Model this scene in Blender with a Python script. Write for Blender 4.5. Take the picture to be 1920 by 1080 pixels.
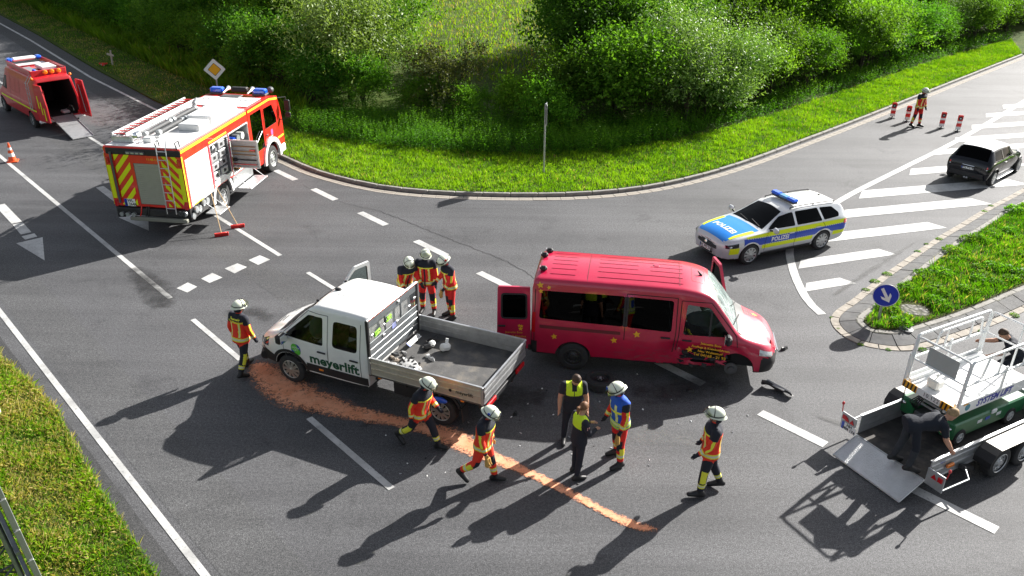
import bpy, bmesh, math, random
import numpy as np
from mathutils import Matrix, Vector
# ---------------------------------------------------------------- camera, sky, sun, exposure
scn = bpy.context.scene
for o in list(bpy.data.objects):
 bpy.data.objects.remove(o)
COL = scn.collection
R = math.radians
cam_d = bpy.data.cameras.new('camera')
cam = bpy.data.objects.new('camera', cam_d)
COL.objects.link(cam)
_p, _r = 0.4662, 0.0119
_fw = Vector((0, math.cos(_p), -math.sin(_p)))
_u0, _r0 = Vector((0, math.sin(_p), math.cos(_p))), Vector((1, 0, 0))
_rt = _r0 * math.cos(_r) + _u0 * math.sin(_r)
_up = _u0 * math.cos(_r) - _r0 * math.sin(_r)
cam.matrix_world = Matrix(((_rt.x, _up.x, -_fw.x, 0), (_rt.y, _up.y, -_fw.y, 0), (_rt.z, _up.z, -_fw.z, 10.32), (0, 0, 0, 1)))
cam_d.sensor_width = 36
cam_d.lens = 28.673
cam_d.clip_start = 0.1
cam_d.clip_end = 2000
scn.camera = cam
SUN_EL, SUN_AZ = 29.0, 40.3          # degrees; azimuth counted from +X towards +Y
world = bpy.data.worlds.new('World')
scn.world = world
world.use_nodes = True
wn = world.node_tree
bg = wn.nodes['Background']
sky = wn.nodes.new('ShaderNodeTexSky')
sky.sky_type = 'NISHITA'
sky.sun_disc = False
sky.sun_elevation = R(SUN_EL)
sky.sun_rotation = R(90 - SUN_AZ)
sky.air_density = 1.0
sky.dust_density = 2.0
hsv = wn.nodes.new('ShaderNodeHueSaturation')       # whole sky desaturated so that shaded surfaces turn out less blue
hsv.inputs['Saturation'].default_value = 0.45
wn.links.new(sky.outputs[0], hsv.inputs['Color'])
wn.links.new(hsv.outputs[0], bg.inputs[0])
bg.inputs[1].default_value = 0.062
sun_d = bpy.data.lights.new('sun', 'SUN')
sun_d.energy = 5.0
sun_d.angle = R(0.5)
sun_d.color = (1.0, 0.965, 0.91)
sun = bpy.data.objects.new('sun', sun_d)
COL.objects.link(sun)
_sd = Vector((math.cos(R(SUN_AZ)) * math.cos(R(SUN_EL)), math.sin(R(SUN_AZ)) * math.cos(R(SUN_EL)), math.sin(R(SUN_EL))))
sun.rotation_euler = (-_sd).to_track_quat('-Z', 'Y').to_euler()
sun.location = (0, 0, 40)
scn.view_settings.view_transform = 'Standard'
scn.view_settings.look = 'None'
scn.view_settings.exposure = 1.38
scn.view_settings.gamma = 1.0
scn.view_settings.use_curve_mapping = False
scn.cycles.max_bounces = 6
scn.cycles.transparent_max_bounces = 12
scn.cycles.caustics_reflective = False
scn.cycles.caustics_refractive = False
# ---------------------------------------------------------------- materials
MATS = {}
def mat(name, col=(0.5, 0.5, 0.5), rough=0.5, metal=0.0, coat=0.0, var=0.0, vscale=6.0, bump=0.0, bscale=80.0, spec=0.5, emit=0.0, dirt=0.0):
 """plain procedural material: colour with low noise variation, optional dust and fine relief"""
 if name in MATS:
  return MATS[name]
 m = bpy.data.materials.new(name)
 m.use_nodes = True
 nt = m.node_tree
 b = nt.nodes['Principled BSDF']
 b.inputs['Base Color'].default_value = (*col, 1)
 b.inputs['Roughness'].default_value = rough
 b.inputs['Metallic'].default_value = metal
 b.inputs['Coat Weight'].default_value = coat
 b.inputs['Coat Roughness'].default_value = 0.062
 b.inputs['Specular IOR Level'].default_value = spec
 tc = nt.nodes.new('ShaderNodeTexCoord')
 if var > 0 or dirt > 0:
  nz = nt.nodes.new('ShaderNodeTexNoise')
  nz.inputs['Scale'].default_value = vscale
  nz.inputs['Detail'].default_value = 6
  nz.inputs['Roughness'].default_value = 0.65
  nt.links.new(tc.outputs['Object'], nz.inputs['Vector'])
  rp = nt.nodes.new('ShaderNodeValToRGB')
  rp.color_ramp.elements[0].position = 0.3
  rp.color_ramp.elements[1].position = 0.72
  a = [max(0, c * (1 - var)) for c in col]
  d = [min(1, c * (1 + var)) for c in col]
  rp.color_ramp.elements[0].color = (*a, 1)
  rp.color_ramp.elements[1].color = (*d, 1)
  nt.links.new(nz.outputs[0], rp.inputs[0])
  last = rp.outputs[0]
  if dirt > 0:
   n2 = nt.nodes.new('ShaderNodeTexNoise')
   n2.inputs['Scale'].default_value = 2.3
   n2.inputs['Detail'].default_value = 8
   n2.inputs['Roughness'].default_value = 0.7
   nt.links.new(tc.outputs['Object'], n2.inputs['Vector'])
   r2 = nt.nodes.new('ShaderNodeMapRange')
   r2.inputs[1].default_value = 0.5
   r2.inputs[2].default_value = 0.75
   r2.inputs[3].default_value = 0.0
   r2.inputs[4].default_value = dirt
   nt.links.new(n2.outputs[0], r2.inputs[0])
   mx = nt.nodes.new('ShaderNodeMixRGB')
   mx.inputs[2].default_value = (0.22, 0.19, 0.15, 1)
   nt.links.new(r2.outputs[0], mx.inputs[0])
   nt.links.new(last, mx.inputs[1])
   last = mx.outputs[0]
   r3 = nt.nodes.new('ShaderNodeMapRange')
   r3.inputs[3].default_value = max(0.02, rough - 0.08)
   r3.inputs[4].default_value = min(1, rough + 0.25)
   nt.links.new(n2.outputs[0], r3.inputs[0])
   nt.links.new(r3.outputs[0], b.inputs['Roughness'])
  nt.links.new(last, b.inputs['Base Color'])
 if bump > 0:
  nb = nt.nodes.new('ShaderNodeTexNoise')
  nb.inputs['Scale'].default_value = bscale
  nb.inputs['Detail'].default_value = 4
  nt.links.new(tc.outputs['Object'], nb.inputs['Vector'])
  bp = nt.nodes.new('ShaderNodeBump')
  bp.inputs['Strength'].default_value = bump
  bp.inputs['Distance'].default_value = 0.02
  nt.links.new(nb.outputs[0], bp.inputs['Height'])
  nt.links.new(bp.outputs[0], b.inputs['Normal'])
 if emit > 0:
  b.inputs['Emission Color'].default_value = (*col, 1)
  b.inputs['Emission Strength'].default_value = emit
 MATS[name] = m
 return m
def glass(name, tint=(0.3, 0.34, 0.34), f0=0.08, ior=1.5):
 """tinted pane: see-through with a clear mirror reflection that grows at grazing angles"""
 if name in MATS:
  return MATS[name]
 m = bpy.data.materials.new(name)
 m.use_nodes = True
 nt = m.node_tree
 for n in list(nt.nodes):
  nt.nodes.remove(n)
 out = nt.nodes.new('ShaderNodeOutputMaterial')
 tr = nt.nodes.new('ShaderNodeBsdfTransparent')
 tr.inputs[0].default_value = (*tint, 1)
 gl = nt.nodes.new('ShaderNodeBsdfGlossy')
 gl.inputs['Roughness'].default_value = 0.02
 fr = nt.nodes.new('ShaderNodeFresnel')
 fr.inputs[0].default_value = ior
 ad = nt.nodes.new('ShaderNodeMath')
 ad.operation = 'ADD'
 ad.inputs[1].default_value = f0
 ad.use_clamp = True
 nt.links.new(fr.outputs[0], ad.inputs[0])
 mx = nt.nodes.new('ShaderNodeMixShader')
 nt.links.new(ad.outputs[0], mx.inputs[0])
 nt.links.new(tr.outputs[0], mx.inputs[1])
 nt.links.new(gl.outputs[0], mx.inputs[2])
 nt.links.new(mx.outputs[0], out.inputs[0])
 MATS[name] = m
 return m
rub = mat('tyre_rubber', (0.026, 0.026, 0.027), 0.85, var=0.3, vscale=12, bump=0.3, bscale=60)
blackp = mat('black_plastic', (0.014, 0.014, 0.016), 0.5, var=0.25, dirt=0.12)
blackm = mat('black_matt', (0.008, 0.008, 0.009), 0.8)
dark_in = mat('dark_interior', (0.012, 0.012, 0.013), 0.8)
alu = mat('aluminium', (0.58, 0.59, 0.60), 0.34, 0.85, var=0.12, vscale=9, dirt=0.18)
alu_d = mat('dull_aluminium', (0.42, 0.43, 0.44), 0.45, 0.7, var=0.15, vscale=7, dirt=0.3)
steel = mat('galvanised_steel', (0.38, 0.40, 0.41), 0.45, 0.6, var=0.2, vscale=14)
grey_m = mat('dark_grey_metal', (0.10, 0.105, 0.11), 0.55, 0.3, var=0.2, dirt=0.2)
whitep = mat('white_paint', (0.82, 0.82, 0.80), 0.32, 0, 0.6, var=0.03, dirt=0.10)
redp = mat('crimson_paint', (0.50, 0.007, 0.058), 0.30, 0, 0.9, var=0.06, dirt=0.05)
fire_red = mat('fire_red', (0.74, 0.022, 0.012), 0.32, 0, 0.8, var=0.05, dirt=0.06)
van_red = mat('deep_red_paint', (0.52, 0.012, 0.020), 0.34, 0, 0.4, var=0.06, dirt=0.08)
silverp = mat('silver_paint', (0.62, 0.64, 0.66), 0.30, 0.25, 0.8, var=0.03)
blackpaint = mat('black_paint', (0.005, 0.006, 0.010), 0.15, 0, 0.4, spec=.3)
pol_blue = mat('police_blue', (0.006, 0.055, 0.46), 0.4, 0, 0.15)
pol_lblue = mat('police_bonnet_blue', (0.004, 0.22, 0.72), 0.35, 0, 0.3)
fluo = mat('fluorescent_yellow', (0.74, 0.86, 0.0), 0.5)
fluo2 = mat('reflective_yellow', (0.80, 0.70, 0.03), 0.5)
silver_tape = mat('silver_reflective_tape', (0.62, 0.64, 0.60), 0.4)
yel = mat('sticker_yellow', (0.80, 0.42, 0.02), 0.5)
whit = mat('white_print', (0.82, 0.82, 0.80), 0.5)
blk = mat('black_print', (0.01, 0.01, 0.012), 0.5)
blue_lens = mat('blue_lamp_lens', (0.01, 0.12, 0.75), 0.12, 0, 0.8)
red_lens = mat('red_lamp_lens', (0.55, 0.008, 0.012), 0.12, 0, 0.8)
orange_lens = mat('orange_lamp_lens', (0.85, 0.22, 0.01), 0.15, 0, 0.8)
clear_lens = mat('clear_lamp_lens', (0.55, 0.57, 0.58), 0.12, 0.4, 1.0)
chrome = mat('chrome', (0.75, 0.76, 0.77), 0.12, 1.0)
rim_m = mat('alloy_rim', (0.46, 0.47, 0.48), 0.32, 0.75, dirt=0.2, var=0.05)
gl_dark = glass('tinted_glass_dark', (0.03, 0.034, 0.034), 0.003, 1.16)
gl_mid = glass('tinted_glass', (0.17, 0.20, 0.20), 0.004, 1.25)
gl_clear = glass('clear_glass', (0.78, 0.86, 0.84), 0.04)
# ---------------------------------------------------------------- mesh builder
def V(*a):
 return Vector(a)
class MB:
 def __init__(s):
  s.v, s.f, s.m = [], [], []
  s.M = None
 def add(s, vs, fs, m=0):
  o = len(s.v)
  if s.M is not None:
   vs = [s.M @ Vector(v) for v in vs]
  s.v += [tuple(v) for v in vs]
  s.f += [[o + i for i in f] for f in fs]
  s.m += [m] * len(fs)
  return s
 def box(s, c, size, m=0, bev=0.0, rot=None):
  hx, hy, hz = size[0] / 2, size[1] / 2, size[2] / 2
  c = Vector(c)
  if bev <= 0:
   vs = [Vector((x * hx, y * hy, z * hz)) for x in (-1, 1) for y in (-1, 1) for z in (-1, 1)]
   fs = [(0, 1, 3, 2), (4, 6, 7, 5), (0, 4, 5, 1), (2, 3, 7, 6), (0, 2, 6, 4), (1, 5, 7, 3)]
  else:
   b = min(bev, hx * .9, hy * .9, hz * .9)
   vs, ix = [], {}
   for x in (-1, 1):
    for y in (-1, 1):
     for z in (-1, 1):
      for k in range(3):
       h = [hx, hy, hz]
       q = [h[i] - (0 if i == k else b) for i in range(3)]
       ix[(x, y, z, k)] = len(vs)
       vs.append(Vector((x * q[0], y * q[1], z * q[2])))
   fs = []
   for k in range(3):
    i, j = (k + 1) % 3, (k + 2) % 3
    for sg in (-1, 1):
     f = []
     for a, d in ((-1, -1), (1, -1), (1, 1), (-1, 1)):
      t = [0, 0, 0]
      t[k], t[i], t[j] = sg, a, d
      f.append(ix[(*t, k)])
     fs.append(f if sg > 0 else f[::-1])
    for a in (-1, 1):
     for d in (-1, 1):
      t0, t1 = [0] * 3, [0] * 3
      t0[k], t1[k] = -1, 1
      t0[i] = t1[i] = a
      t0[j] = t1[j] = d
      fs.append([ix[(*t0, i)], ix[(*t1, i)], ix[(*t1, j)], ix[(*t0, j)]])
   for x in (-1, 1):
    for y in (-1, 1):
     for z in (-1, 1):
      fs.append([ix[(x, y, z, k)] for k in range(3)])
  if rot is not None:
   if not isinstance(rot, Matrix):
    rot = Matrix.Rotation(rot[2], 3, 'Z') @ Matrix.Rotation(rot[1], 3, 'Y') @ Matrix.Rotation(rot[0], 3, 'X')
   vs = [rot @ v for v in vs]
  return s.add([v + c for v in vs], fs, m)
 def tube(s, pts, r, n=8, m=0, cap=True, closed=False):
  pts = [Vector(p) for p in pts]
  k = len(pts)
  rs = r if isinstance(r, (list, tuple)) else [r] * k
  d0 = (pts[1] - pts[0]).normalized()
  ref = Vector((0, 0, 1)) if abs(d0.z) < .9 else Vector((1, 0, 0))
  u = d0.cross(ref).normalized()
  vs, fs = [], []
  for i, p in enumerate(pts):
   if closed:
    d = (pts[(i + 1) % k] - pts[i - 1]).normalized()
   else:
    d = (pts[min(i + 1, k - 1)] - pts[max(i - 1, 0)]).normalized()
   u = (u - d * u.dot(d)).normalized()
   w = d.cross(u)
   for j in range(n):
    a = 2 * math.pi * j / n
    vs.append(p + (u * math.cos(a) + w * math.sin(a)) * rs[i])
  for i in range(k if closed else k - 1):
   i2 = (i + 1) % k
   for j in range(n):
    j2 = (j + 1) % n
    fs.append((i * n + j, i * n + j2, i2 * n + j2, i2 * n + j))
  if cap and not closed:
   fs.append(list(range(n))[::-1])
   fs.append([(k - 1) * n + j for j in range(n)])
  return s.add(vs, fs, m)
 def cyl(s, p0, p1, r, r1=None, n=14, m=0, cap=True):
  return s.tube([p0, p1], [r, r if r1 is None else r1], n, m, cap)
 def lathe(s, prof, o, axis=(0, 0, 1), n=20, m=0, mats=None):
  """prof: list of (radius, height along axis)"""
  a = Vector(axis).normalized()
  ref = Vector((0, 0, 1)) if abs(a.z) < .9 else Vector((1, 0, 0))
  u = a.cross(ref).normalized()
  w = a.cross(u)
  o = Vector(o)
  vs, fs, ms = [], [], []
  for (r, h) in prof:
   for j in range(n):
    t = 2 * math.pi * j / n
    vs.append(o + a * h + (u * math.cos(t) + w * math.sin(t)) * max(r, 1e-4))
  for i in range(len(prof) - 1):
   for j in range(n):
    j2 = (j + 1) % n
    fs.append((i * n + j, i * n + j2, (i + 1) * n + j2, (i + 1) * n + j))
    ms.append(mats[i] if mats else m)
  b = len(s.f)
  s.add(vs, fs, m)
  s.m[b:] = ms
  return s
 def prism(s, poly, off, m=0):
  """closed prism from a 3D polygon and an extrusion vector"""
  n = len(poly)
  a = [Vector(p) for p in poly]
  b = [p + Vector(off) for p in a]
  fs = [list(range(n))[::-1], [n + i for i in range(n)]]
  for i in range(n):
   j = (i + 1) % n
   fs.append((i, j, n + j, n + i))
  return s.add(a + b, fs, m)
 def grid(s, fn, us, vs_, m=0, both=False):
  nu, nv = len(us), len(vs_)
  P = [fn(u, v) for u in us for v in vs_]
  fs = [(i * nv + j, (i + 1) * nv + j, (i + 1) * nv + j + 1, i * nv + j + 1) for i in range(nu - 1) for j in range(nv - 1)]
  return s.add(P, fs, m)
 def ellipsoid(s, c, r, m=0, nu=14, nv=10, rot=None):
  vs, fs = [], []
  for i in range(nv + 1):
   t = math.pi * i / nv
   for j in range(nu):
    a = 2 * math.pi * j / nu
    p = Vector((math.sin(t) * math.cos(a) * r[0], math.sin(t) * math.sin(a) * r[1], math.cos(t) * r[2]))
    if rot is not None:
     p = rot @ p
    vs.append(p + Vector(c))
  for i in range(nv):
   for j in range(nu):
    j2 = (j + 1) % nu
    fs.append((i * nu + j, (i + 1) * nu + j, (i + 1) * nu + j2, i * nu + j2))
  return s.add(vs, fs, m)
 def mesh(s, name, mats, ang=32, recalc=True):
  me = bpy.data.meshes.new(name)
  me.from_pydata(s.v, [], s.f)
  if not isinstance(mats, (list, tuple)):
   mats = [mats]
  for x in mats:
   me.materials.append(x)
  me.polygons.foreach_set('material_index', s.m)
  finish(me, ang, recalc)
  return me
 def build(s, name, mats, parent=None, ang=32, recalc=True):
  return link(name, s.mesh(name, mats, ang, recalc), parent)
def finish(me, ang=32, recalc=True):
 if recalc:
  bm = bmesh.new()
  bm.from_mesh(me)
  bmesh.ops.remove_doubles(bm, verts=bm.verts, dist=1e-5)
  bmesh.ops.recalc_face_normals(bm, faces=bm.faces)
  bm.to_mesh(me)
  bm.free()
 me.polygons.foreach_set('use_smooth', [ang > 0] * len(me.polygons))
 if 0 < ang < 180:
  me.set_sharp_from_angle(angle=R(ang))
 me.update()
def link(name, me, parent=None):
 o = bpy.data.objects.new(name, me)
 COL.objects.link(o)
 if parent is not None:
  o.parent = parent
 return o
def tag(o, label=None, cat=None, group=None, kind=None):
 if label: o['label'] = label
 if cat: o['category'] = cat
 if group: o['group'] = group
 if kind: o['kind'] = kind
 return o
def thing(name, label, cat, loc=(0, 0, 0), rz=0.0, group=None):
 o = bpy.data.objects.new(name, None)
 o.empty_display_size = 0.3
 COL.objects.link(o)
 o.location = loc
 o.rotation_euler = (0, 0, R(rz))
 return tag(o, label, cat, group)
def copy_tree(o, parent=None):
 c = o.copy()
 COL.objects.link(c)
 c.parent = parent
 for ch in list(o.children):
  copy_tree(ch, c)
 return c
def boolean(me, cutters, name='body'):
 """subtract closed cutter meshes from a closed mesh; returns a new mesh"""
 o = bpy.data.objects.new('tmp', me)
 COL.objects.link(o)
 tmp = [o]
 for c in cutters:
  k = bpy.data.objects.new('cut', c)
  COL.objects.link(k)
  tmp.append(k)
  md = o.modifiers.new('b', 'BOOLEAN')
  md.operation = 'DIFFERENCE'
  md.object = k
  md.solver = 'MANIFOLD'
  md.material_mode = 'TRANSFER'
 dg = bpy.context.evaluated_depsgraph_get()
 r = bpy.data.meshes.new_from_object(o.evaluated_get(dg))
 if len(r.polygons) < 10:
  for md in o.modifiers:
   md.solver = 'EXACT'
  dg = bpy.context.evaluated_depsgraph_get()
  r = bpy.data.meshes.new_from_object(o.evaluated_get(dg))
 for k in tmp:
  bpy.data.objects.remove(k)
 r.name = name
 return r
def text_mesh(txt, size, spacing=1.0, shear=0.0, bold=0.0):
 """flat lettering as (verts, faces) in the xy plane, centred"""
 cu = bpy.data.curves.new('t', 'FONT')
 cu.body = txt
 cu.size = size
 cu.align_x = 'CENTER'
 cu.align_y = 'CENTER'
 cu.space_character = spacing
 cu.shear = shear
 cu.offset = bold
 cu.resolution_u = 2
 o = bpy.data.objects.new('t', cu)
 COL.objects.link(o)
 dg = bpy.context.evaluated_depsgraph_get()
 me = bpy.data.meshes.new_from_object(o.evaluated_get(dg))
 vs = [v.co.copy() for v in me.vertices]
 fs = [list(p.vertices) for p in me.polygons]
 bpy.data.objects.remove(o)
 bpy.data.curves.remove(cu)
 bpy.data.meshes.remove(me)
 return vs, fs
def text_part(name, txt, size, fn, m, parent, spacing=1.0, shear=0.0, bold=0.0):
 """lettering laid on a surface: fn(u, v) -> point"""
 vs, fs = text_mesh(txt, size, spacing, shear, bold)
 b = MB()
 b.add([fn(v.x, v.y) for v in vs], fs)
 return b.build(name, m, parent, 0, recalc=False)
def frame_fn(o, u, v):
 o, u, v = Vector(o), Vector(u), Vector(v)
 return lambda a, b: o + u * a + v * b
# ---------------------------------------------------------------- lofted vehicle bodies
def pchip(X, Y, x):
 X = np.asarray(X, float); Y = np.asarray(Y, float)
 h = np.diff(X); d = np.diff(Y, axis=0) / h[:, None]
 n = len(X); m = np.zeros_like(Y)
 m[0], m[-1] = d[0], d[-1]
 for i in range(1, n - 1):
  w1 = 2 * h[i] + h[i - 1]; w2 = h[i] + 2 * h[i - 1]
  ok = d[i - 1] * d[i] > 0
  with np.errstate(divide='ignore', invalid='ignore'):
   hm = (w1 + w2) / (w1 / d[i - 1] + w2 / d[i])
  m[i] = np.where(ok, hm, 0)
 i = int(np.clip(np.searchsorted(X, x) - 1, 0, n - 2))
 t = (x - X[i]) / h[i]; t = min(max(t, 0), 1)
 return ((1 + 2 * t) * (1 - t) ** 2 * Y[i] + t * (1 - t) ** 2 * h[i] * m[i] + t * t * (3 - 2 * t) * Y[i + 1] + t * t * (t - 1) * h[i] * m[i + 1])
class Loft:
 """rows: x, z_bottom, w_sill, w_mid, z_mid, w_belt, z_belt, w_top, z_top, crown"""
 def __init__(s, rows, rt=0.10, rb=0.05):
  a = np.array(rows, float)
  s.X, s.Y = a[:, 0], a[:, 1:]
  s.rt, s.rb = rt, rb
  s.cache = {}
 def half(s, x, inset=0.0):
  key = (round(x, 4), inset)
  if key in s.cache:
   return s.cache[key]
  zb, ws, wm, zm, wb, zbl, wt, zt, cr = pchip(s.X, s.Y, x)
  P = [Vector((0, zb)), Vector((ws, zb)), Vector((wm, zm)), Vector((wb, zbl)), Vector((wt, zt)), Vector((0, zt))]
  rad = [0, s.rb, .18, .10, s.rt, 0]
  pts = [P[0], P[0].lerp(P[1], .5)]
  for i in range(1, 5):
   a, p, b = P[i - 1], P[i], P[i + 1]
   d1 = min(rad[i], .45 * (p - a).length); d2 = min(rad[i], .45 * (b - p).length)
   A = p + (a - p).normalized() * d1 if (a - p).length > 1e-6 else p
   B = p + (b - p).normalized() * d2 if (b - p).length > 1e-6 else p
   for t in (0, .25, .5, .75, 1):
    pts.append(A * (1 - t) ** 2 + p * 2 * t * (1 - t) + B * t * t)
   if i in (2, 3):
    nx = P[i + 1]
    d3 = min(rad[i + 1], .45 * (nx - p).length)
    e = nx + (p - nx).normalized() * d3 if (nx - p).length > 1e-6 else nx
    for t in (.25, .5, .75):
     pts.append(B.lerp(e, t))
  last = pts[-1]
  for t in (.2, .4, .6, .8, 1):
   pts.append(Vector((last.x * (1 - t), last.y)))
  k = len(pts) - 6
  wl = max(last.x, 1e-4)
  for i in range(len(pts)):
   if i >= k - 4:
    f = 1 - min(1, (pts[i].x / wl)) ** 2
    pts[i] = Vector((pts[i].x, pts[i].y + cr * max(0, f)))
  if inset:
   zc = (zb + zt) / 2
   pts = [Vector((max(0, p.x - inset), p.y - inset if p.y > zc else p.y + inset)) for p in pts]
  s.cache[key] = pts
  return pts
 def ring(s, x, inset=0.0):
  h = s.half(x, inset)
  return [Vector((x, p.x, p.y)) for p in h] + [Vector((x, -p.x, p.y)) for p in h[-2:0:-1]]
 def mesh(s, name, mats, xs=None, step=0.09, inset=0.0, x0=None, x1=None, deform=None, mfn=None, ang=50, mi=0):
  lo = s.X[0] if x0 is None else x0
  hi = s.X[-1] if x1 is None else x1
  if xs is None:
   xs = sorted(set([round(lo + (hi - lo) * i / max(1, int((hi - lo) / step)), 4) for i in range(int((hi - lo) / step) + 1)] + [float(k) for k in s.X if lo <= k <= hi]))
   ys = [xs[0]]
   for q in xs[1:]:
    if q - ys[-1] > 0.012: ys.append(q)
   xs = ys
  rings = [s.ring(x, inset) for x in xs]
  n = len(rings[0])
  b = MB()
  vs = [p for r in rings for p in r]
  if deform:
   vs = [deform(p) for p in vs]
  fs = [(i * n + j, i * n + (j + 1) % n, (i + 1) * n + (j + 1) % n, (i + 1) * n + j) for i in range(len(xs) - 1) for j in range(n)]
  fs.append(list(range(n))[::-1])
  fs.append([(len(xs) - 1) * n + j for j in range(n)])
  b.add(vs, fs, mi)
  if mfn:
   for k, f in enumerate(b.f):
    c = Vector((0, 0, 0))
    for i in f: c += Vector(b.v[i])
    b.m[k] = mfn(c / len(f))
  return b.mesh(name, mats, ang)
 def side(s, x, z):
  h = s.half(x)
  best = None
  for i in range(2, len(h) - 6):
   a, b = h[i], h[i + 1]
   if (a.y - z) * (b.y - z) <= 0 and abs(a.y - b.y) > 1e-6:
    t = (z - a.y) / (b.y - a.y)
    best = a.x + (b.x - a.x) * t
  return best if best is not None else max(p.x for p in h)
 def top(s, x, y):
  h = s.half(x)
  y = abs(y)
  for i in range(len(h) - 1, 8, -1):
   a, b = h[i], h[i - 1]
   if a.x <= y <= b.x:
    t = (y - a.x) / max(1e-6, b.x - a.x)
    return a.y + (b.y - a.y) * t
  return h[-1].y
 # patches that lie on the skin
 def side_fn(s, sg, off=0.004):
  return lambda x, z: Vector((x, sg * (s.side(x, z) + off), z))
 def top_fn(s, off=0.004):
  return lambda x, y: Vector((x, y, s.top(x, y) + off))
def lin(a, b, n):
 return [a + (b - a) * i / n for i in range(n + 1)]
def pane(L, sg, poly, off, mb, m=0):
 """a polygon (x, z) laid on the loft side as a thin sheet, refined so it follows the curve"""
 bm = bmesh.new()
 vs = [bm.verts.new((x, 0, z)) for x, z in poly]
 bm.faces.new(vs)
 bmesh.ops.triangulate(bm, faces=bm.faces)
 for _ in range(2):
  bmesh.ops.subdivide_edges(bm, edges=[e for e in bm.edges if e.calc_length() > .18], cuts=1, use_grid_fill=False)
  bmesh.ops.triangulate(bm, faces=bm.faces)
 bm.verts.index_update()
 P = [Vector((v.co.x, sg * (L.side(v.co.x, v.co.z) + off), v.co.z)) for v in bm.verts]
 F = [[v.index for v in f.verts] for f in bm.faces]
 bm.free()
 mb.add(P, F, m)
def rounded(poly, r, k=4):
 """round the corners of a 2D polygon"""
 out = []
 n = len(poly)
 for i in range(n):
  a, p, b = Vector(poly[i - 1]), Vector(poly[i]), Vector(poly[(i + 1) % n])
  d = min(r, .45 * (a - p).length, .45 * (b - p).length)
  A = p + (a - p).normalized() * d
  B = p + (b - p).normalized() * d
  for j in range(k + 1):
   t = j / k
   q = A * (1 - t) ** 2 + p * 2 * t * (1 - t) + B * t * t
   out.append((q.x, q.y))
 return out
def side_cut(poly, sg, y0, y1, m):
 b = MB()
 b.prism([(x, sg * y0, z) for x, z in poly], (0, sg * (y1 - y0), 0))
 return b.mesh('cut', m, 0)
def plan_cut(poly, z0, z1, m):
 b = MB()
 b.prism([(x, y, z0) for x, y in poly], (0, 0, z1 - z0))
 return b.mesh('cut', m, 0)
def cyl_cut(x, sg, z, r, y0, y1, m, n=28):
 b = MB()
 b.cyl((x, sg * y0, z), (x, sg * y1, z), r, n=n)
 return b.mesh('cut', m, 0)
def wheel(parent, x, y, sg, r, w, spokes=10, rr=None, rim=None, hub=None, name='wheel', steel_rim=False, dish=0.02):
 """wheel with its outer face towards sg (+1/-1 in y); y is the outer face position"""
 rr = rr or r * .68
 b = MB()
 yo, yi = y, y - sg * w
 prof = [(rr * .96, 0), (rr * 1.05, .004), (r * .90, 0.0), (r * .975, -.018), (r, -.05), (r, -w + .05), (r * .975, -w + .018), (r * .88, -w), (rr * .9, -w)]
 b.lathe(prof, (x, yo, r), (0, sg, 0), 30)
 for k in range(30):   # tread blocks
  a = 2 * math.pi * k / 30
  b.box((x + math.cos(a) * (r - .002), (yo + yi) / 2, r + math.sin(a) * (r - .002)), (.012, w - .07, r * .13), rot=Matrix.Rotation(-a, 3, 'Y'))
 o = b.build(name, rub, parent, 35)
 c = MB()
 c.lathe([(rr * 1.0, -.002), (rr * .97, -.012), (rr * .93, -.03), (rr * .90, -.09), (rr * .3, -.09), (0, -.09)], (x, yo, r), (0, sg, 0), 26, m=1)
 c.lathe([(rr * 1.02, .002), (rr * .97, .008), (rr * .92, -.006)], (x, yo, r), (0, sg, 0), 26, m=0)
 if steel_rim:
  c.lathe([(rr * .93, -.03), (rr * .72, -.025), (rr * .6, -.045), (rr * .36, -.02), (rr * .3, .0), (0, .004)], (x, yo, r), (0, sg, 0), 26, m=0)
  for k in range(spokes):
   a = 2 * math.pi * k / spokes
   p = Vector((x + math.cos(a) * rr * .66, yo - sg * .026, r + math.sin(a) * rr * .66))
   c.cyl(p, p + Vector((0, sg * .004, 0)), rr * .075, n=8, m=1)
   q = Vector((x + math.cos(a + .3) * rr * .44, yo - sg * .03, r + math.sin(a + .3) * rr * .44))
   c.cyl(q, q + Vector((0, sg * .02, 0)), rr * .05, n=6, m=2)
 else:
  c.lathe([(rr * .30, -.03), (rr * .28, .0), (rr * .16, dish), (0, dish + .004)], (x, yo, r), (0, sg, 0), 20, m=0)
  for k in range(spokes):
   a = 2 * math.pi * k / spokes
   ca, sa = math.cos(a), math.sin(a)
   u, t = Vector((ca, 0, sa)), Vector((-sa, 0, ca))
   o0 = Vector((x, yo, r))
   wi, wo = rr * .11, rr * (.17 if spokes <= 10 else .10)
   poly = [o0 + u * rr * .22 - t * wi + V(0, sg * (dish * .6), 0), o0 + u * rr * .22 + t * wi + V(0, sg * (dish * .6), 0),
     o0 + u * rr * .95 + t * wo + V(0, -sg * .004, 0), o0 + u * rr * .95 - t * wo + V(0, -sg * .004, 0)]
   c.prism(poly, (0, -sg * .025, 0), 0)
 c.build('rim', [rim or rim_m, blackm, chrome], o, 35)
 return o
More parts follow.
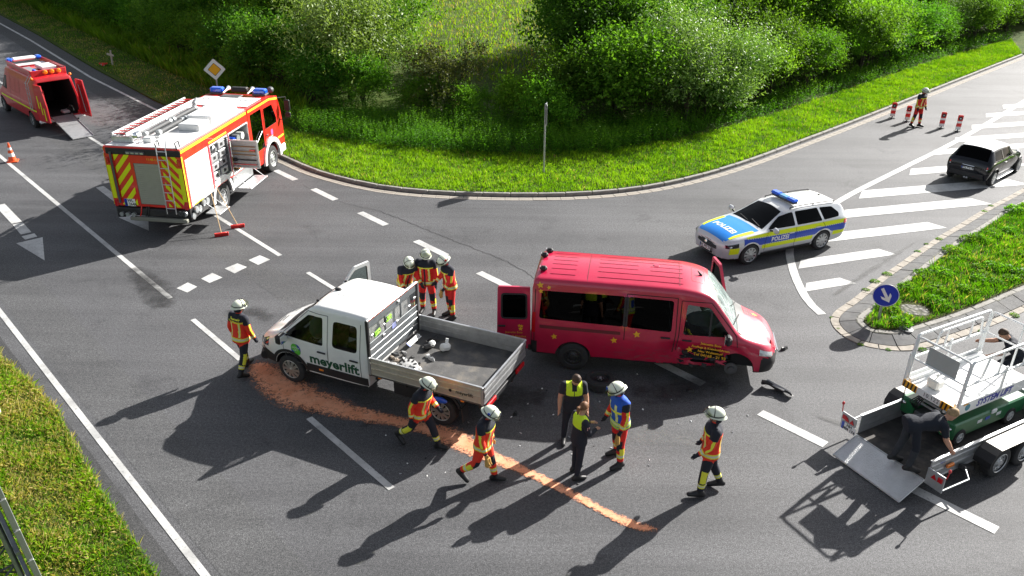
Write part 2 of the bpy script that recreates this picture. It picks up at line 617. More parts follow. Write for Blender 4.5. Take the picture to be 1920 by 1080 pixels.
def plate(parent, c, u, v, w, h, txt, name='licence_plate'):
 """number plate: centre c, unit vectors u (right) and v (up)"""
 c, u, v = Vector(c), Vector(u).normalized(), Vector(v).normalized()
 n = u.cross(v)
 b = MB()
 b.prism([c + u * (sx * w / 2) + v * (sy * h / 2) for sx, sy in ((-1, -1), (1, -1), (1, 1), (-1, 1))], n * .008, 0)
 q = c + n * .010
 b.add([q + u * (-w / 2) + v * (-h / 2), q + u * (-w / 2 + h * .38) + v * (-h / 2), q + u * (-w / 2 + h * .38) + v * (h / 2), q + u * (-w / 2) + v * (h / 2)], [(0, 1, 2, 3)], 1)
 o = b.build(name, [whit, pol_blue], parent, 0)
 lines = txt.split('\n')
 for i, t in enumerate(lines):
  hh = h / len(lines)
  text_part('lettering', t, hh * 1.05, frame_fn(c + n * .011 + u * h * .2 / len(lines) + v * (hh * ((len(lines) - 1) / 2 - i)), u, v), blk, o, bold=.003)
 return o
# ---------------------------------------------------------------- every far-apart piece becomes an object of its own
def split_mesh(me):
 """cluster the loose islands of a mesh; islands closer than about 40% of the larger one's size stay together"""
 nv = len(me.vertices)
 if nv == 0 or len(me.polygons) < 2:
  return None
 ed = np.empty(len(me.edges) * 2, np.int64)
 me.edges.foreach_get('vertices', ed)
 ed = ed.reshape(-1, 2)
 lab = np.arange(nv)
 while True:
  m = np.minimum(lab[ed[:, 0]], lab[ed[:, 1]])
  new = lab.copy()
  np.minimum.at(new, ed[:, 0], m)
  np.minimum.at(new, ed[:, 1], m)
  new = new[new]
  if (new == lab).all():
   break
  lab = new
 ids, isl = np.unique(lab, return_inverse=True)
 k = len(ids)
 if k < 2 or k > 400:
  return None
 co = np.empty(nv * 3)
 me.vertices.foreach_get('co', co)
 co = co.reshape(-1, 3)
 lo = np.array([co[isl == i].min(0) for i in range(k)])
 hi = np.array([co[isl == i].max(0) for i in range(k)])
 size = np.linalg.norm(hi - lo, axis=1)
 par = list(range(k))
 def find(a):
  while par[a] != a:
   a = par[a]
  return a
 for i in range(k):
  gap = np.linalg.norm(np.maximum(0, np.maximum(lo[i + 1:] - hi[i], lo[i] - hi[i + 1:])), axis=1)
  for j in np.nonzero(gap < .4 * np.maximum(size[i], size[i + 1:]))[0]:
   a, b_ = find(i), find(i + 1 + int(j))
   if a != b_:
    par[b_] = a
 root = np.array([find(i) for i in range(k)])
 gs = np.unique(root)
 if len(gs) < 2:
  return None
 vg = root[isl]
 out = []
 for g in gs:
  bm = bmesh.new()
  bm.from_mesh(me)
  bmesh.ops.delete(bm, geom=[v for v in bm.verts if vg[v.index] != g], context='VERTS')
  m2 = me.copy()
  bm.to_mesh(m2)
  bm.free()
  out.append(m2)
 return out
def split_all():
 done = {}
 for o in list(COL.objects):
  if o.type != 'MESH' or o.parent is None or o.get('kind') == 'stuff':
   continue
  key = o.data.name
  if key not in done:
   done[key] = split_mesh(o.data)
  parts = done[key]
  if parts:
   o.data = parts[0]
   for m in parts[1:]:
    c = bpy.data.objects.new(o.name.split('.')[0], m)
    COL.objects.link(c)
    c.parent = o.parent
    c.matrix_basis = o.matrix_basis.copy()
# ================================================================ the setting
def node_mat(name):
 m = bpy.data.materials.new(name)
 m.use_nodes = True
 MATS[name] = m
 return m, m.node_tree, m.node_tree.nodes['Principled BSDF']
def nz(nt, vec, scale, detail=5, rough=.6, dist=0.0):
 n = nt.nodes.new('ShaderNodeTexNoise')
 n.inputs['Scale'].default_value = scale
 n.inputs['Detail'].default_value = detail
 n.inputs['Roughness'].default_value = rough
 n.inputs['Distortion'].default_value = dist
 nt.links.new(vec, n.inputs['Vector'])
 return n.outputs[0]
def ramp(nt, fac, stops):
 r = nt.nodes.new('ShaderNodeValToRGB')
 e = r.color_ramp.elements
 while len(e) < len(stops):
  e.new(0.5)
 for k, (p, c) in enumerate(stops):
  e[k].position = p
  e[k].color = (*c, 1) if len(c) == 3 else c
 nt.links.new(fac, r.inputs[0])
 return r.outputs[0]
def mixc(nt, fac, a, b, mode='MIX'):
 x = nt.nodes.new('ShaderNodeMixRGB')
 x.blend_type = mode
 for i, q in ((0, fac), (1, a), (2, b)):
  if isinstance(q, (int, float)):
   x.inputs[i].default_value = q
  elif isinstance(q, tuple):
   x.inputs[i].default_value = (*q, 1)
  else:
   nt.links.new(q, x.inputs[i])
 return x.outputs[0]
def geo_pos(nt):
 g = nt.nodes.new('ShaderNodeNewGeometry')
 return g.outputs['Position']
def asphalt(name, base, hi, patch=1.0, track=True):
 m, nt, b = node_mat(name)
 P = geo_pos(nt)
 c = ramp(nt, nz(nt, P, 0.22, 6, .62), [(.32, base), (.68, hi)])
 # streaks worn along the main road by the wheels
 if track:
  mp = nt.nodes.new('ShaderNodeMapping')
  mp.inputs['Rotation'].default_value = (0, 0, R(46.6))
  mp.inputs['Scale'].default_value = (.04, 1.0, 1)
  nt.links.new(P, mp.inputs[0])
  t = nz(nt, mp.outputs[0], 0.9, 4, .6)
  c = mixc(nt, ramp(nt, t, [(.42, (0, 0, 0)), (.62, (.45, .45, .45))]), c, tuple(x * 1.35 for x in hi))
 st = ramp(nt, nz(nt, P, 0.55, 8, .72, .6), [(.56, (0, 0, 0)), (.70, (.55 * patch,) * 3)])
 c = mixc(nt, st, c, tuple(x * .55 for x in base))
 sp = ramp(nt, nz(nt, P, 55, 3, .75), [(.36, (.35, .35, .35)), (.5, (1, 1, 1)), (.66, (2.1, 2.06, 2.0))])
 c = mixc(nt, 1.0, c, sp, 'MULTIPLY')
 s2 = ramp(nt, nz(nt, P, 17, 4, .8), [(.36, (.66, .66, .66)), (.5, (1, 1, 1)), (.66, (1.36, 1.355, 1.35))])
 c = mixc(nt, 1.0, c, s2, 'MULTIPLY')
 nt.links.new(c, b.inputs['Base Color'])
 b.inputs['Roughness'].default_value = 0.72
 b.inputs['Specular IOR Level'].default_value = 0.35
 bp = nt.nodes.new('ShaderNodeBump')
 bp.inputs['Strength'].default_value = .55
 bp.inputs['Distance'].default_value = .012
 nt.links.new(nz(nt, P, 70, 3, .7), bp.inputs['Height'])
 nt.links.new(bp.outputs[0], b.inputs['Normal'])
 return m
asph = asphalt('asphalt', (.048, .049, .053), (.082, .083, .088))
asph_d = asphalt('asphalt_shoulder', (.036, .037, .039), (.056, .056, .058), .6, False)
def paint_mat():
 m, nt, b = node_mat('road_paint')
 P = geo_pos(nt)
 w = ramp(nt, nz(nt, P, 16, 6, .72), [(.33, (.0, .0, .0)), (.44, (1, 1, 1))])
 w2 = ramp(nt, nz(nt, P, 1.1, 5, .6), [(.30, (.45, .45, .45)), (.55, (1, 1, 1))])
 f = mixc(nt, 1.0, w, w2, 'MULTIPLY')
 col = ramp(nt, nz(nt, P, 3.0, 5, .65), [(.3, (.40, .40, .39)), (.7, (.54, .54, .53))])
 nt.links.new(mixc(nt, f, (.16, .16, .16), col), b.inputs['Base Color'])
 b.inputs['Roughness'].default_value = .65
 return m
paint = paint_mat()
def earth(name, stops, scale=.6, fine=9):
 m, nt, b = node_mat(name)
 P = geo_pos(nt)
 f = mixc(nt, .5, nz(nt, P, scale, 7, .68), nz(nt, P, fine, 5, .7))
 nt.links.new(ramp(nt, f, stops), b.inputs['Base Color'])
 b.inputs['Roughness'].default_value = .95
 b.inputs['Specular IOR Level'].default_value = .1
 bp = nt.nodes.new('ShaderNodeBump')
 bp.inputs['Strength'].default_value = .7
 bp.inputs['Distance'].default_value = .06
 nt.links.new(nz(nt, P, 14, 5, .7), bp.inputs['Height'])
 nt.links.new(bp.outputs[0], b.inputs['Normal'])
 return m
m_ground = earth('meadow_ground', [(.36, (.060, .13, .012)), (.5, (.11, .21, .02)), (.62, (.19, .25, .05))], .12, 4)
m_verge = earth('verge_ground', [(.36, (.030, .050, .010)), (.5, (.055, .090, .015)), (.64, (.10, .095, .035))])
m_soil = earth('island_soil', [(.36, (.045, .050, .016)), (.5, (.07, .085, .022)), (.64, (.12, .105, .06))])
m_conc = mat('kerb_concrete', (.24, .23, .21), .85, var=.3, vscale=7, bump=.4, bscale=50, dirt=.25)
m_conc_d = mat('kerb_concrete_dark', (.115, .115, .115), .85, var=.3, vscale=5, bump=.4, bscale=50, dirt=.2)
m_gutter = mat('gutter_concrete', (.30, .27, .23), .9, var=.28, vscale=5, bump=.4, bscale=40, dirt=.3)
def flat(name, pts, z, m, thick=0.0, parent=None, kind='structure'):
 bm = bmesh.new()
 vs = [bm.verts.new((x, y, z)) for x, y in pts]
 f = bm.faces.new(vs)
 bm.normal_update()
 if f.normal.z < 0:
  bmesh.ops.reverse_faces(bm, faces=[f])
 if thick:
  r = bmesh.ops.extrude_face_region(bm, geom=list(bm.faces), use_keep_orig=True)
  for v in r['geom']:
   if isinstance(v, bmesh.types.BMVert):
    v.co.z -= thick
  bmesh.ops.recalc_face_normals(bm, faces=bm.faces)
 bmesh.ops.triangulate(bm, faces=bm.faces)
 me = bpy.data.meshes.new(name)
 bm.to_mesh(me)
 bm.free()
 me.materials.append(m)
 o = link(name, me, parent)
 if kind:
  o['kind'] = kind
 return o
def resample(pl, step):
 pl = [Vector(p) for p in pl]
 # smooth the control polyline (Catmull-Rom) and step along it
 dense = []
 for i in range(len(pl) - 1):
  a, b, c, d = pl[max(i - 1, 0)], pl[i], pl[i + 1], pl[min(i + 2, len(pl) - 1)]
  for k in range(16):
   t = k / 16
   dense.append(.5 * ((2 * b) + (c - a) * t + (2 * a - 5 * b + 4 * c - d) * t * t + (3 * b - a - 3 * c + d) * t ** 3))
 dense.append(pl[-1])
 out = [dense[0]]
 acc = 0
 for i in range(1, len(dense)):
  seg = (dense[i] - dense[i - 1]).length
  while acc + seg >= step:
   q = (step - acc) / seg
   p = dense[i - 1].lerp(dense[i], q)
   out.append(p)
   dense[i - 1] = p
   seg = (dense[i] - p).length
   acc = 0
  acc += seg
 return out
def offs(pl, d):
 """offset a 2D polyline to its left by d"""
 out = []
 for i, p in enumerate(pl):
  t = (pl[min(i + 1, len(pl) - 1)] - pl[max(i - 1, 0)]).normalized()
  out.append(p + Vector((-t.y, t.x)) * d)
 return out
# ---- large sheets
NORTH = [(-111, 150), (-41.5, 68.34), (-33.9, 59.6), (-24.6, 48.4), (-18.2, 41.07), (-12.5, 35.2), (-9.33, 32.0), (-7.5, 30.2), (-5.2, 28.75), (-3.16, 28.14), (-1.2, 27.95), (.74, 27.95), (2.69, 28.17), (4.72, 28.81), (6.96, 30.1), (9.54, 32.17), (12.63, 35.08), (16.27, 38.57), (20.7, 42.96), (26.12, 48.33), (34.35, 56.4), (80, 101.5), (125, 146)]
north_c = resample(NORTH[5:21], .5)
SOUTH = [(-108.6, 118.8), (-12.43, 17.01), (-10.86, 15.51), (-8.72, 13.31), (-7.5, 11.81), (-6.57, 10.78), (-5.75, 9.88), (21, -18.5)]
EAST = [(34, -28), (17.0, 6.5), (16.6, 9.5), (17.2, 13), (20, 17.5), (27, 24.5), (132, 129)]
b = MB()
rng = random.Random(3)
n = 60
xs = lin(-260, 260, n)
ys = lin(-60, 460, n)
b.grid(lambda x, y: V(x, y, -.06 + (0.0 if y < 75 else min(6, (y - 75) * .012))), xs, ys)
g = b.build('ground', m_ground, None, 0)
g['kind'] = 'structure'
road_pts = [tuple(p) for p in NORTH[:5]] + [(p.x, p.y) for p in north_c] + NORTH[21:] + EAST[::-1] + SOUTH[::-1]
road = flat('road', road_pts, 0, asph)
vn = [tuple(p) for p in NORTH[:5]] + [(p.x, p.y) for p in offs(north_c, .10)] + NORTH[21:] + [(125, 240), (-190, 240), (-190, 150)]
flat('grass_verge_north', vn, .085, m_verge, .15)
flat('grass_verge_south', [(-12.6, 16.9), (-10.9, 15.45), (-9.8, 14.45), (-8.8, 13.25), (-7.6, 11.75), (-6.6, 10.75), (-5.85, 9.85), (21, -18.5), (21, -60), (-150, -60), (-150, 160), (-108.6, 118.7)], .045, m_verge, .12)
flat('grass_verge_east', EAST + [(150, 129), (150, -40), (40, -40)], .05, m_verge, .12)
# darker tarmac shoulders beyond the edge lines
def ribbon(pl, w, z=0.004):
 pl = [Vector(p) for p in pl]
 a, c = offs(pl, w / 2), offs(pl, -w / 2)
 k = len(pl)
 return [(p.x, p.y, z) for p in a] + [(p.x, p.y, z) for p in c], [(i, i + 1, k + i + 1, k + i) for i in range(k - 1)]
def strip(name, pl, w, m, z=.004, parent=None):
 v, f = ribbon(pl, w, z)
 bb = MB()
 bb.add(v, f)
 o = bb.build(name, m, parent, 0)
 return o
D = Vector((.687, -.727))
def along(p, t):
 return (p[0] + D.x * t, p[1] + D.y * t)
strip('road_shoulder', [(-111.9, 149), (-42.2, 67.45), (-34.5, 58.85), (-25.2, 47.7), (-18.85, 40.4), (-13.1, 34.5)], 1.9, asph_d, .003, road)
strip('road_shoulder', [along((-9.35, 13.25), -150), along((-9.35, 13.25), -4.5), along((-9.3, 13.3), 0), along((-9.3, 13.3), 6), along((-9.3, 13.3), 45)], .95, asph_d, .003, road)
# long lane joints and a relaid strip, a shade apart from the rest
asph_j = asphalt('asphalt_relaid', (.047, .048, .051), (.080, .081, .084), .8)
strip('asphalt_strip', [along((-10.9, 17.2), -40), along((-10.9, 17.2), 0), along((-10.9, 17.2), 13)], 1.15, asph_j, .0025, road)
strip('asphalt_strip', [along((-6.4, 20.4), -30), along((-6.4, 20.4), 2.2)], .9, asph_j, .0025, road)
# ---- painted markings, each one its own piece
def mark(pl, w, name='lane_marking'):
 return strip(name, pl, w, paint, .008, road)
def markq(pts, name='lane_marking'):
 return flat(name, pts, .008, paint, 0, road, None)
p0 = (-9.285, 14.38)
mark([along(p0, -150), along(p0, -30), along(p0, 0), along(p0, 40)], .13)                       # left edge line
mark([along((-9.285, 19.635), -150), along((-9.285, 19.635), -14), (-9.285, 19.635)], .14)          # solid line of the turning lane
mark([(-110, 147.6), (-40.9, 66.2), (-33.2, 57.4), (-23.9, 46.3), (-17.5, 39.4), (-13.4, 35.0)], .15)    # far edge line
mark([along((-7.04, 22.5), -150), along((-7.04, 22.5), -12), (-7.04, 22.5)], .14)
mark([(-5.94, 21.35), along((-5.94, 21.35), 2.5)], .13)
mark([(-3.9, 19.15), along((-3.9, 19.15), 2.2)], .13)
mark([(-8.26, 18.47), (-6.44, 16.53)], .13)
mark([(-4.285, 14.24), (-2.22, 12.02)], .14)
mark([(-.15, 9.75), along((-.15, 9.75), 2.9)], .14)
for x, y in ((-9.29, 30.49), (-7.36, 28.42), (-5.24, 26.13), (-3.06, 23.75), (-.97, 21.49), (1.2, 19.2), (3.36, 16.82), (5.42, 14.63), (7.66, 12.21), (9.8, 9.93)):
 mark([(x, y), along((x, y), 1.52)], .25)
for q in ([(-9.34, 20.23), (-8.95, 19.98), (-8.8, 20.34), (-9.16, 20.6)], [(-8.87, 20.85), (-8.54, 20.59), (-8.29, 20.94), (-8.68, 21.24)], [(-8.42, 21.54), (-8.03, 21.22), (-7.8, 21.66), (-8.16, 21.91)], [(-7.9, 22.15), (-7.52, 21.82), (-7.26, 22.2), (-7.66, 22.5)]):
 markq(q)
# lane arrows
markq([(-17.9, 26.35), (-17.67, 26.55), (-16.2, 24.95), (-16.43, 24.75)], 'arrow_shaft')
markq([(-16.36, 24.67), (-16.13, 24.87), (-15.42, 24.07), (-15.65, 23.87)], 'arrow_shaft')
markq([(-15.55, 23.72), (-15.28, 23.98), (-15.05, 23.72), (-15.3, 23.47)], 'arrow_shaft')
markq([(-15.42, 23.18), (-14.86, 23.68), (-13.9, 21.95)], 'arrow_head')
markq([(-15.3, 28.28), (-15.1, 28.46), (-13.0, 26.2), (-13.2, 26.0)], 'arrow_shaft')
markq([(-13.2, 25.4), (-12.5, 26.1), (-11.75, 24.3)], 'arrow_head')
# side road: border line of the hatched area and its bars
BORD = [(125, 144.5), (40, 57.2), (27.06, 43.27), (20.07, 35.92), (16.05, 32.0), (12.62, 28.68), (11.0, 26.9), (9.6, 25.2), (8.75, 23.6), (8.38, 22.15), (8.18, 20.73), (8.16, 19.75), (8.33, 18.9)]
strip('lane_marking', [(p.x, p.y) for p in resample(BORD[1:], .5)], .24, paint, .0105, road)
for (a, c, w) in (((25.2, 42.0), (30.5, 43.4), .62), ((23.4, 40.2), (28.5, 41.5), .62), ((21.6, 38.0), (26.5, 39.25), .62), ((19.75, 35.8), (24.6, 37.05), .62), ((17.9, 33.85), (23, 35.2), .62), ((15.75, 31.2), (21, 32.55), .68), ((12.75, 28.5), (19.6, 30.2), .74), ((11.4, 26.5), (17.05, 27.98), .68), ((10.2, 24.4), (14.35, 25.62), .6), ((8.6, 22.3), (11.75, 23.35), .52), ((8.3, 20.75), (9.75, 21.25), .45)):
 a, c = Vector(a), Vector(c)
 t = (c - a).normalized()
 nn = Vector((-t.y, t.x)) * (w / 2)
 sl = t * (w * .55)
 markq([tuple(a + nn + sl), tuple(a - nn - sl * .6), tuple(c - nn + sl * .3), tuple(c + nn - sl * .55)], 'hatch_bar')
# ---- kerb of the north verge: single stones, with a row of gutter stones before it
kerb = thing('kerb', None, None)
del_ = kerb.pop('label', None)
kerb['kind'] = 'structure'
ks = MB().box((0, 0, .02), (.985, .14, .20), 0, .018).mesh('kerb_stone', m_conc)
k2 = resample([(p.x, p.y) for p in resample(NORTH[5:21], .25)], 1.0)
for i in range(4, min(len(k2) - 1, 84)):
 a, c = k2[i], k2[i + 1]
 o = link('kerb_stone', ks, kerb)
 o.location = ((a.x + c.x) / 2, (a.y + c.y) / 2, rng.uniform(-.006, .006))
 o.rotation_euler = (0, 0, math.atan2(c.y - a.y, c.x - a.x) + rng.uniform(-.006, .006))
gutter = thing('gutter', None, None)
gutter['kind'] = 'structure'
gs = MB().box((0, 0, 0), (.485, .135, .03), 0, .006).mesh('gutter_stone', m_gutter)
gl = resample([(p.x, p.y) for p in offs(k2, -.24)], .5)
cnt = 0
for row in (0, 1):
 g2 = offs(gl, -.145 * row)
 for i in range(8, min(len(g2) - 1, 128)):
  a, c = g2[i], g2[i + 1]
  o = link('gutter_stone', gs, gutter)
  o.location = ((a.x + c.x) / 2, (a.y + c.y) / 2, -.004 + rng.uniform(-.003, .003))
  o.rotation_euler = (0, 0, math.atan2(c.y - a.y, c.x - a.x))
# ---- traffic island
ISL = [(36, 45.2), (24, 33.9), (19.41, 29.5), (16.85, 27.29), (15.15, 25.73), (13.6, 24.32), (12.1, 22.83), (10.75, 21.49), (9.46, 20.1), (8.67, 19.31), (8.36, 18.71), (8.42, 18.02), (8.78, 17.53), (9.48, 17.31), (10.05, 17.38), (11.03, 17.81), (12.34, 18.52), (13.82, 19.44), (17, 21.6), (24, 27.4), (36, 39)]
il = resample(ISL, .25)
isl = thing('traffic_island', None, None)
isl['kind'] = 'structure'
L0 = il
L1, L2, L3 = offs(il, .20), offs(il, .62), offs(il, 1.02)
def stone_row(A, B, za, zb, step, name, m, gap=.02):
 i = 0
 while i + step < len(A):
  j = i + step
  q = [A[i].lerp(A[j], gap), A[i].lerp(A[j], 1 - gap), B[i].lerp(B[j], 1 - gap), B[i].lerp(B[j], gap)]
  dz = rng.uniform(-.005, .005)
  bb = MB()
  mid = [(A[k], B[k]) for k in range(i, j + 1)]
  mid[0], mid[-1] = (q[0], q[3]), (q[1], q[2])
  vs = [(p.x, p.y, za + dz) for p, _ in mid] + [(p.x, p.y, zb + dz) for _, p in mid] + [(p.x, p.y, -.05) for p, _ in mid] + [(p.x, p.y, -.05) for _, p in mid]
  k = len(mid)
  fs = [(t, t + 1, k + t + 1, k + t) for t in range(k - 1)] + [(2 * k + t, 2 * k + t + 1, t + 1, t) for t in range(k - 1)] + [(k + t, k + t + 1, 3 * k + t + 1, 3 * k + t) for t in range(k - 1)]
  fs += [(0, k, 3 * k, 2 * k), (k - 1, 2 * k - 1, 4 * k - 1, 3 * k - 1)]
  bb.add(vs, fs)
  bb.build(name, m, isl, 20)
  i = j
stone_row(L0, L1, .018, .022, 2, 'edging_stone', m_gutter, .03)
stone_row(offs(il, .215), L2, .03, .135, 3, 'kerb_stone', m_conc_d)
stone_row(offs(il, .635), offs(il, .76), .14, .142, 4, 'edging_stone', m_conc, .02)
def cobble_mat():
 m, nt, b = node_mat('cobble_border')
 P = geo_pos(nt)
 vo = nt.nodes.new('ShaderNodeTexVoronoi')
 vo.inputs['Scale'].default_value = 9
 nt.links.new(P, vo.inputs['Vector'])
 c = ramp(nt, vo.outputs['Distance'], [(.2, (.20, .19, .175)), (.5, (.12, .115, .10)), (.62, (.05, .05, .035))])
 c = mixc(nt, ramp(nt, nz(nt, P, 2.0, 6, .7), [(.5, (0, 0, 0)), (.66, (.7, .7, .7))]), c, (.075, .085, .03))
 nt.links.new(c, b.inputs['Base Color'])
 b.inputs['Roughness'].default_value = .9
 bp = nt.nodes.new('ShaderNodeBump')
 bp.invert = True
 bp.inputs['Distance'].default_value = .03
 nt.links.new(vo.outputs['Distance'], bp.inputs['Height'])
 nt.links.new(bp.outputs[0], b.inputs['Normal'])
 return m
flat('paved_border', [(p.x, p.y) for p in offs(il, .60)], .133, cobble_mat(), 0, isl, None)
flat('soil', [(p.x, p.y) for p in offs(il, .80)], .150, m_soil, 0, isl, None)
flat('paved_spot', rounded([(10.3, 18.95), (11.0, 18.85), (11.15, 19.4), (10.5, 19.55)], .2), .156, MATS['cobble_border'], 0, isl, None)
# gully lid in the grass
gb = MB()
gb.lathe([(.0, .012), (.16, .012), (.18, 0)], (10.05, 18.15, .156), (0, 0, 1), 16)
gb.build('gully_lid', grey_m, isl)
# ---- cracks and stains in the asphalt
m_crack = mat('crack_tar', (.030, .030, .031), .9, var=.5, vscale=3)
def crack(pts, w, seed):
 r = random.Random(seed)
 pl = resample(pts, .12)
 pl = [p + Vector((r.gauss(0, .025), r.gauss(0, .025))) for p in pl]
 strip('crack', pl, w, m_crack, .006, road)
crack([(-4.6, 26.3), (-2.2, 24.1), (-.2, 22.3), (.7, 21.0), (.9, 20.2)], .020, 1)
crack([(-7.9, 28.9), (-6.2, 27.2), (-4.6, 26.3)], .014, 2)
def soft_mat(name, col, col2, soft, rough, noise=7, thr=.5):
 """loose or wet matter on the road: solid in the middle, broken up towards its rim (vertex attribute 'rim')"""
 m = bpy.data.materials.new(name)
 m.use_nodes = True
 nt = m.node_tree
 b = nt.nodes['Principled BSDF']
 P = geo_pos(nt)
 at = nt.nodes.new('ShaderNodeAttribute')
 at.attribute_name = 'rim'
 n1 = nz(nt, P, noise, 9, .74)
 ad = nt.nodes.new('ShaderNodeMath')
 ad.operation = 'MULTIPLY_ADD'
 nt.links.new(at.outputs['Fac'], ad.inputs[0])
 ad.inputs[1].default_value = 1.0
 ns = nt.nodes.new('ShaderNodeMath')
 ns.operation = 'MULTIPLY_ADD'
 ns.inputs[1].default_value = 2.6
 ns.inputs[2].default_value = -1.3 - .25
 nt.links.new(n1, ns.inputs[0])
 n0 = nt.nodes.new('ShaderNodeMath')
 n0.operation = 'MULTIPLY_ADD'
 n0.inputs[1].default_value = 1.6
 nt.links.new(nz(nt, P, noise * .28, 5, .6), n0.inputs[0])
 n0.inputs[2].default_value = -.8
 n3 = nt.nodes.new('ShaderNodeMath')
 n3.operation = 'ADD'
 nt.links.new(ns.outputs[0], n3.inputs[0])
 nt.links.new(n0.outputs[0], n3.inputs[1])
 nt.links.new(n3.outputs[0], ad.inputs[2])
 mr = nt.nodes.new('ShaderNodeMapRange')
 mr.inputs[1].default_value = thr - .32
 mr.inputs[2].default_value = thr - .32 + soft
 nt.links.new(ad.outputs[0], mr.inputs[0])
 nt.links.new(mr.outputs[0], b.inputs['Alpha'])
 nt.links.new(ramp(nt, nz(nt, P, 2.2, 6, .7), [(.35, col), (.65, col2)]), b.inputs['Base Color'])
 b.inputs['Roughness'].default_value = rough
 return m
def soft_patch(name, stations, m, z, parent=None, cross=11, widen=1.25, label=None, cat=None, kind=None, alpha=1.0):
 """band of matter: stations (x, y, half width)"""
 pl = [Vector((s[0], s[1])) for s in stations]
 r0 = resample(pl, .08)
 # half width along the path
 cum = [0]
 for i in range(1, len(pl)):
  cum.append(cum[-1] + (pl[i] - pl[i - 1]).length)
 tot = (len(r0) - 1) * .08
 bb = MB()
 vs, rim = [], []
 for i, p in enumerate(r0):
  s = cum[-1] * i / max(1, len(r0) - 1)
  w = float(np.interp(s, cum, [q[2] for q in stations])) * widen
  t = (r0[min(i + 1, len(r0) - 1)] - r0[max(i - 1, 0)]).normalized()
  nn = Vector((-t.y, t.x))
  end = min(1, s / .25, (cum[-1] - s) / .25)
  for j in range(cross):
   u = -1 + 2 * j / (cross - 1)
   q = p + nn * (u * w)
   vs.append((q.x, q.y, z))
   rim.append(max(0, (1 - abs(u) ** 1.5)) * max(0, end) * alpha)
 k = len(r0)
 fs = [(i * cross + j, (i + 1) * cross + j, (i + 1) * cross + j + 1, i * cross + j + 1) for i in range(k - 1) for j in range(cross - 1)]
 bb.add(vs, fs)
 me = bb.mesh(name, m, 0, recalc=False)
 a = me.attributes.new('rim', 'FLOAT', 'POINT')
 a.data.foreach_set('value', rim)
 o = link(name, me, parent)
 if label or cat or kind:
  tag(o, label, cat, None, kind)
 return o
m_sand = soft_mat('oil_binder_granules', (.70, .27, .13), (.84, .40, .24), .62, .95, 28, .27)
soft_patch('oil_binder_trail', [(-6.12, 16.45, .10), (-5.75, 16.05, .27), (-5.25, 15.5, .34), (-4.7, 15.05, .34), (-4.1, 14.78, .27), (-3.4, 14.45, .19), (-2.4, 14.14, .13), (-1.7, 13.88, .14), (-1.2, 13.60, .22), (-.4, 13.03, .14), (.4, 12.50, .085), (1.15, 11.94, .075), (1.8, 11.42, .065), (2.25, 11.12, .09), (2.72, 10.98, .05)], m_sand, .014,
   label='trail of orange oil binding granules strewn across the asphalt past the pickup', cat='granules', kind='stuff', widen=1.75)
m_wet = soft_mat('wet_asphalt', (.024, .024, .025), (.040, .040, .040), 1.6, .6, 3, .30)
for st in ([(-1.2, 14.9, .2), (.0, 15.2, .5), (.9, 15.0, .4)], [(2.6, 15.2, .3), (3.6, 15.5, .6), (4.6, 15.7, .5), (5.2, 15.9, .2)], [(-11.2, 21.6, .2), (-10.0, 20.3, .5), (-9.2, 19.0, .3)], [(-4.6, 14.3, .15), (-4.3, 14.6, .3), (-3.9, 14.9, .2)], [(-3.2, 13.9, .08), (-2.9, 14.15, .16), (-2.6, 14.25, .06)], [(-1.7, 17.9, .1), (-1.0, 17.6, .3), (-.5, 17.2, .1)], [(-7.6, 18.8, .15), (-6.8, 18.9, .35), (-6.2, 18.5, .15)], [(8.9, 20.2, .05), (10.6, 21.9, .12), (13, 24.2, .05)], [(6.5, 14.6, .05), (7.3, 14.0, .15), (8.0, 13.0, .05)]):
 soft_patch('wet_stain', st, m_wet, .010, road)
m_dust = soft_mat('pale_dust', (.15, .15, .15), (.22, .22, .215), 2.2, .95, 6, .40)
for st in ([(2.3, 13.6, .1), (2.9, 13.75, .45), (3.6, 13.6, .3), (4.1, 13.3, .05)], [(.7, 16.0, .1), (1.6, 15.2, .25), (2.2, 14.3, .1)]):
 soft_patch('dust_stain', st, m_dust, .012, road)
# ================================================================ vehicles built on lofted bodies
def seat(mb, x, y, z, m=0, w=.46):
 mb.box((x, y, z), (.48, w, .16), m, .05)
 mb.box((x - .26, y, z + .36), (.14, w, .66), m, .05, rot=(0, R(-12), 0))
 mb.box((x - .35, y, z + .78), (.09, w * .55, .16), m, .03)
def groove(L, sg, pts, w=.012, off=.0025):
 """a thin dark gap line on the side skin"""
 mb = MB()
 P = []
 for i in range(len(pts) - 1):
  a, c = Vector(pts[i]), Vector(pts[i + 1])
  n = max(1, int((c - a).length / .08))
  for k in range(n + (1 if i == len(pts) - 2 else 0)):
   P.append(a.lerp(c, k / n))
 A, B = offs(P, w / 2), offs(P, -w / 2)
 fn = L.side_fn(sg, off)
 k = len(P)
 mb.add([fn(p.x, p.y) for p in A] + [fn(p.x, p.y) for p in B], [(i, i + 1, k + i + 1, k + i) for i in range(k - 1)])
 return mb
def band(L, sg, x0, x1, zlo, zhi, off=.004, nx=None, nz_=3):
 mb = MB()
 nx = nx or max(2, int(abs(x1 - x0) / .07))
 fn = L.side_fn(sg, off)
 def f(u, v):
  a, c = zlo(u) if callable(zlo) else zlo, zhi(u) if callable(zhi) else zhi
  if c < a: c = a
  return fn(u, a + (c - a) * v)
 mb.grid(f, lin(x0, x1, nx), lin(0, 1, nz_))
 return mb
def top_patch(L, x0, x1, ylo, yhi, off=.004, nx=None, ny=10):
 mb = MB()
 nx = nx or max(2, int(abs(x1 - x0) / .08))
 fn = L.top_fn(off)
 def f(u, v):
  a, c = ylo(u) if callable(ylo) else ylo, yhi(u) if callable(yhi) else yhi
  return fn(u, a + (c - a) * v)
 mb.grid(f, lin(x0, x1, nx), lin(0, 1, ny))
 return mb
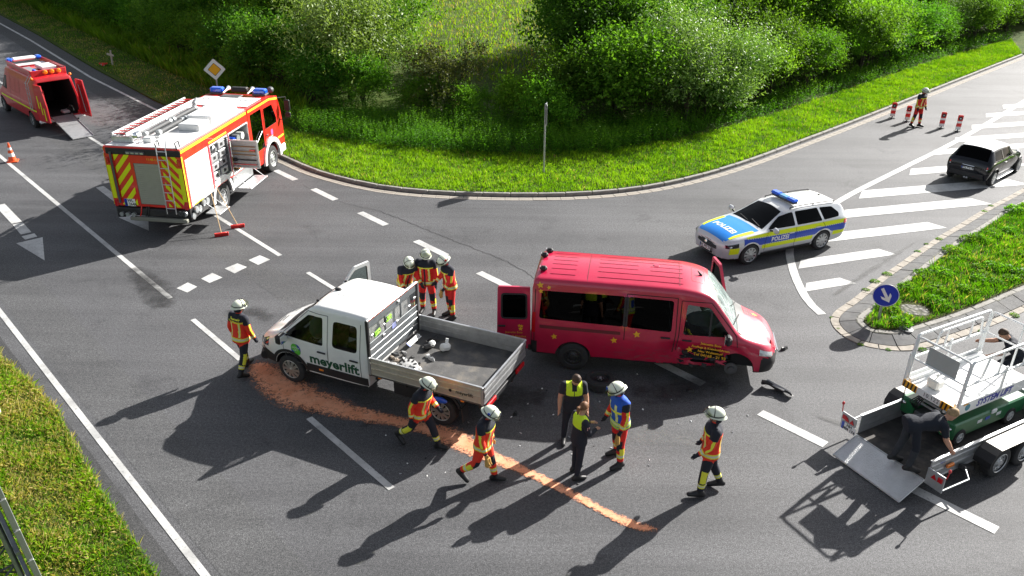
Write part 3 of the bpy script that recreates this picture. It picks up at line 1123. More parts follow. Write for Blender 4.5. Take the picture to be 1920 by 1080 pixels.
def mirror_part(parent, x, y, z, sg, m, size=1.0, arm=.10):
 mb = MB()
 mb.box((x, y + sg * (arm + .09 * size), z + .06 * size), (.12 * size, .20 * size, .17 * size), 0, .045 * size)
 mb.tube([(x + .02, y - sg * .02, z), (x + .01, y + sg * arm, z + .03)], .028 * size, 8, 1)
 mb.box((x - .063 * size, y + sg * (arm + .09 * size), z + .06 * size), (.008, .16 * size, .13 * size), 2)
 return mb.build('mirror', [m, blackp, chrome], parent)
def handle(parent, L, sg, x, z, m=None, w=.2):
 fn = L.side_fn(sg, .02)
 mb = MB()
 c = fn(x, z)
 mb.box(c, (w, .035, .04), 0, .014)
 return mb.build('door_handle', m or blackp, parent)
def wiper(parent, pts, name='wiper'):
 mb = MB()
 mb.tube(pts, .012, 6)
 return mb.build(name, blackp, parent)
# ---------------------------------------------------------------- police estate car
def police_car():
 t = thing('police_car', 'silver, blue and yellow police estate car with a blue roof light bar', 'police car', (9.26, 24.25, 0), 204.83)
 L = Loft([
  [-1.07, .40, .55, .62, .60, .62, .70, .55, .74, .01],
  [-1.03, .32, .68, .76, .60, .75, .78, .66, .86, .02],
  [-.95, .27, .76, .85, .62, .82, .92, .70, 1.04, .02],
  [-.80, .24, .80, .89, .65, .86, .95, .64, 1.30, .03],
  [-.60, .22, .82, .91, .66, .88, .97, .58, 1.40, .03],
  [0, .20, .83, .915, .66, .89, .98, .59, 1.43, .04],
  [.8, .20, .83, .915, .66, .89, .97, .60, 1.44, .04],
  [1.35, .20, .83, .915, .66, .885, .96, .59, 1.41, .04],
  [1.60, .20, .83, .915, .66, .885, .955, .60, 1.32, .04],
  [2.05, .20, .83, .91, .66, .88, .95, .68, 1.10, .05],
  [2.38, .20, .83, .91, .66, .875, .93, .75, .965, .05],
  [2.80, .20, .82, .905, .66, .86, .89, .74, .925, .055],
  [3.25, .20, .80, .89, .62, .84, .80, .73, .875, .055],
  [3.50, .20, .75, .84, .58, .79, .745, .68, .81, .045],
  [3.62, .22, .66, .75, .55, .70, .70, .61, .755, .035],
  [3.69, .25, .54, .63, .52, .58, .63, .51, .68, .02],
  [3.72, .29, .45, .52, .48, .48, .56, .42, .61, .01]], rt=.06)
 wins = [[(2.16, .99), (1.66, 1.275), (1.36, 1.34), (1.16, 1.355), (1.16, .99)], [(1.08, .99), (1.08, 1.36), (.2, 1.355), (.1, .99)], [(.02, .995), (.12, 1.35), (-.38, 1.315), (-.62, 1.12), (-.58, 1.02)]]
 wins = [rounded(w, .05, 3) for w in wins]
 ws = [(1.50, -.52), (2.30, -.69), (2.34, 0), (2.30, .69), (1.50, .52), (1.47, 0)]
 rw = [(-.92, -.62), (-.74, -.52), (-.74, .52), (-.92, .62)]
 cuts = [L.mesh('cav', dark_in, inset=.07, x0=-.8, x1=2.25)]
 for sg in (1, -1):
  cuts += [side_cut(w, sg, .45, 1.2, blackp) for w in wins]
  for x in (0, 2.79):
   cuts.append(cyl_cut(x, sg, .315, .365, .60, 1.2, blackm))
 cuts += [plan_cut(ws, .75, 1.7, blackp), plan_cut(rw, .9, 1.7, blackp)]
 def mf(c):
  if c.z < .23 + .03 * (c.x > 3.3): return 1
  if c.x > 3.45 and .30 < c.z < .42 and abs(c.y) < .5: return 1
  if c.z > 1.355 and -.85 < c.x < 1.5: return 2
  return 0
 me = boolean(L.mesh('b', [silverp, blackp, whitep], step=.07, mfn=mf), cuts)
 finish(me, 40)
 link('body', me, t)
 # glass
 for sg in (1, -1):
  for w in wins:
   mb = MB(); pane(L, sg, w, -.012, mb); mb.build('side_window', gl_mid if w is wins[0] else gl_dark, t)
 mb = MB()
 fn = L.top_fn(-.008)
 mb.grid(lambda u, v: fn(1.47 + .85 * u + (1 - abs(v)) * .0, v * (.515 + (.685 - .515) * u)), lin(0, 1, 10), lin(-1, 1, 14))
 mb.build('windscreen', gl_mid, t)
 mb = MB()
 fn = L.top_fn(-.006)
 mb.grid(lambda u, v: fn(-.92 + .18 * u, v * (.62 - .10 * u)), lin(0, 1, 5), lin(-1, 1, 10))
 mb.build('rear_window', gl_dark, t)
 # interior
 mb = MB()
 for x in (.95, -.05):
  for y in (-.38, .38): seat(mb, x + .1, y, .42)
 mb.box((1.95, 0, .82), (.35, 1.4, .22), 0, .05)
 mb.tube([(1.62 + .05 * math.sin(a), .38 + .18 * math.cos(a), .90 + .17 * math.sin(a)) for a in lin(0, 6.283, 16)[:-1]], .016, 6, closed=True)
 mb.box((.5, 0, .28), (2.6, 1.3, .04), 0)
 mb.build('interior', mat('grey_cloth', (.05, .05, .055), .9), t)
 # livery: yellow over blue over yellow, bonnet blue
 arch = lambda x: max([.315 + math.sqrt(max(0, .41 ** 2 - (x - c) ** 2)) if abs(x - c) < .41 else 0 for c in (0, 2.79)])
 for sg in (1, -1):
  band(L, sg, -.88, 2.95, lambda x: .80 + .015 * max(0, x - 1), lambda x: .945 - .012 * max(0, x - 1.6) ** 2 * 3 if x > -.3 else .945 - .05 * (-.3 - x), .004).build('yellow_band', fluo, t)
  band(L, sg, -1.0, 3.05, lambda x: max(.58 - .02 * (x < -.7), arch(x)), lambda x: .80 + .015 * max(0, x - 1), .0045).build('blue_band', pol_blue, t)
  for (a, c) in ((-1.0, -.41), (.42, 2.37), (3.2, 3.52)):
   hi = .58 if a < 3 else .60
   band(L, sg, a, c, .44 if a < 3 else .40, hi, .004).build('yellow_band', fluo, t)
  # toothed reflective edges between the colours
  mb = MB()
  fn = L.side_fn(sg, .007)
  x = -.85
  while x < 2.9:
   z = .80 + .015 * max(0, x - 1)
   mb.add([fn(x, z - .015), fn(x + .035, z - .015), fn(x + .05, z + .015), fn(x + .015, z + .015)], [(0, 1, 2, 3)])
   if .45 < x < 2.3: mb.add([fn(x, .565), fn(x + .035, .565), fn(x + .05, .595), fn(x + .015, .595)], [(0, 1, 2, 3)])
   x += .085
  tag(mb.build('reflective_teeth', silver_tape, t, 0), kind='stuff')
  fn = L.side_fn(sg, .008)
  text_part('lettering', 'POLIZEI', .185, (lambda u, v, f=fn, s=sg: f(1.72 - s * u, .695 + v)), whit, t, 1.05, 0, .006)
 top_patch(L, 2.42, 3.615, lambda x: -(.70 - .10 * max(0, x - 2.9) ** 1.5 * 1.2), lambda x: (.70 - .10 * max(0, x - 2.9) ** 1.5 * 1.2), .004).build('bonnet_foil', pol_lblue, t)
 for sg in (1, -1):
  top_patch(L, 2.6, 3.45, lambda x, s=sg: s * (.62 - .04 * (x - 2.6)), lambda x, s=sg: s * (.745 - .11 * max(0, x - 2.7) ** 1.4), .007, ny=4).build('yellow_band', fluo, t)
 fb = L.top_fn(.009)
 text_part('lettering', 'POLIZEI', .27, lambda u, v: fb(3.14 - v, u), whit, t, 1.05, 0, .008)
 # grooves
 for sg in (1, -1):
  mb = MB()
  for g in ([(1.12, .95), (1.12, .40), (1.08, .30)], [(2.2, .92), (2.28, .70), (2.26, .36)], [(.08, .95), (-.02, .82), (.28, .52), (.40, .30)], [(.40, .30), (2.26, .32)]):
   gg = groove(L, sg, g, .012, .0088)
   mb.add(gg.v, gg.f)
  mb.build('door_gap', blackm, t, 0)
  handle(t, L, sg, 1.30, .80, silverp)
  handle(t, L, sg, .26, .82, silverp)
  mb = MB()
  gg = band(L, sg, .43, 2.36, .21, .30, .012); mb.add(gg.v, gg.f)
  mb.build('sill', blackp, t)
  mirror_part(t, 2.08, sg * .86, .97, sg, silverp)
  # lamps
  lm = band(L, sg, 3.24, 3.62, lambda x: .60 + .04 * (3.6 - x), lambda x: .70 + .13 * (3.6 - x), .012)
  hl = lm.build('headlight', [blackpaint], t)
  mb = MB(); q = L.side_fn(sg, .02)(3.5, .645); mb.ellipsoid(q, (.05, .03, .035)); mb.build('lamp_lens', clear_lens, hl)
  band(L, sg, -.98, -.80, .76, .90, .012).build('tail_light', red_lens, t)
  mb = MB()
  mb.tube([L.top_fn(.045)(x, sg * .565) for x in lin(1.2, -.55, 8)], .014, 6)
  for x in (1.2, .3, -.55): mb.tube([L.top_fn(-.01)(x, sg * .565), L.top_fn(.045)(x, sg * .565)], .016, 6)
  mb.build('roof_rail', blackp, t)
 # grille, plate, badge
 mb = MB(); mb.grid(lambda y, z: Vector((3.735 - .06 * (abs(y) / .55) ** 2 - .12 * max(0, abs(y) - .45) / .1, y, z)), lin(-.6, .6, 14), (.29, .36)); mb.build('lower_intake', blackp, t)
 mb = MB()
 fg = lambda y, z: Vector((3.765 - .085 * max(0, z - .57) / .1 - .05 * (abs(y) / .5) ** 2 - .05 * max(0, abs(y) - .42) / .1, y, z))
 for k in range(5):
  z = .50 + .035 * k
  mb.tube([(fg(y, z + .02).x + .012, y, z + .02) for y in lin(-.52, .52, 12)], .009, 6)
 mb.build('grille', grey_m, t)
 mb = MB()
 mb.grid(fg, lin(-.56, .56, 16), lin(.49, .69, 5)); mb.build('grille_backing', blackp, t)
 mb = MB(); mb.lathe([(.055, 0), (.055, .012), (.04, .016), (0, .016)], (3.765, 0, .60), (1, 0, .4), 18); mb.build('badge', chrome, t)
 plate(t, (3.77, 0, .42), (0, 1, 0), (-.1, 0, 1), .50, .11, 'WL PD 214')
 mb = MB()
 mb.tube([(3.66 - .32 * (abs(y) / .75) ** 2.2, y, .27) for y in lin(-.75, .75, 14)], .018, 6)
 mb.build('bumper_trim', chrome, t)
 # roof light bar
 lb = MB()
 z = L.top(.95, 0) + .05
 lb.box((.95, 0, z + .01), (.20, 1.0, .06), 0, .02)
 o = lb.build('light_bar', [grey_m], t)
 for sg in (1, -1):
  mb = MB(); mb.box((.95, sg * .35, z + .085), (.24, .36, .10), 0, .045); mb.build('blue_lens', blue_lens, o)
 mb = MB(); mb.box((.95, 0, z + .08), (.20, .34, .08), 0, .02); mb.build('display_box', mat('bluish_plastic', (.05, .25, .55), .25, 0, .5), o)
 mb = MB(); mb.box((-.45, 0, L.top(-.45, 0) + .02), (.10, .05, .05), 0, .02); mb.build('aerial', blackp, t)
 wiper(t, [L.top_fn(.01)(2.28, .55), L.top_fn(.012)(2.20, .1)])
 wiper(t, [L.top_fn(.01)(2.30, .02), L.top_fn(.012)(2.20, -.45)])
 for x in (0, 2.79):
  for sg in (1, -1):
   wheel(t, x, sg * .905, sg, .32, .215, 10, .225)
 return t
police_car()
# ---------------------------------------------------------------- small black hatchback
def hatchback():
 t = thing('hatchback_car', 'small black three-door hatchback with a white roof on the hatched bars', 'car', (17.72, 30.27, 0), 41.74)
 L = Loft([
  [-.58, .38, .60, .68, .50, .66, .62, .60, .72, .01],
  [-.545, .29, .69, .77, .55, .75, .75, .65, .86, .02],
  [-.47, .25, .71, .81, .58, .785, .87, .64, .945, .02],
  [-.24, .22, .71, .83, .60, .80, .91, .585, 1.235, .03],
  [-.08, .21, .71, .84, .60, .80, .92, .56, 1.36, .03],
  [.4, .20, .72, .845, .60, .80, .915, .57, 1.385, .035],
  [1.0, .20, .72, .845, .60, .80, .905, .595, 1.365, .035],
  [1.32, .20, .72, .845, .60, .79, .90, .595, 1.34, .035],
  [1.50, .20, .72, .845, .6, .79, .89, .61, 1.23, .035],
  [1.82, .20, .72, .84, .6, .78, .87, .66, .97, .04],
  [2.05, .20, .71, .83, .6, .76, .84, .66, .88, .05],
  [2.5, .2, .68, .82, .58, .72, .78, .6, .83, .06],
  [2.8, .22, .6, .75, .54, .62, .70, .5, .76, .05],
  [2.98, .26, .48, .6, .5, .48, .6, .4, .66, .03],
  [3.06, .32, .3, .42, .46, .36, .52, .3, .56, .02]], rt=.06)
 wins = [rounded([(1.72, .935), (1.38, 1.255), (.62, 1.29), (.62, .945)], .04, 3), rounded([(.56, .945), (.56, 1.29), (-.02, 1.27), (-.16, .97)], .04, 3)]
 ws = [(1.38, -.52), (1.76, -.62), (1.79, 0), (1.76, .62), (1.38, .52), (1.36, 0)]
 rw = [(-.45, -.60), (-.10, -.52), (-.10, .52), (-.45, .60)]
 cuts = [L.mesh('cav', dark_in, inset=.06, x0=-.36, x1=1.75)]
 for sg in (1, -1):
  cuts += [side_cut(w, sg, .4, 1.2, blackp) for w in wins]
  cuts += [cyl_cut(x, sg, .30, .345, .55, 1.2, blackm) for x in (0, 2.467)]
 cuts += [plan_cut(ws, .8, 1.7, blackp), plan_cut(rw, .8, 1.7, blackp)]
 me = boolean(L.mesh('b', [blackpaint, whitep], step=.06, mfn=lambda c: 1 if c.z > 1.305 else 0), cuts)
 finish(me, 40)
 link('body', me, t)
 for sg in (1, -1):
  for w in wins:
   mb = MB(); pane(L, sg, w, -.010, mb); mb.build('side_window', gl_dark, t)
 mb = MB(); fn = L.top_fn(-.006)
 mb.grid(lambda u, v: fn(1.37 + .40 * u, v * (.52 + .10 * u)), lin(0, 1, 8), lin(-1, 1, 12)); mb.build('windscreen', gl_mid, t)
 mb = MB()
 mb.grid(lambda u, v: fn(-.45 + .35 * u, v * (.60 - .08 * u)), lin(0, 1, 8), lin(-1, 1, 12)); mb.build('rear_window', gl_dark, t)
 mb = MB()
 for y in (-.36, .36): seat(mb, .95, y, .42)
 mb.box((.05, 0, .45), (.45, 1.15, .18), 0, .05); mb.box((-.18, 0, .78), (.13, 1.15, .55), 0, .05)
 mb.box((1.55, 0, .78), (.3, 1.25, .2), 0, .05)
 mb.build('interior', dark_in, t)
 for sg in (1, -1):
  gg = band(L, sg, -.30, 1.80, lambda x: .885 + .01 * (x < 0), lambda x: .925 + .01 * (x < 0), .006); gg.build('belt_trim', chrome, t)
  handle(t, L, sg, .78, .80, chrome, .16)
  mirror_part(t, 1.62, sg * .78, .92, sg, blackpaint, .9, .06)
  lam = MB(); lam.ellipsoid((-.50, sg * .665, .73), (.065, .075, .125)); lo = lam.build('tail_light', red_lens, t)
  q_ = MB(); q_.ellipsoid((-.55, sg * .665, .69), (.03, .04, .03)); q_.build('reversing_lens', clear_lens, lo)
  mb = MB(); gg = band(L, sg, .36, 2.1, .20, .27, .014); mb.add(gg.v, gg.f); mb.build('sill', silverp, t)
  mb = MB()
  for x in (0, 2.467):
   mb.tube([L.side_fn(sg, .008)(x + .365 * math.cos(a), .30 + .365 * math.sin(a)) for a in lin(.15, 2.99, 12)], .022, 6)
  mb.build('wheel_arch_trim', blackp, t)
  mb = MB(); gg = groove(L, sg, [(.60, .90), (.58, .45), (.62, .30)], .012, .006); mb.add(gg.v, gg.f); gg = groove(L, sg, [(1.78, .86), (1.86, .6), (1.84, .3)], .012, .006); mb.add(gg.v, gg.f); mb.build('door_gap', grey_m, t, 0)
  mb = MB(); mb.ellipsoid((2.86, sg * .50, .66), (.11, .12, .13)); mb.build('headlight', clear_lens, t)
 mb = MB(); mb.tube([(-.575 + .08 * abs(y), y, .735) for y in lin(-.26, .26, 6)], .022, 8); mb.build('boot_trim', chrome, t)
 plate(t, (-.578, 0, .655), (0, -1, 0), (.35, 0, 1), .44, .105, 'WL PC 68')
 mb = MB(); mb.lathe([(.035, 0), (.035, .01), (0, .012)], (-.50, 0, .825), (-1, 0, .5), 14); mb.build('badge', chrome, t)
 mb = MB(); mb.box((-.555, 0, .40), (.06, 1.25, .22), 0, .03); mb.build('rear_bumper', blackp, t)
 mb = MB(); mb.cyl((-.58, .04, .27), (-.45, .04, .27), .035); mb.cyl((-.58, -.05, .27), (-.45, -.05, .27), .035); mb.build('exhaust', chrome, t)
 mb = MB(); mb.tube([(.25, 0, 1.40), (.20, 0, 1.46)], .01, 6); mb.build('aerial', blackp, t)
 for x in (0, 2.467):
  for sg in (1, -1):
   wheel(t, x, sg * .825, sg, .295, .185, 10, .21, chrome if False else None)
 return t
hatchback()
# ---------------------------------------------------------------- crashed red minibus
def crash_mat():
 m, nt, b = node_mat('scraped_crimson_paint')
 tc = nt.nodes.new('ShaderNodeTexCoord')
 P = tc.outputs['Object']
 mp = nt.nodes.new('ShaderNodeMapping')
 mp.inputs['Scale'].default_value = (1.6, 1, 7)
 mp.inputs['Rotation'].default_value = (0, R(8), 0)
 nt.links.new(P, mp.inputs[0])
 base = ramp(nt, nz(nt, P, 3, 5, .6), [(.3, (.43, .006, .044)), (.7, (.51, .010, .056))])
 # torn side: pinkish scrapes doubling as painted crease highlights, bare dark metal flakes
 sep = nt.nodes.new('ShaderNodeSeparateXYZ')
 nt.links.new(P, sep.inputs[0])
 def bump_in(out, c, w):
  a = nt.nodes.new('ShaderNodeMath'); a.operation = 'SUBTRACT'; nt.links.new(out, a.inputs[0]); a.inputs[1].default_value = c
  q = nt.nodes.new('ShaderNodeMath'); q.operation = 'ABSOLUTE'; nt.links.new(a.outputs[0], q.inputs[0])
  r = nt.nodes.new('ShaderNodeMapRange'); nt.links.new(q.outputs[0], r.inputs[0])
  r.inputs[1].default_value = w; r.inputs[2].default_value = w * .35; r.inputs[3].default_value = 0; r.inputs[4].default_value = 1
  return r.outputs[0]
 reg = mixc(nt, 1.0, bump_in(sep.outputs[0], 2.3, 2.0), bump_in(sep.outputs[2], .56, .34), 'MULTIPLY')
 low = ramp(nt, nz(nt, mp.outputs[0], 2.2, 8, .7, 1.2), [(.50, (0, 0, 0)), (.58, (1, 1, 1))])
 c = mixc(nt, mixc(nt, 1.0, reg, low, 'MULTIPLY'), base, (.30, .05, .07))
 dk = ramp(nt, nz(nt, mp.outputs[0], 4.2, 8, .7, 2.0), [(.585, (0, 0, 0)), (.62, (1, 1, 1))])
 reg2 = mixc(nt, 1.0, bump_in(sep.outputs[0], 2.9, .95), bump_in(sep.outputs[2], .55, .38), 'MULTIPLY')
 c = mixc(nt, mixc(nt, 1.0, reg2, dk, 'MULTIPLY'), c, (.014, .012, .013))
 nt.links.new(c, b.inputs['Base Color'])
 b.inputs['Roughness'].default_value = .32
 b.inputs['Coat Weight'].default_value = .8
 b.inputs['Coat Roughness'].default_value = .12
 return m
def star(c, fn, r, mb, pts=5, rot=0):
 q = []
 for k in range(pts * 2):
  a = rot + math.pi * k / pts + math.pi / 2
  rr = r if k % 2 == 0 else r * .48
  q.append((c[0] + rr * math.cos(a), c[1] + rr * math.sin(a)))
 mb.add([fn(*c)] + [fn(*p) for p in q], [(0, 1 + k, 1 + (k + 1) % len(q)) for k in range(len(q))])
def minibus():
 t = thing('minibus', 'crashed crimson minibus with yellow star stickers and crumpled front corner', 'minibus', (1.58, 17.21, 0), -8.8)
 L = Loft([
  [-1.0, .44, .88, .91, .9, .90, 1.2, .80, 2.10, .02],
  [-.97, .38, .94, .97, .9, .955, 1.2, .82, 2.20, .05],
  [-.85, .36, .95, .985, .9, .965, 1.25, .825, 2.25, .07],
  [0, .36, .96, 1.0, .9, .97, 1.25, .83, 2.26, .07],
  [1.4, .36, .96, 1.0, .9, .97, 1.25, .83, 2.26, .07],
  [2.3, .36, .96, 1.0, .9, .97, 1.25, .82, 2.25, .07],
  [2.65, .36, .96, 1.0, .9, .97, 1.24, .80, 2.21, .07],
  [2.98, .36, .96, 1.0, .9, .965, 1.23, .77, 2.10, .07],
  [3.36, .36, .96, .995, .88, .955, 1.21, .80, 1.69, .08],
  [3.70, .36, .95, .99, .86, .94, 1.16, .83, 1.26, .08],
  [3.95, .36, .94, .985, .84, .92, 1.06, .80, 1.14, .09],
  [4.25, .36, .90, .96, .76, .87, .95, .74, 1.04, .09],
  [4.46, .36, .80, .88, .68, .77, .84, .62, .93, .06],
  [4.56, .40, .66, .74, .62, .64, .74, .50, .82, .04],
  [4.61, .46, .50, .58, .60, .50, .68, .40, .74, .02]], rt=.13)
 r = random.Random(11)
 wig = [(r.uniform(4, 15), r.uniform(4, 15), r.uniform(0, 6), r.uniform(.3, 1)) for _ in range(6)]
 def dent(p):
  if p.y < -.5:
   w = max(0, 1 - ((p.x - 3.0) / 1.15) ** 2) * max(0, 1 - ((p.z - .62) / .42) ** 2)
   w2 = max(0, 1 - ((p.x - 1.3) / 1.4) ** 2) * max(0, 1 - ((p.z - .50) / .22) ** 2) * .45
   n = sum(a * math.sin(fx * p.x + ph) * math.sin(fz * p.z + ph * 2) for fx, fz, ph, a in wig) / 2.2
   dd = w * (.13 + .085 * n) + w2 * (.07 + .05 * n)
   q = Vector((p.x - w * .03, p.y + dd, p.z + w * .03 * n))
   if p.x > 3.6 and p.z < 1.15:
    f = min(1, (p.x - 3.6) / .5) * max(0, min(1, (1.15 - p.z) / .4))
    q.y += .06 * f * (1 + .5 * n); q.z -= .05 * f
   return q
  return p
 big = [rounded([(2.18, 1.24), (2.18, 1.98), (1.18, 2.0), (1.18, 1.27)], .07, 3), rounded([(1.10, 1.275), (1.10, 2.0), (-.78, 1.98), (-.82, 1.31)], .07, 3)]
 fw = rounded([(3.50, 1.22), (2.98, 1.86), (2.48, 1.92), (2.44, 1.21)], .05, 3)
 ws = [(2.97, -.73), (3.66, -.80), (3.70, 0), (3.66, .80), (2.97, .73), (2.93, 0)]
 cuts = [L.mesh('cav', dark_in, inset=.09, x0=-1.2 if False else -.93, x1=3.6)]
 b2 = MB(); b2.box((-.95, 0, 1.36), (.3, 1.62, 1.52)); cuts.append(b2.mesh('cut', dark_in, 0))
 for sg in (1, -1):
  cuts += [side_cut(w, sg, .5, 1.3, blackp) for w in big]
  if sg < 0: cuts.append(side_cut(fw, sg, .5, 1.3, blackp))
  cuts += [cyl_cut(x, sg, .36, .42 if x == 0 else .44, .62, 1.3, blackm) for x in (0, 3.665)]
 # left front door stands open: doorway
 dw = [(3.50, .5), (3.50, 1.25), (2.98, 1.90), (2.42, 1.94), (2.40, .5)]
 cuts.append(side_cut(dw, 1, .5, 1.3, dark_in))
 cuts += [plan_cut(ws, 1.0, 2.6, blackp)]
 def mf(c):
  if c.x > 4.2 and c.z < .74 - .06 * (4.6 - c.x): return 1
  if c.z < .40: return 1
  if c.x < -.86 and c.z < .60: return 1
  return 0
 me = boolean(L.mesh('b', [crash_mat(), blackp], step=.055, deform=dent, mfn=mf), cuts)
 finish(me, 38)
 link('body', me, t)
 for sg in (1, -1):
  for w in big:
   mb = MB(); pane(L, sg, w, -.006, mb); mb.build('side_window', gl_dark, t)
 mb = MB(); pane(L, -1, fw, -.012, mb); mb.build('side_window', gl_mid, t)
 # windscreen, cracked; its pale film paints in the reflection of the sky
 mcr, nt, bb = node_mat('cracked_windscreen_sky_sheen')
 tc = nt.nodes.new('ShaderNodeTexCoord')
 vo = nt.nodes.new('ShaderNodeTexVoronoi'); vo.feature = 'DISTANCE_TO_EDGE'; vo.inputs['Scale'].default_value = 3.2
 mpv = nt.nodes.new('ShaderNodeMapping'); mpv.inputs['Scale'].default_value = (.5, 1.6, 1)
 nt.links.new(tc.outputs['Object'], mpv.inputs[0]); nt.links.new(mpv.outputs[0], vo.inputs['Vector'])
 fac = ramp(nt, vo.outputs['Distance'], [(.0, (.62, .62, .62)), (.03, (.40, .40, .40)), (.3, (.26, .26, .26))])
 bb.inputs['Base Color'].default_value = (.50, .62, .60, 1)
 bb.inputs['Roughness'].default_value = .25
 mx = nt.nodes.new('ShaderNodeMixShader')
 gtr = nt.nodes.new('ShaderNodeBsdfTransparent'); gtr.inputs[0].default_value = (.62, .72, .69, 1)
 ggl = nt.nodes.new('ShaderNodeBsdfGlossy'); ggl.inputs['Roughness'].default_value = .03
 mg = nt.nodes.new('ShaderNodeMixShader'); fr = nt.nodes.new('ShaderNodeFresnel')
 nt.links.new(fr.outputs[0], mg.inputs[0]); nt.links.new(gtr.outputs[0], mg.inputs[1]); nt.links.new(ggl.outputs[0], mg.inputs[2])
 nt.links.new(fac, mx.inputs[0]); nt.links.new(mg.outputs[0], mx.inputs[1]); nt.links.new(bb.outputs[0], mx.inputs[2])
 nt.links.new(mx.outputs[0], nt.nodes['Material Output'].inputs[0])
 mb = MB(); fn = L.top_fn(-.006)
 mb.grid(lambda u, v: fn(2.94 + .745 * u, v * (.73 + .07 * u)), lin(0, 1, 10), lin(-1, 1, 14)); mb.build('windscreen', mcr, t)
 # interior: seats, dashboard, burst airbags
 mb = MB()
 for x in (2.35, 1.4, .5, -.4):
  for y in (-.55, 0, .55):
   if x == 2.35 and y == 0: continue
   seat(mb, x, y, .85, 0, .44)
 mb.box((3.35, 0, 1.02), (.45, 1.6, .3), 0, .06)
 mb.box((1.1, 0, .55), (4.0, 1.7, .05), 0)
 mb.build('seats', mat('dark_seat_cloth', (.02, .022, .03), .9), t)
 mb = MB()
 mb.ellipsoid((3.0, .42, 1.38), (.16, .28, .26)); mb.ellipsoid((3.0, -.45, 1.32), (.18, .32, .28)); mb.ellipsoid((2.85, -.78, 1.55), (.38, .05, .20))
 mb.build('airbag', mat('airbag_cloth', (.75, .80, .80), .8, var=.1), t)
 # roof ribs and hatch
 mb = MB()
 for y in (-.56, -.33, -.11, .11, .33, .56):
  for (a, c) in ((-.62, -.05), (.45, 1.35) if abs(y) < .2 else (.45, 2.35), (1.62, 2.35)):
   gg = top_patch(L, a, c, y - .016, y + .016, .010, ny=1); mb.add(gg.v, gg.f)
 mb.build('roof_rib', redp, t)
 mb = MB()
 for (a, c, y0, y1) in ((2.55, 2.56, -.36, .36), (2.84, 2.85, -.36, .36), (2.55, 2.85, -.365, -.355), (2.55, 2.85, .355, .365), (2.27, 2.285, -.8, .8), (.22, .235, -.78, .78)):
  gg = top_patch(L, a, c, y0, y1, .006, ny=8); mb.add(gg.v, gg.f)
 mb.build('roof_seam', mat('seam_red', (.22, .01, .025), .5), t, 0)
 for (x, y) in ((-.78, .62), (-.86, 0.25), (-.80, -.45)):
  mb = MB(); z = L.top(x, y); mb.box((x, y, z + .05), (.16, .12, .12), 0, .04); mb.box((x - .085, y, z + .06), (.01, .09, .08), 1); mb.build('roof_lamp', [blackp, clear_lens], t)
 mb = MB(); z = L.top(2.9, 0); mb.tube([(2.78, 0, L.top(2.78, 0)), (2.68, 0, L.top(2.7, 0) + .09)], [.035, .012], 8); mb.build('aerial', blackp, t)
 mb = MB(); mb.cyl((1.75, .2, L.top(1.75, .2)), (1.75, .2, L.top(1.75, .2) + .02), .07, n=16); mb.build('roof_cap', redp, t)
 # gaps, handles, trim, stickers on the near side
 fn = L.side_fn(-1, .006)
 mb = MB()
 for g in ([(1.14, 2.06), (1.14, .95)], [(2.26, 2.05), (2.28, 1.2), (2.24, .75)], [(2.35, 2.0), (2.35, 1.2), (2.31, .8)], [(2.35, 2.0), (3.0, 1.97), (3.62, 1.24), (3.66, 1.0)], [(1.14, 2.06), (2.26, 2.05)], [(-.92, 2.0), (-.92, .65)]):
  gg = groove(L, -1, g, .018, .004); mb.add(gg.v, gg.f)
 mb.build('door_gap', blackm, t, 0)
 handle(t, L, -1, 2.06, 1.10, blackp, .22)
 handle(t, L, -1, 2.54, 1.08, blackp, .22)
 for sg in (1, -1): band(L, sg, 1.09, 1.19, 1.28, 1.99, .004).build('window_pillar', blackp, t)
 band(L, -1, 3.0, 3.045, 1.21, 1.80, .004).build('window_divider', blackp, t)
 band(L, -1, -.80, 1.05, 1.07, 1.15, .006).build('slide_rail', mat('dark_red_trim', (.13, .012, .02), .5), t)
 mb = MB()
 for (x, z, rr) in ((-.82, 2.10, .085), (-.62, 2.06, .055), (-.80, 1.96, .06), (-.45, .88, .08), (.92, .92, .085), (1.42, 1.12, .09), (2.62, .86, .085)):
  star((x, z), fn, rr, mb, 5, .2)
 mb.build('star_sticker', yel, t, 0)
 for i, (s, sz) in enumerate((('Jeanette Boie', .085), ('Ausflugs & Kleinbusfahrten', .078), ('Neu Wulmstorf', .085), ('Tel 04168 - 21 93', .10))):
  text_part('lettering', s, sz, (lambda u, v, z=1.02 - .10 * i: fn(3.08 + u, z + v - u * .10)), yel, t, 1, 0, .002)
 mirror_part(t, 3.42, -.94, 1.16, -1, blackp, 1.3, .05)
 mirror_part(t, 3.42, .94, 1.16, 1, blackp, 1.3, .10)
 for sg in (1, -1):
  hl = band(L, sg, 4.16, 4.47, lambda x: .76 + .18 * (4.47 - x), lambda x: .84 + .34 * (4.47 - x), .012 if sg > 0 else -.02); hl.build('headlight', clear_lens, t)
  band(L, sg, -.975, -.90, .95, 1.45, .012).build('tail_light', red_lens, t)
 mb = MB()
 for k in range(5):
  x = 4.05 + .055 * k
  gg = top_patch(L, x, x + .025, -.55, -.30, .006, ny=3); mb.add(gg.v, gg.f)
  gg = top_patch(L, x - .15, x - .125, .25, .62, .006, ny=3); mb.add(gg.v, gg.f)
 mb.build('bonnet_slots', grey_m, t, 0)
 mb = MB(); gg = top_patch(L, 3.64, 3.86, -.80, .80, .008, ny=14); mb.add(gg.v, gg.f); mb.build('scuttle', blackp, t)
 wiper(t, [L.top_fn(.03)(3.70, .7), L.top_fn(.02)(3.52, -.05)])
 wiper(t, [L.top_fn(.03)(3.72, -.05), L.top_fn(.02)(3.55, -.70)])
 mb = MB(); star((4.15, .45), L.top_fn(.008), .09, mb); mb.build('star_sticker', yel, t, 0)
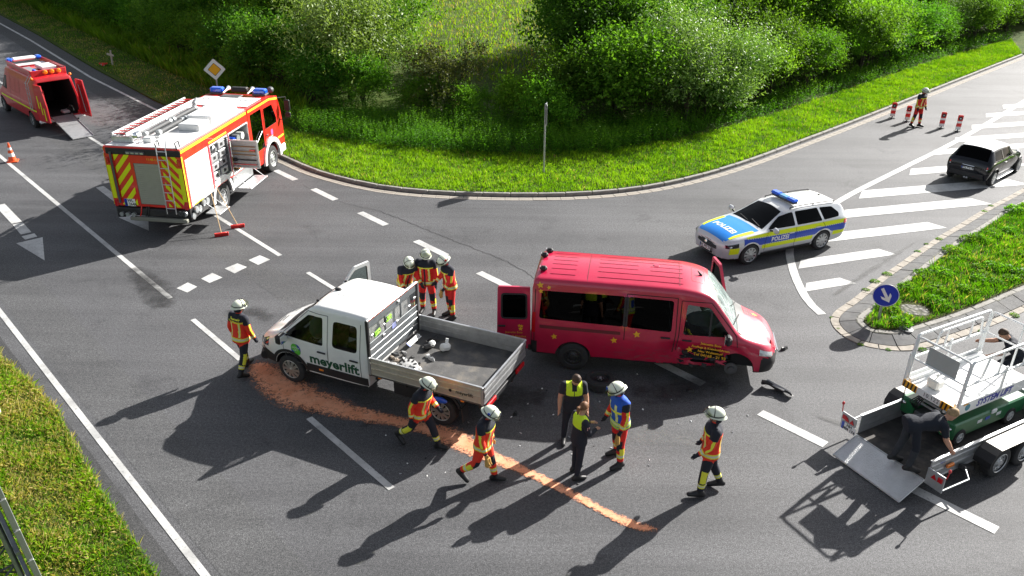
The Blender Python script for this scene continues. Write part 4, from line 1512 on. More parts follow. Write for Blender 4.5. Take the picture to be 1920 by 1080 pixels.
 mb = MB(); mb.box((4.60, 0, .66), (.05, .75, .14), 0, .02); mb.tube([(4.64, y, .70) for y in lin(-.4, .4, 6)], .02, 6, 1); mb.build('grille', [blackp, chrome], t)
 # torn sill and hanging sheet metal at the struck corner
 mb = MB()
 for k in range(26):
  x = r.uniform(2.35, 3.45); z = r.uniform(.42, .82)
  y = -(L.side(x, z) - .10 * max(0, 1 - ((x - 3) / 1.1) ** 2)) - r.uniform(.0, .05)
  a = Vector((x, y, z)); d1 = Vector((r.uniform(-.22, .22), r.uniform(-.05, .04), r.uniform(-.10, .10))); d2 = Vector((r.uniform(-.12, .12), r.uniform(-.06, .02), r.uniform(-.08, .08)))
  mb.prism([a, a + d1, a + d1 * .6 + d2, a + d2], (0, .006, 0), 0 if k % 3 else 1)
 mb.build('torn_metal', [blackp, redp], t, 0)
 # rear doors: right one swung back, left one swung to its side
 def rear_door(hy, sgn, deg, name='rear_door'):
  o = bpy.data.objects.new('tmp', None)
  M = Matrix.Translation((-1.0, hy, 0)) @ Matrix.Rotation(R(deg), 4, 'Z')
  mb = MB(); mb.M = M
  w = .80 * -sgn
  outer = rounded([(0, .46), (w, .46), (w * .98, 2.06), (w * .06, 2.06)], .05, 3)
  win = rounded([(w * .14, 1.25), (w * .86, 1.25), (w * .86, 1.88), (w * .16, 1.88)], .07, 3)
  bm_ = MB(); bm_.prism([(0, y, z) for y, z in outer], (-.055, 0, 0))
  c_ = MB(); c_.prism([(.1, y, z) for y, z in win], (-.3, 0, 0))
  me_ = boolean(bm_.mesh('b', redp, 0), [c_.mesh('c', blackp, 0)], name)
  me_.transform(M); finish(me_, 30)
  d = link(name, me_, t)
  q = MB(); q.M = M; q.prism([(-.02, y, z) for y, z in win], (-.008, 0, 0)); q.build('window', gl_dark, d, 0)
  q = MB(); q.M = M
  fr_ = [Vector((-.058, y, z)) for y, z in win]
  q.tube(fr_, .022, 6, closed=True); q.build('window_frame', blackp, d)
  q = MB(); q.M = M; q.box((-.075, w * .86, 1.05), (.03, .18, .05), 0, .012); q.build('door_handle', blackp, d)
  f_ = lambda u, v: M @ Vector((-.060, u, v))
  q = MB()
  for (yy, zz, rr) in ((.62, .98, .06), (.70, 1.06, .045), (.56, 1.05, .045)): star((w * yy * .5, zz), f_, rr, q)
  q.build('star_sticker', yel, d, 0)
  for i, s_ in enumerate(('Jeanette Boie', 'Ausflug & Kleinbus', 'Tel 04168 - 21 93')):
   text_part('lettering', s_, .075, (lambda u, v, z=.88 - .10 * i: M @ Vector((-.061, w * .5 - u, z + v))), yel, d)
  return d
 rear_door(-.86, -1, 96)
 rear_door(.99, 1, -264)
 # opened left front door
 M = Matrix.Translation((3.50, .95, 0)) @ Matrix.Rotation(R(-68), 4, 'Z')
 outer = rounded([(0, .50), (0, 1.22), (-.50, 1.93), (-.90, 1.97), (-.92, .50)], .04, 3)
 win = rounded([(-.08, 1.25), (-.50, 1.84), (-.83, 1.88), (-.84, 1.25)], .05, 3)
 bm_ = MB(); bm_.prism([(x, 0, z) for x, z in outer], (0, .06, 0))
 c_ = MB(); c_.prism([(x, -.2, z) for x, z in win], (0, .5, 0))
 me_ = boolean(bm_.mesh('b', redp, 0), [c_.mesh('c', blackp, 0)], 'front_door')
 me_.transform(M); finish(me_, 30)
 d = link('front_door', me_, t)
 q = MB(); q.M = M; q.prism([(x, .03, z) for x, z in win], (0, .008, 0)); q.build('window', gl_mid, d, 0)
 for sg in (1, -1):
  wheel(t, 0, sg * .975, sg, .36, .24, 12, .22, mat('black_steel_rim', (.02, .02, .021), .5), steel_rim=True)
 wheel(t, 3.665, .975, 1, .345, .23, 12, .215, MATS['black_steel_rim'], steel_rim=True)
 # bare hub where the right front wheel came off
 mb = MB()
 mb.lathe([(.0, 0), (.07, 0), (.08, -.05), (.15, -.06), (.15, -.09), (.05, -.10), (.05, -.3)], (3.62, -.80, .30), (0, -1, 0), 18)
 mb.tube([(3.62, -.55, .30), (3.45, -.50, .55), (3.5, -.5, .8)], .04, 8); mb.tube([(3.3, -.4, .25), (3.62, -.62, .28), (3.95, -.45, .3)], .03, 8)
 mb.build('wheel_hub', grey_m, t)
 mb = MB(); mb.box((-1.03, 0, .50), (.12, 1.86, .2), 0, .04); mb.build('rear_bumper', blackp, t)
 return t
minibus()
# ---------------------------------------------------------------- white crew cab pickup with open bed
def pickup():
 t = thing('pickup_truck', 'white crew cab pickup with aluminium drop-side bed and green lettering', 'pickup truck', (-1.07, 14.93, 0), 156.0)
 XH = 1.66
 L = Loft([
  [1.74, .46, .93, .965, .9, .955, 1.2, .80, 1.98, .05],
  [1.79, .40, .94, .98, .9, .965, 1.2, .80, 2.04, .06],
  [2.4, .38, .95, .985, .9, .97, 1.2, .81, 2.075, .06],
  [3.0, .38, .95, .985, .9, .97, 1.2, .80, 2.06, .06],
  [3.22, .38, .95, .985, .9, .965, 1.2, .77, 1.99, .06],
  [3.6, .38, .95, .985, .88, .955, 1.19, .79, 1.66, .07],
  [4.08, .38, .94, .98, .86, .94, 1.15, .82, 1.245, .08],
  [4.30, .38, .92, .97, .84, .91, 1.05, .79, 1.14, .09],
  [4.58, .38, .86, .92, .74, .83, .93, .70, 1.02, .09],
  [4.74, .40, .76, .82, .66, .72, .84, .60, .92, .06],
  [4.83, .44, .62, .68, .62, .58, .74, .48, .80, .03],
  [4.87, .50, .50, .55, .60, .48, .68, .40, .72, .02]], rt=.11)
 fwn = rounded([(3.95, 1.20), (3.86, 1.30), (3.30, 1.80), (2.90, 1.83), (2.88, 1.19)], .05, 3)
 rwn = rounded([(2.64, 1.22), (2.62, 1.82), (2.02, 1.82), (2.00, 1.22)], .09, 3)
 ws = [(3.20, -.73), (4.02, -.80), (4.07, 0), (4.02, .80), (3.20, .73), (3.16, 0)]
 cuts = [L.mesh('cav', dark_in, inset=.08, x0=1.85, x1=3.98)]
 for sg in (1, -1):
  cuts += [side_cut(rwn, sg, .5, 1.3, blackp)]
  cuts += [cyl_cut(3.83, sg, .36, .43, .62, 1.3, blackm)]
 cuts.append(side_cut(fwn, 1, .5, 1.3, blackp))
 dw = [(3.92, .52), (3.94, 1.20), (3.30, 1.84), (2.86, 1.87), (2.84, .52)]
 cuts.append(side_cut(dw, -1, .5, 1.3, dark_in))
 cuts += [plan_cut(ws, 1.0, 2.4, blackp)]
 def mf(c):
  if c.z < .44: return 1
  if c.x > 4.75 and c.z < .66: return 1
  return 0
 me = boolean(L.mesh('b', [whitep, blackp], step=.06, mfn=mf), cuts)
 finish(me, 38)
 link('body', me, t)
 for sg in (1, -1):
  mb = MB(); pane(L, sg, rwn, -.012, mb); mb.build('side_window', gl_mid, t)
 mb = MB(); pane(L, 1, fwn, -.012, mb); mb.build('side_window', gl_mid, t)
 mb = MB(); fn = L.top_fn(-.006)
 mb.grid(lambda u, v: fn(3.18 + .86 * u, v * (.73 + .06 * u)), lin(0, 1, 10), lin(-1, 1, 14)); mb.build('windscreen', gl_mid, t)
 mb = MB()
 for x in (3.0, 2.15):
  for y in (-.48, .48): seat(mb, x, y, .80, 0, .5)
 mb.box((3.72, 0, 1.0), (.4, 1.6, .25), 0, .06)
 mb.tube([(3.42 + .06 * math.sin(a), .45 + .19 * math.cos(a), 1.16 + .18 * math.sin(a)) for a in lin(0, 6.283, 16)[:-1]], .017, 6, closed=True)
 mb.box((2.9, 0, .5), (2.0, 1.6, .05), 0)
 mb.build('seats', mat('dark_seat_cloth', (.02, .022, .03), .9), t)
 mb = MB(); mb.ellipsoid((3.22, .60, 1.42), (.18, .26, .26)); mb.ellipsoid((3.35, -.45, 1.35), (.18, .30, .26))
 mb.build('airbag', mat('airbag_cloth', (.75, .80, .80), .8, var=.1), t)
 fs = L.side_fn(1, .005)
 for g in ([(2.76, 1.90), (2.76, .62)], [(1.93, 1.88), (1.92, .62), (1.92, .55)], [(3.96, 1.22), (3.97, .90), (3.90, .62)], [(2.76, 1.90), (3.32, 1.88), (4.0, 1.24)], [(1.92, .60), (3.86, .60)]):
  for sg in (1, -1):
   groove(L, sg, g, .014, .004).build('door_gap', grey_m, t, 0)
 for sg in (1, -1):
  band(L, sg, 1.76, 3.36, .46, .66, .008).build('sill_cladding', blackp, t)
  handle(t, L, sg, 2.92, 1.03, blackp, .22)
  handle(t, L, sg, 2.08, 1.03, blackp, .22)
  mirror_part(t, 3.86, sg * .95, 1.16, sg, blackp, 1.45, .07)
  archz = lambda x: max(.42, .36 + math.sqrt(max(0, .44 ** 2 - (x - 3.83) ** 2)) if abs(x - 3.83) < .44 else .42)
  band(L, sg, 4.22, 4.85, lambda x: max(.42, archz(x)), lambda x: .60 + .22 * min(1, max(0, (x - 4.22) / .5)), .008).build('bumper_wing', blackp, t)
  band(L, sg, 3.30, 4.32, lambda x: archz(x), lambda x: max(archz(x), .36 + math.sqrt(max(0, .515 ** 2 - (x - 3.83) ** 2)) if abs(x - 3.83) < .515 else archz(x)), .010, nx=40).build('wheel_arch_trim', blackp, t)
  hl = band(L, sg, 4.42, 4.72, lambda x: .78 + .10 * (4.72 - x), lambda x: .86 + .52 * (4.72 - x), .010); hl.build('headlight', mat('smoked_lens', (.05, .055, .05), .12, 0, .9), t)
  mb = MB(); q = L.side_fn(sg, .012)(2.98, .56); mb.box(q, (.12, .02, .045), 0, .008); mb.build('side_marker', orange_lens, t)
 # signwriting on the doors
 text_part('lettering', 'meyerlift', .36, lambda u, v: fs(2.62 - u, .80 + v * .9 + .06 * 0), mat('dark_green_print', (.006, .075, .035), .5), t, 1.0, 0, .012)
 mb = MB()
 def disc(c, r, off, m, nseg=22, half=None):
  f2 = L.side_fn(1, off)
  pts = [(c[0] + r * math.cos(a), c[1] + r * math.sin(a)) for a in (lin(0, 6.283, nseg)[:-1] if half is None else lin(half[0], half[1], nseg // 2))]
  mb.add([f2(*c)] + [f2(*p) for p in pts], [(0, 1 + k, 1 + (k + 1) % len(pts)) for k in range(len(pts))], m)
 disc((3.62, .93), .13, .005, 0); disc((3.66, .97), .09, .007, 1); disc((3.58, .88), .085, .0075, 1)
 mb.build('logo', [mat('logo_blue', (.02, .05, .42), .5), mat('logo_green', (.10, .50, .04), .5)], t, 0)
 text_part('lettering', 'SYSTEM\nLIFT', .06, lambda u, v: L.side_fn(1, .010)(3.62 - u, .94 + v), whit, t)
 # bonnet, grille, bumper
 for (a, y0, y1) in ((4.52, .10, .34), (4.52, -.34, -.10), (4.42, .12, .34), (4.42, -.34, -.12)):
  top_patch(L, a, a + .04, y0, y1, .006, ny=3).build('bonnet_vent', grey_m, t, 0)
 top_patch(L, 4.0, 4.16, -.80, .80, .008, ny=14).build('scuttle', blackp, t)
 wiper(t, [L.top_fn(.03)(4.05, .72), L.top_fn(.02)(3.90, 0)])
 wiper(t, [L.top_fn(.03)(4.07, 0), L.top_fn(.02)(3.92, -.68)])
 mb = MB(); mb.box((4.86, 0, .70), (.06, .9, .22), 0, .03)
 for k in range(3): mb.tube([(4.90, -.42, .63 + .06 * k), (4.90, .42, .63 + .06 * k)], .012, 6, 1)
 mb.build('grille', [blackp, chrome], t)
 mb = MB(); mb.tube([(4.88 - .30 * (abs(y) / .9) ** 2.4, y, .50) for y in lin(-.9, .9, 14)], .11, 8); mb.build('front_bumper', blackp, t)
 for y in (-.22, .22):
  mb = MB(); gg = top_patch(L, 1.95, 3.0, y - .015, y + .015, .008, ny=1); mb.add(gg.v, gg.f); mb.build('roof_rib', whitep, t)
 mb = MB(); z = L.top(3.0, .0); mb.ellipsoid((3.02, .05, z + .01), (.09, .06, .035)); mb.build('aerial', blackp, t)
 for y in (.5, -.55):
  mb = MB(); mb.ellipsoid((3.24, y, L.top(3.24, y) + .01), (.05, .03, .025)); mb.build('marker_lamp', blackp, t)
 # right front door standing open
 M = Matrix.Translation((3.94, -.96, 0)) @ Matrix.Rotation(R(66), 4, 'Z')
 outer = rounded([(0, .55), (0, 1.18), (-.62, 1.86), (-1.05, 1.90), (-1.08, .55)], .04, 3)
 win = rounded([(-.10, 1.22), (-.62, 1.78), (-.97, 1.81), (-.98, 1.22)], .05, 3)
 bm_ = MB(); bm_.prism([(x, 0, z) for x, z in outer], (0, -.06, 0))
 c_ = MB(); c_.prism([(x, .2, z) for x, z in win], (0, -.5, 0))
 me_ = boolean(bm_.mesh('b', whitep, 0), [c_.mesh('c', blackp, 0)], 'front_door')
 me_.transform(M); finish(me_, 30)
 d = link('front_door', me_, t)
 q = MB(); q.M = M; q.prism([(x, -.03, z) for x, z in win], (0, -.008, 0)); q.build('window', gl_clear, d, 0)
 # chassis and load bed
 XR = -1.04; ZF = .90; ZT = 1.26; HW = 1.06
 for y in (-.38, .38):
  mb = MB(); mb.box((.6, y, .66), (3.3, .08, .16), 0, .01); mb.build('chassis_rail', blackp, t)
 mb = MB(); mb.cyl((0, -.8, .35), (0, .8, .35), .07); mb.ellipsoid((0, 0, .35), (.18, .16, .16)); mb.build('rear_axle', blackp, t)
 m_bed = mat('worn_bed_floor', (.085, .083, .082), .7, .1, var=.35, vscale=2.5, dirt=.75, bump=.3, bscale=30)
 mb = MB(); mb.box(((XH + XR) / 2, 0, ZF - .04), (XH - XR - .02, HW * 2 - .04, .08), 0, .01); mb.build('bed_floor', m_bed, t)
 for x in (XR + .1, 0, .8, XH - .15):
  mb = MB(); mb.box((x, 0, ZF - .13), (.06, HW * 2 - .1, .09), 0, .008); mb.build('cross_member', blackp, t)
 m_board = mat('side_board_aluminium', (.62, .58, .49), .35, .65, var=.1, vscale=5, dirt=.3)
 def board(name, p, q, n, m):
  """drop side made of two ribbed planks between points p and q (local), n outward"""
  p, q, n = Vector(p), Vector(q), Vector(n)
  dv = (q - p)
  for k, (z0, z1) in enumerate(((0, .15), (.156, .285), (.291, ZT - ZF + .03))):
   b2 = MB()
   prof = [(0, z0), (.018, z0), (.023, z0 + .006), (.023, z0 + .016), (.020, z0 + .022), (.020, z1 - .016), (.023, z1 - .010), (.023, z1), (0, z1)]
   b2.prism([p + n * a + V(0, 0, ZF - .03 + z) for a, z in prof], dv)
   b2.build(name, m, t, 20)
  b2 = MB()
  b2.prism([p + n * a + V(0, 0, ZT + .002 + z) for a, z in ((-.006, 0), (.034, 0), (.034, .02), (-.006, .02))], dv)
  b2.build('board_cap', alu, t, 20)
 board('side_board', (XR + .04, HW - .03, 0), (XH - .06, HW - .03, 0), (0, 1, 0), m_board)
 board('side_board', (XR + .04, -HW + .03, 0), (XH - .06, -HW + .03, 0), (0, -1, 0), alu_d)
 board('tail_board', (XR, -HW + .02, 0), (XR, HW - .02, 0), (-1, 0, 0), alu)
 for y in (HW - .012, -HW + .012):
  for x in (XR + .02, XH - .03):
   mb = MB(); mb.box((x, y, (ZF + ZT) / 2 - .01), (.05, .06, ZT - ZF + .06), 0, .008); mb.build('bed_post', alu_d, t)
  mb = MB(); mb.box((XR - .012, y * .98, 1.08), (.02, .04, .16), 0, .006); mb.build('tail_latch', blackp, t)
 text_part('lettering', 'meyerlift', .11, lambda u, v: V(-.62 - u, HW + .006, 1.02 + v), blk, t, 1, 0, .002)
 mb = MB(); mb.lathe([(0, .002), (.035, .002), (.035, 0)], (-.30, HW + .004, 1.02), (0, 1, 0), 14); mb.build('logo', blk, t)
 # headboard
 ZH = 2.12
 m_hb = mat('headboard_grey', (.14, .155, .165), .45, .4, var=.15, dirt=.15)
 for y in (1.0, -1.0):
  mb = MB(); mb.box((XH, y, (ZF + ZH) / 2 - .05), (.07, .06, ZH - ZF + .1), 0, .01); mb.build('headboard_post', blackp, t)
 mb = MB(); mb.box((XH, 0, ZH), (.06, 2.04, .05), 0, .01); mb.build('headboard_rail', alu, t)
 mb = MB(); mb.box((XH - .034, 0, ZH + .005), (.006, 1.96, .022), 0); mb.build('headboard_stripe', mat('orange_red_strip', (.70, .10, .05), .5), t)
 mb = MB(); mb.box((XH, 0, 2.01), (.03, 1.94, .17), 0, .004); mb.build('headboard_panel', m_hb, t)
 for k in range(4):
  z = ZF + .06 + .16 * k
  mb = MB(); mb.box((XH, 0, z + .055), (.035, 1.94, .13), 0, .008); mb.build('headboard_plank', m_hb, t)
  mb = MB(); mb.box((XH - .022, 0, z + .13), (.016, 1.94, .02), 0, .006); mb.build('plank_rib', m_hb if k == 3 else alu_d, t)
 zc0, zc1 = 1.56, 1.92
 mg = MB()
 for y in lin(-.93, .93, 46): mg.box((XH, y, (zc0 + zc1) / 2), (.005, .005, zc1 - zc0))
 for z in lin(zc0, zc1, 10): mg.box((XH + .004, 0, z), (.005, 1.88, .005))
 tag(mg.build('mesh_grille', m_hb, t, 0), kind='stuff')
 for y in (-.32, .32):
  mb = MB(); mb.box((XH, y, (zc0 + zc1) / 2), (.03, .05, zc1 - zc0 + .06), 0, .005); mb.build('mesh_bar', m_hb, t)
 for (y, z, s) in ((.88, 1.72, .09), (.40, 1.75, .08), (-.1, 1.58, .07), (-.62, 1.7, .07), (.45, 1.52, .07), (-.2, 2.02, .07), (-.85, 1.80, .07)):
  mb = MB(); mb.box((XH - .03, y, z), (.03, s, s * .8), 0, .008); mb.build('lashing_clip', alu, t)
 lime = mat('lime_strap', (.30, .62, .05), .7)
 for (y, z) in ((.70, 1.72), (.24, 1.83)):
  mb = MB()
  rr = random.Random(int(y * 100))
  for k in range(5): mb.tube([(XH - .05, y + rr.uniform(-.12, .12), z + rr.uniform(-.06, .06)) for _ in range(4)], .016, 6)
  mb.build('lashing_strap', lime, t)
 mb = MB(); mb.box((XH - .025, .02, 1.54), (.006, .16, .12)); mb.build('sticker', mat('sticker_blue_white', (.25, .28, .55), .5, var=.5, vscale=20), t)
 # running gear
 for x, sgs in ((3.83, (1, -1)), (0, (1, -1))):
  for sg in sgs:
   w_ = wheel(t, x, sg * .975, sg, .35, .235, 10, .225, mat('silver_wheel_cover', (.40, .38, .34), .35, .6))
 for sg in (1, -1):
  mb = MB(); mb.tube([(0 + .43 * math.cos(a), sg * .88, .36 + .43 * math.sin(a)) for a in lin(.3, 2.84, 12)], .03, 6); mb.build('rear_mudguard', blackp, t)
  mb = MB(); mb.box((-.52, sg * .86, .40), (.02, .26, .34), 0, .004, rot=(0, R(6), 0)); mb.build('mud_flap', blackp, t)
  mb = MB(); mb.box((1.45, sg * .97, .78), (.10, .05, .05), 0, .008); mb.build('side_marker', orange_lens, t)
  mb = MB(); mb.box((-.55, sg * 1.02, .80), (.08, .03, .04), 0, .008); mb.build('side_marker', orange_lens, t)
  mb = MB(); mb.box((XR - .02, sg * .72, .74), (.05, .42, .11), 0, .015); mb.build('tail_light', red_lens, t)
 mb = MB(); mb.box((XR + .02, 0, .70), (.06, 1.7, .12), 0, .01); mb.build('underrun_bar', blackp, t)
 mb = MB(); mb.box((.85, .70, .55), (.7, .34, .34), 0, .03); mb.build('fuel_tank', blackp, t)
 return t
pickup()
# ---------------------------------------------------------------- fire engine
def fire_engine():
 t = thing('fire_engine', 'red and white fire engine with open equipment lockers and a ladder on its roof', 'fire engine', (-11.07, 26.29, 0), 82.85)
 XR, XB, XC, XF = -2.3, 2.55, 2.62, 5.62     # rear, front of the box body, rear of the cab, nose
 ZR = 2.86
 HW = 1.25
 gr = mat('shutter_grey', (.37, .37, .31), .5, .3, var=.06)
 wh = mat('white_panel', (.80, .80, .79), .3, 0, .5, dirt=.05, var=.02)
 # chassis
 for y in (-.42, .42):
  mb = MB(); mb.box((1.4, y, .72), (7.2, .1, .24), 0, .01); mb.build('chassis_rail', blackp, t)
 for x in (0, 4.32):
  mb = MB(); mb.cyl((x, -1.0, .48), (x, 1.0, .48), .09); mb.ellipsoid((x, 0, .48), (.24, .2, .22)); mb.build('axle', blackp, t)
 # box body with locker recesses cut out of it
 body = MB(); body.box(((XR + XB) / 2, 0, (0.92 + ZR) / 2), (XB - XR, 2 * HW, ZR - .92), 0, .025)
 cuts = []
 def bcut(x0, x1, y0, y1, z0, z1, m):
  c = MB(); c.box(((x0 + x1) / 2, (y0 + y1) / 2, (z0 + z1) / 2), (x1 - x0, y1 - y0, z1 - z0)); cuts.append(c.mesh('c', m, 0))
 loc_m = mat('locker_lining', (.34, .35, .36), .45, .5, var=.1)
 bcut(-.50, .78, -HW - .1, -.70, 1.16, 2.42, loc_m)
 bcut(.90, 2.42, -HW - .1, -.70, 1.0, 2.42, loc_m)
 bcut(-.72, .72, -HW - .1, -.72, .5, .98, blackm); bcut(-.72, .72, .72, HW + .1, .5, .98, blackm)
 bcut(XR - .1, XR + .05, -.52, .34, 1.02, 2.36, gr)
 me = boolean(body.mesh('b', fire_red, 0), cuts); finish(me, 30); link('body', me, t)
 # lower skirts left and right of the rear wheel
 for sg in (1, -1):
  for (a, c_) in ((XR + .02, -.68), (.80, 2.5)):
   if sg < 0 and a > 0: continue
   mb = MB(); mb.box(((a + c_) / 2, sg * (HW - .14), .74), (c_ - a, .26, .42), 0, .015); mb.build('skirt', blackp if a < 0 else fire_red, t)
 mb = MB(); mb.box((1.66, -.9, .72), (1.62, .66, .5), 0, .015); mb.build('lower_locker', loc_m, t)
 # white roller shutters (slatted) and edges, near side then far side
 def shutter(x0, x1, z0, z1, sg, m, n=16):
  o = MB(); o.box(((x0 + x1) / 2, sg * (HW + .004), (z0 + z1) / 2), (x1 - x0, .012, z1 - z0)); o = o.build('roller_shutter', m, t, 0)
  for k in range(n):
   z = z0 + (z1 - z0) * (k + .5) / n
   s_ = MB(); s_.box(((x0 + x1) / 2, sg * (HW + .012), z), (x1 - x0 - .02, .012, (z1 - z0) / n * .93), 0, .004); s_.build('slat', m, o)
  return o
 shutter(-2.12, -.62, .95, 2.46, -1, wh)
 for a, c_ in ((-2.12, -.62), (-.5, .78), (.9, 2.42)):
  shutter(a, c_, 1.0, 2.46, 1, wh)
 def sbox(name, x0, x1, z0, z1, sg, m, off=.0, th=.012):
  mb = MB(); mb.box(((x0 + x1) / 2, sg * (HW + off + th / 2), (z0 + z1) / 2), (x1 - x0, th, z1 - z0), 0, .003); return mb.build(name, m, t, 0)
 for sg in (1, -1):
  sbox('yellow_line', XR + .02, XB - .1, ZR - .14, ZR - .05, sg, fluo2)
  sbox('yellow_line', XR + .005, XR + .075, .96, 2.62, sg, fluo2)
 sbox('yellow_line', .5 - 1.0, .8, 2.50, 2.56, -1, fluo2, .001)
 sbox('yellow_line', -2.0, -1.4, .965, 1.0, -1, fluo2, .022)
 # locker frames (bright aluminium)
 def lframe(x0, x1, z0, z1):
  mb = MB(); y = -HW - .012; w = .05
  for q in (((x0 + x1) / 2, z1, x1 - x0 + w, w), ((x0 + x1) / 2, z0, x1 - x0 + w, w)): mb.box((q[0], y, q[1]), (q[2], .03, q[3]), 0, .006)
  for x in (x0, x1): mb.box((x, y, (z0 + z1) / 2), (w, .03, z1 - z0 - w), 0, .006)
  mb.build('locker_frame', alu, t)
 lframe(-.50, .78, 1.16, 2.42)
 lframe(.90, 2.42, 1.0, 2.42)
 for x in (-.56, .84):
  mb = MB(); mb.box((x, -HW - .03, 1.8), (.035, .035, 1.25), 0, .008); mb.build('grab_bar', mat('pink_red_strip', (.72, .18, .25), .5), t)
 # grey storage boxes in the middle locker: two columns
 box_m = mat('equipment_box', (.46, .47, .48), .4, .4, var=.1)
 for i in range(2):
  for k in range(4):
   x, z = -.18 + .60 * i, 1.33 + .30 * k
   if i == 0 and k == 3:
    mb = MB(); mb.lathe([(.10, 0), (.13, .05), (.13, .22), (.06, .25), (.06, .3), (0, .3)], (x, -1.02, z), (0, -1, 0), 16); mb.build('equipment_canister', steel, t); continue
   mb = MB(); mb.box((x, -1.04, z), (.50, .36, .25), 0, .03); o = mb.build('equipment_box', box_m, t)
   mb = MB(); mb.box((x, -1.225, z + .01), (.16, .012, .10), 0, .02); mb.build('box_slot', blackm, o)
   mb = MB(); mb.box((x, -1.228, z + .105), (.44, .012, .025), 0, .006); mb.build('box_rim', alu, o)
 for z in (1.185, 1.78):
  mb = MB(); mb.box((.14, -.98, z), (1.24, .5, .02), 0); mb.build('shelf', alu_d, t)
 # front locker: hoses, tools, yellow pump
 mb = MB(); mb.box((1.66, -.98, 1.62), (1.5, .5, .025)); mb.build('shelf', alu_d, t)
 for i, x in enumerate((1.1, 1.4, 1.75, 2.1)):
  mb = MB(); mb.cyl((x, -.8, 2.05), (x, -1.2, 2.05), .13, n=14); mb.build('fire_hose_roll', (silver_tape, pol_blue, steel, silver_tape)[i], t)
 mb = MB(); mb.box((1.75, -1.05, 1.28), (.72, .36, .46), 0, .03); o = mb.build('generator', mat('machine_yellow', (.80, .45, .01), .45, dirt=.15, var=.05), t)
 mb = MB()
 mb.tube([(1.45 + .0 * a, -1.25, 1.28 + .1 * math.sin(a)) for a in (0, 1)], .02)
 for x in (1.42, 2.08): mb.tube([(x, -1.24, 1.05), (x, -1.24, 1.50)], .02, 6)
 mb.tube([(1.42, -1.24, 1.05), (2.08, -1.24, 1.05)], .02, 6); mb.tube([(1.42, -1.24, 1.5), (2.08, -1.24, 1.5)], .02, 6)
 mb.build('generator_frame', mat('orange_frame', (.75, .20, .02), .5), o)
 mb = MB(); mb.lathe([(.10, 0), (.10, .03), (.05, .05), (0, .05)], (1.62, -1.24, 1.30), (0, -1, 0), 14); mb.build('generator_dial', blackp, o)
 # locker door swung out at a right angle, tools on its inner face
 DX = .97
 mb = MB(); mb.box((DX, -HW - .50, 1.75), (.05, .96, .95), 0, .02); dr = mb.build('locker_door', alu_d, t)
 M = Matrix.Translation((DX, -HW, 1.75))
 mb = MB()
 for q in (((-.0), .47), ((-.0), -.47)): mb.box((DX - .03, -HW - .50, 1.75 + q[1]), (.06, .98, .045), 0, .008)
 mb.box((DX - .03, -HW - .98, 1.75), (.06, .045, .95), 0, .008)
 mb.build('door_rim', alu, dr)
 tools = ((.27, mat('wood_handle', (.35, .20, .08), .7), .016), (.10, mat('wood_handle2', (.42, .26, .11), .7), .018), (-.02, mat('wood_handle', (.35, .2, .08), .7), .016), (-.20, blackp, .022), (-.36, fire_red, .018))
 for dz, m_, r_ in tools:
  mb = MB(); mb.tube([(DX - .06, -HW - .06, 1.75 + dz), (DX - .06, -HW - .90, 1.75 + dz)], r_, 8); mb.build('tool_handle', m_, dr)
 mb = MB(); mb.box((DX - .07, -HW - .14, 1.55), (.03, .16, .12), 0, .01); mb.build('axe_head', blackp, dr)
 mb = MB(); mb.box((DX - .06, -HW - .80, 1.90), (.03, .20, .05), 0, .01); mb.build('red_tool', fire_red, dr)
 # fold-down steps
 for (a, c_, z) in ((1.0, 2.45, .46), (-1.45, -.72, .46)):
  mb = MB(); mb.box(((a + c_) / 2, -HW - .28, z), (c_ - a, .50, .035), 0, .008); o = mb.build('fold_step', mat('tread_plate', (.48, .49, .50), .4, .6, var=.1, bump=.5, bscale=60), t)
  for x in (a + .1, c_ - .1):
   mb = MB(); mb.tube([(x, -HW - .45, z + .02), (x, -HW + .02, z + .38)], .012, 6); mb.build('step_stay', alu, o)
  mb = MB(); mb.box((c_ - .04, -HW - .51, z - .01), (.05, .03, .04), 0); mb.build('step_lamp', orange_lens, o)
 # pump fittings at the rear right corner
 mb = MB()
 for (x, y, z) in ((-2.0, -1.15, .82), (-1.75, -1.12, .76), (-1.5, -1.15, .86), (-2.15, -1.1, .66), (-1.2, -1.12, .82)):
  mb.lathe([(.09, 0), (.09, .12), (.11, .13), (.11, .19), (.05, .2), (0, .2)], (x, y, z), (0, -1, 0), 14)
 mb.build('hose_coupling', steel, t)
 # rear: red frame, shutter, chevrons, lamps, ladder
 rx = XR - .004
 o = MB(); o.box((XR + .02, -.09, 1.69), (.02, .84, 1.32)); shut = o.build('rear_shutter', gr, t, 0)
 for k in range(20):
  mb = MB(); mb.box((XR + .006, -.09, 1.06 + 1.27 * k / 19.5), (.012, .82, .056), 0, .004); mb.build('slat', gr, shut)
 def chev(y0, y1, z0, z1, slope, pitch):
  c = z0 - 2
  while c < z1 + 2:
   # band c + slope*(y-y0) <= z < +pitch/2, clipped to the panel
   poly = [(y0, c), (y1, c + slope * (y1 - y0)), (y1, c + slope * (y1 - y0) + pitch / 2), (y0, c + pitch / 2)]
   def clip(P, lo, sgn):
    out = []
    for i in range(len(P)):
     a, b_ = P[i], P[(i + 1) % len(P)]
     ia, ib = sgn * (a[1] - lo) >= 0, sgn * (b_[1] - lo) >= 0
     if ia: out.append(a)
     if ia != ib:
      tt = (lo - a[1]) / (b_[1] - a[1]); out.append((a[0] + (b_[0] - a[0]) * tt, lo))
    return out
   q = clip(clip(poly, z0, 1), z1, -1)
   if len(q) >= 3:
    mb = MB(); mb.prism([(rx, y, z) for y, z in q], (-.006, 0, 0)); mb.build('chevron_stripe', fluo, t, 0)
   c += pitch
 chev(.44, .94, .98, 2.62, -1.15, .40)      # left panel (vehicle left)
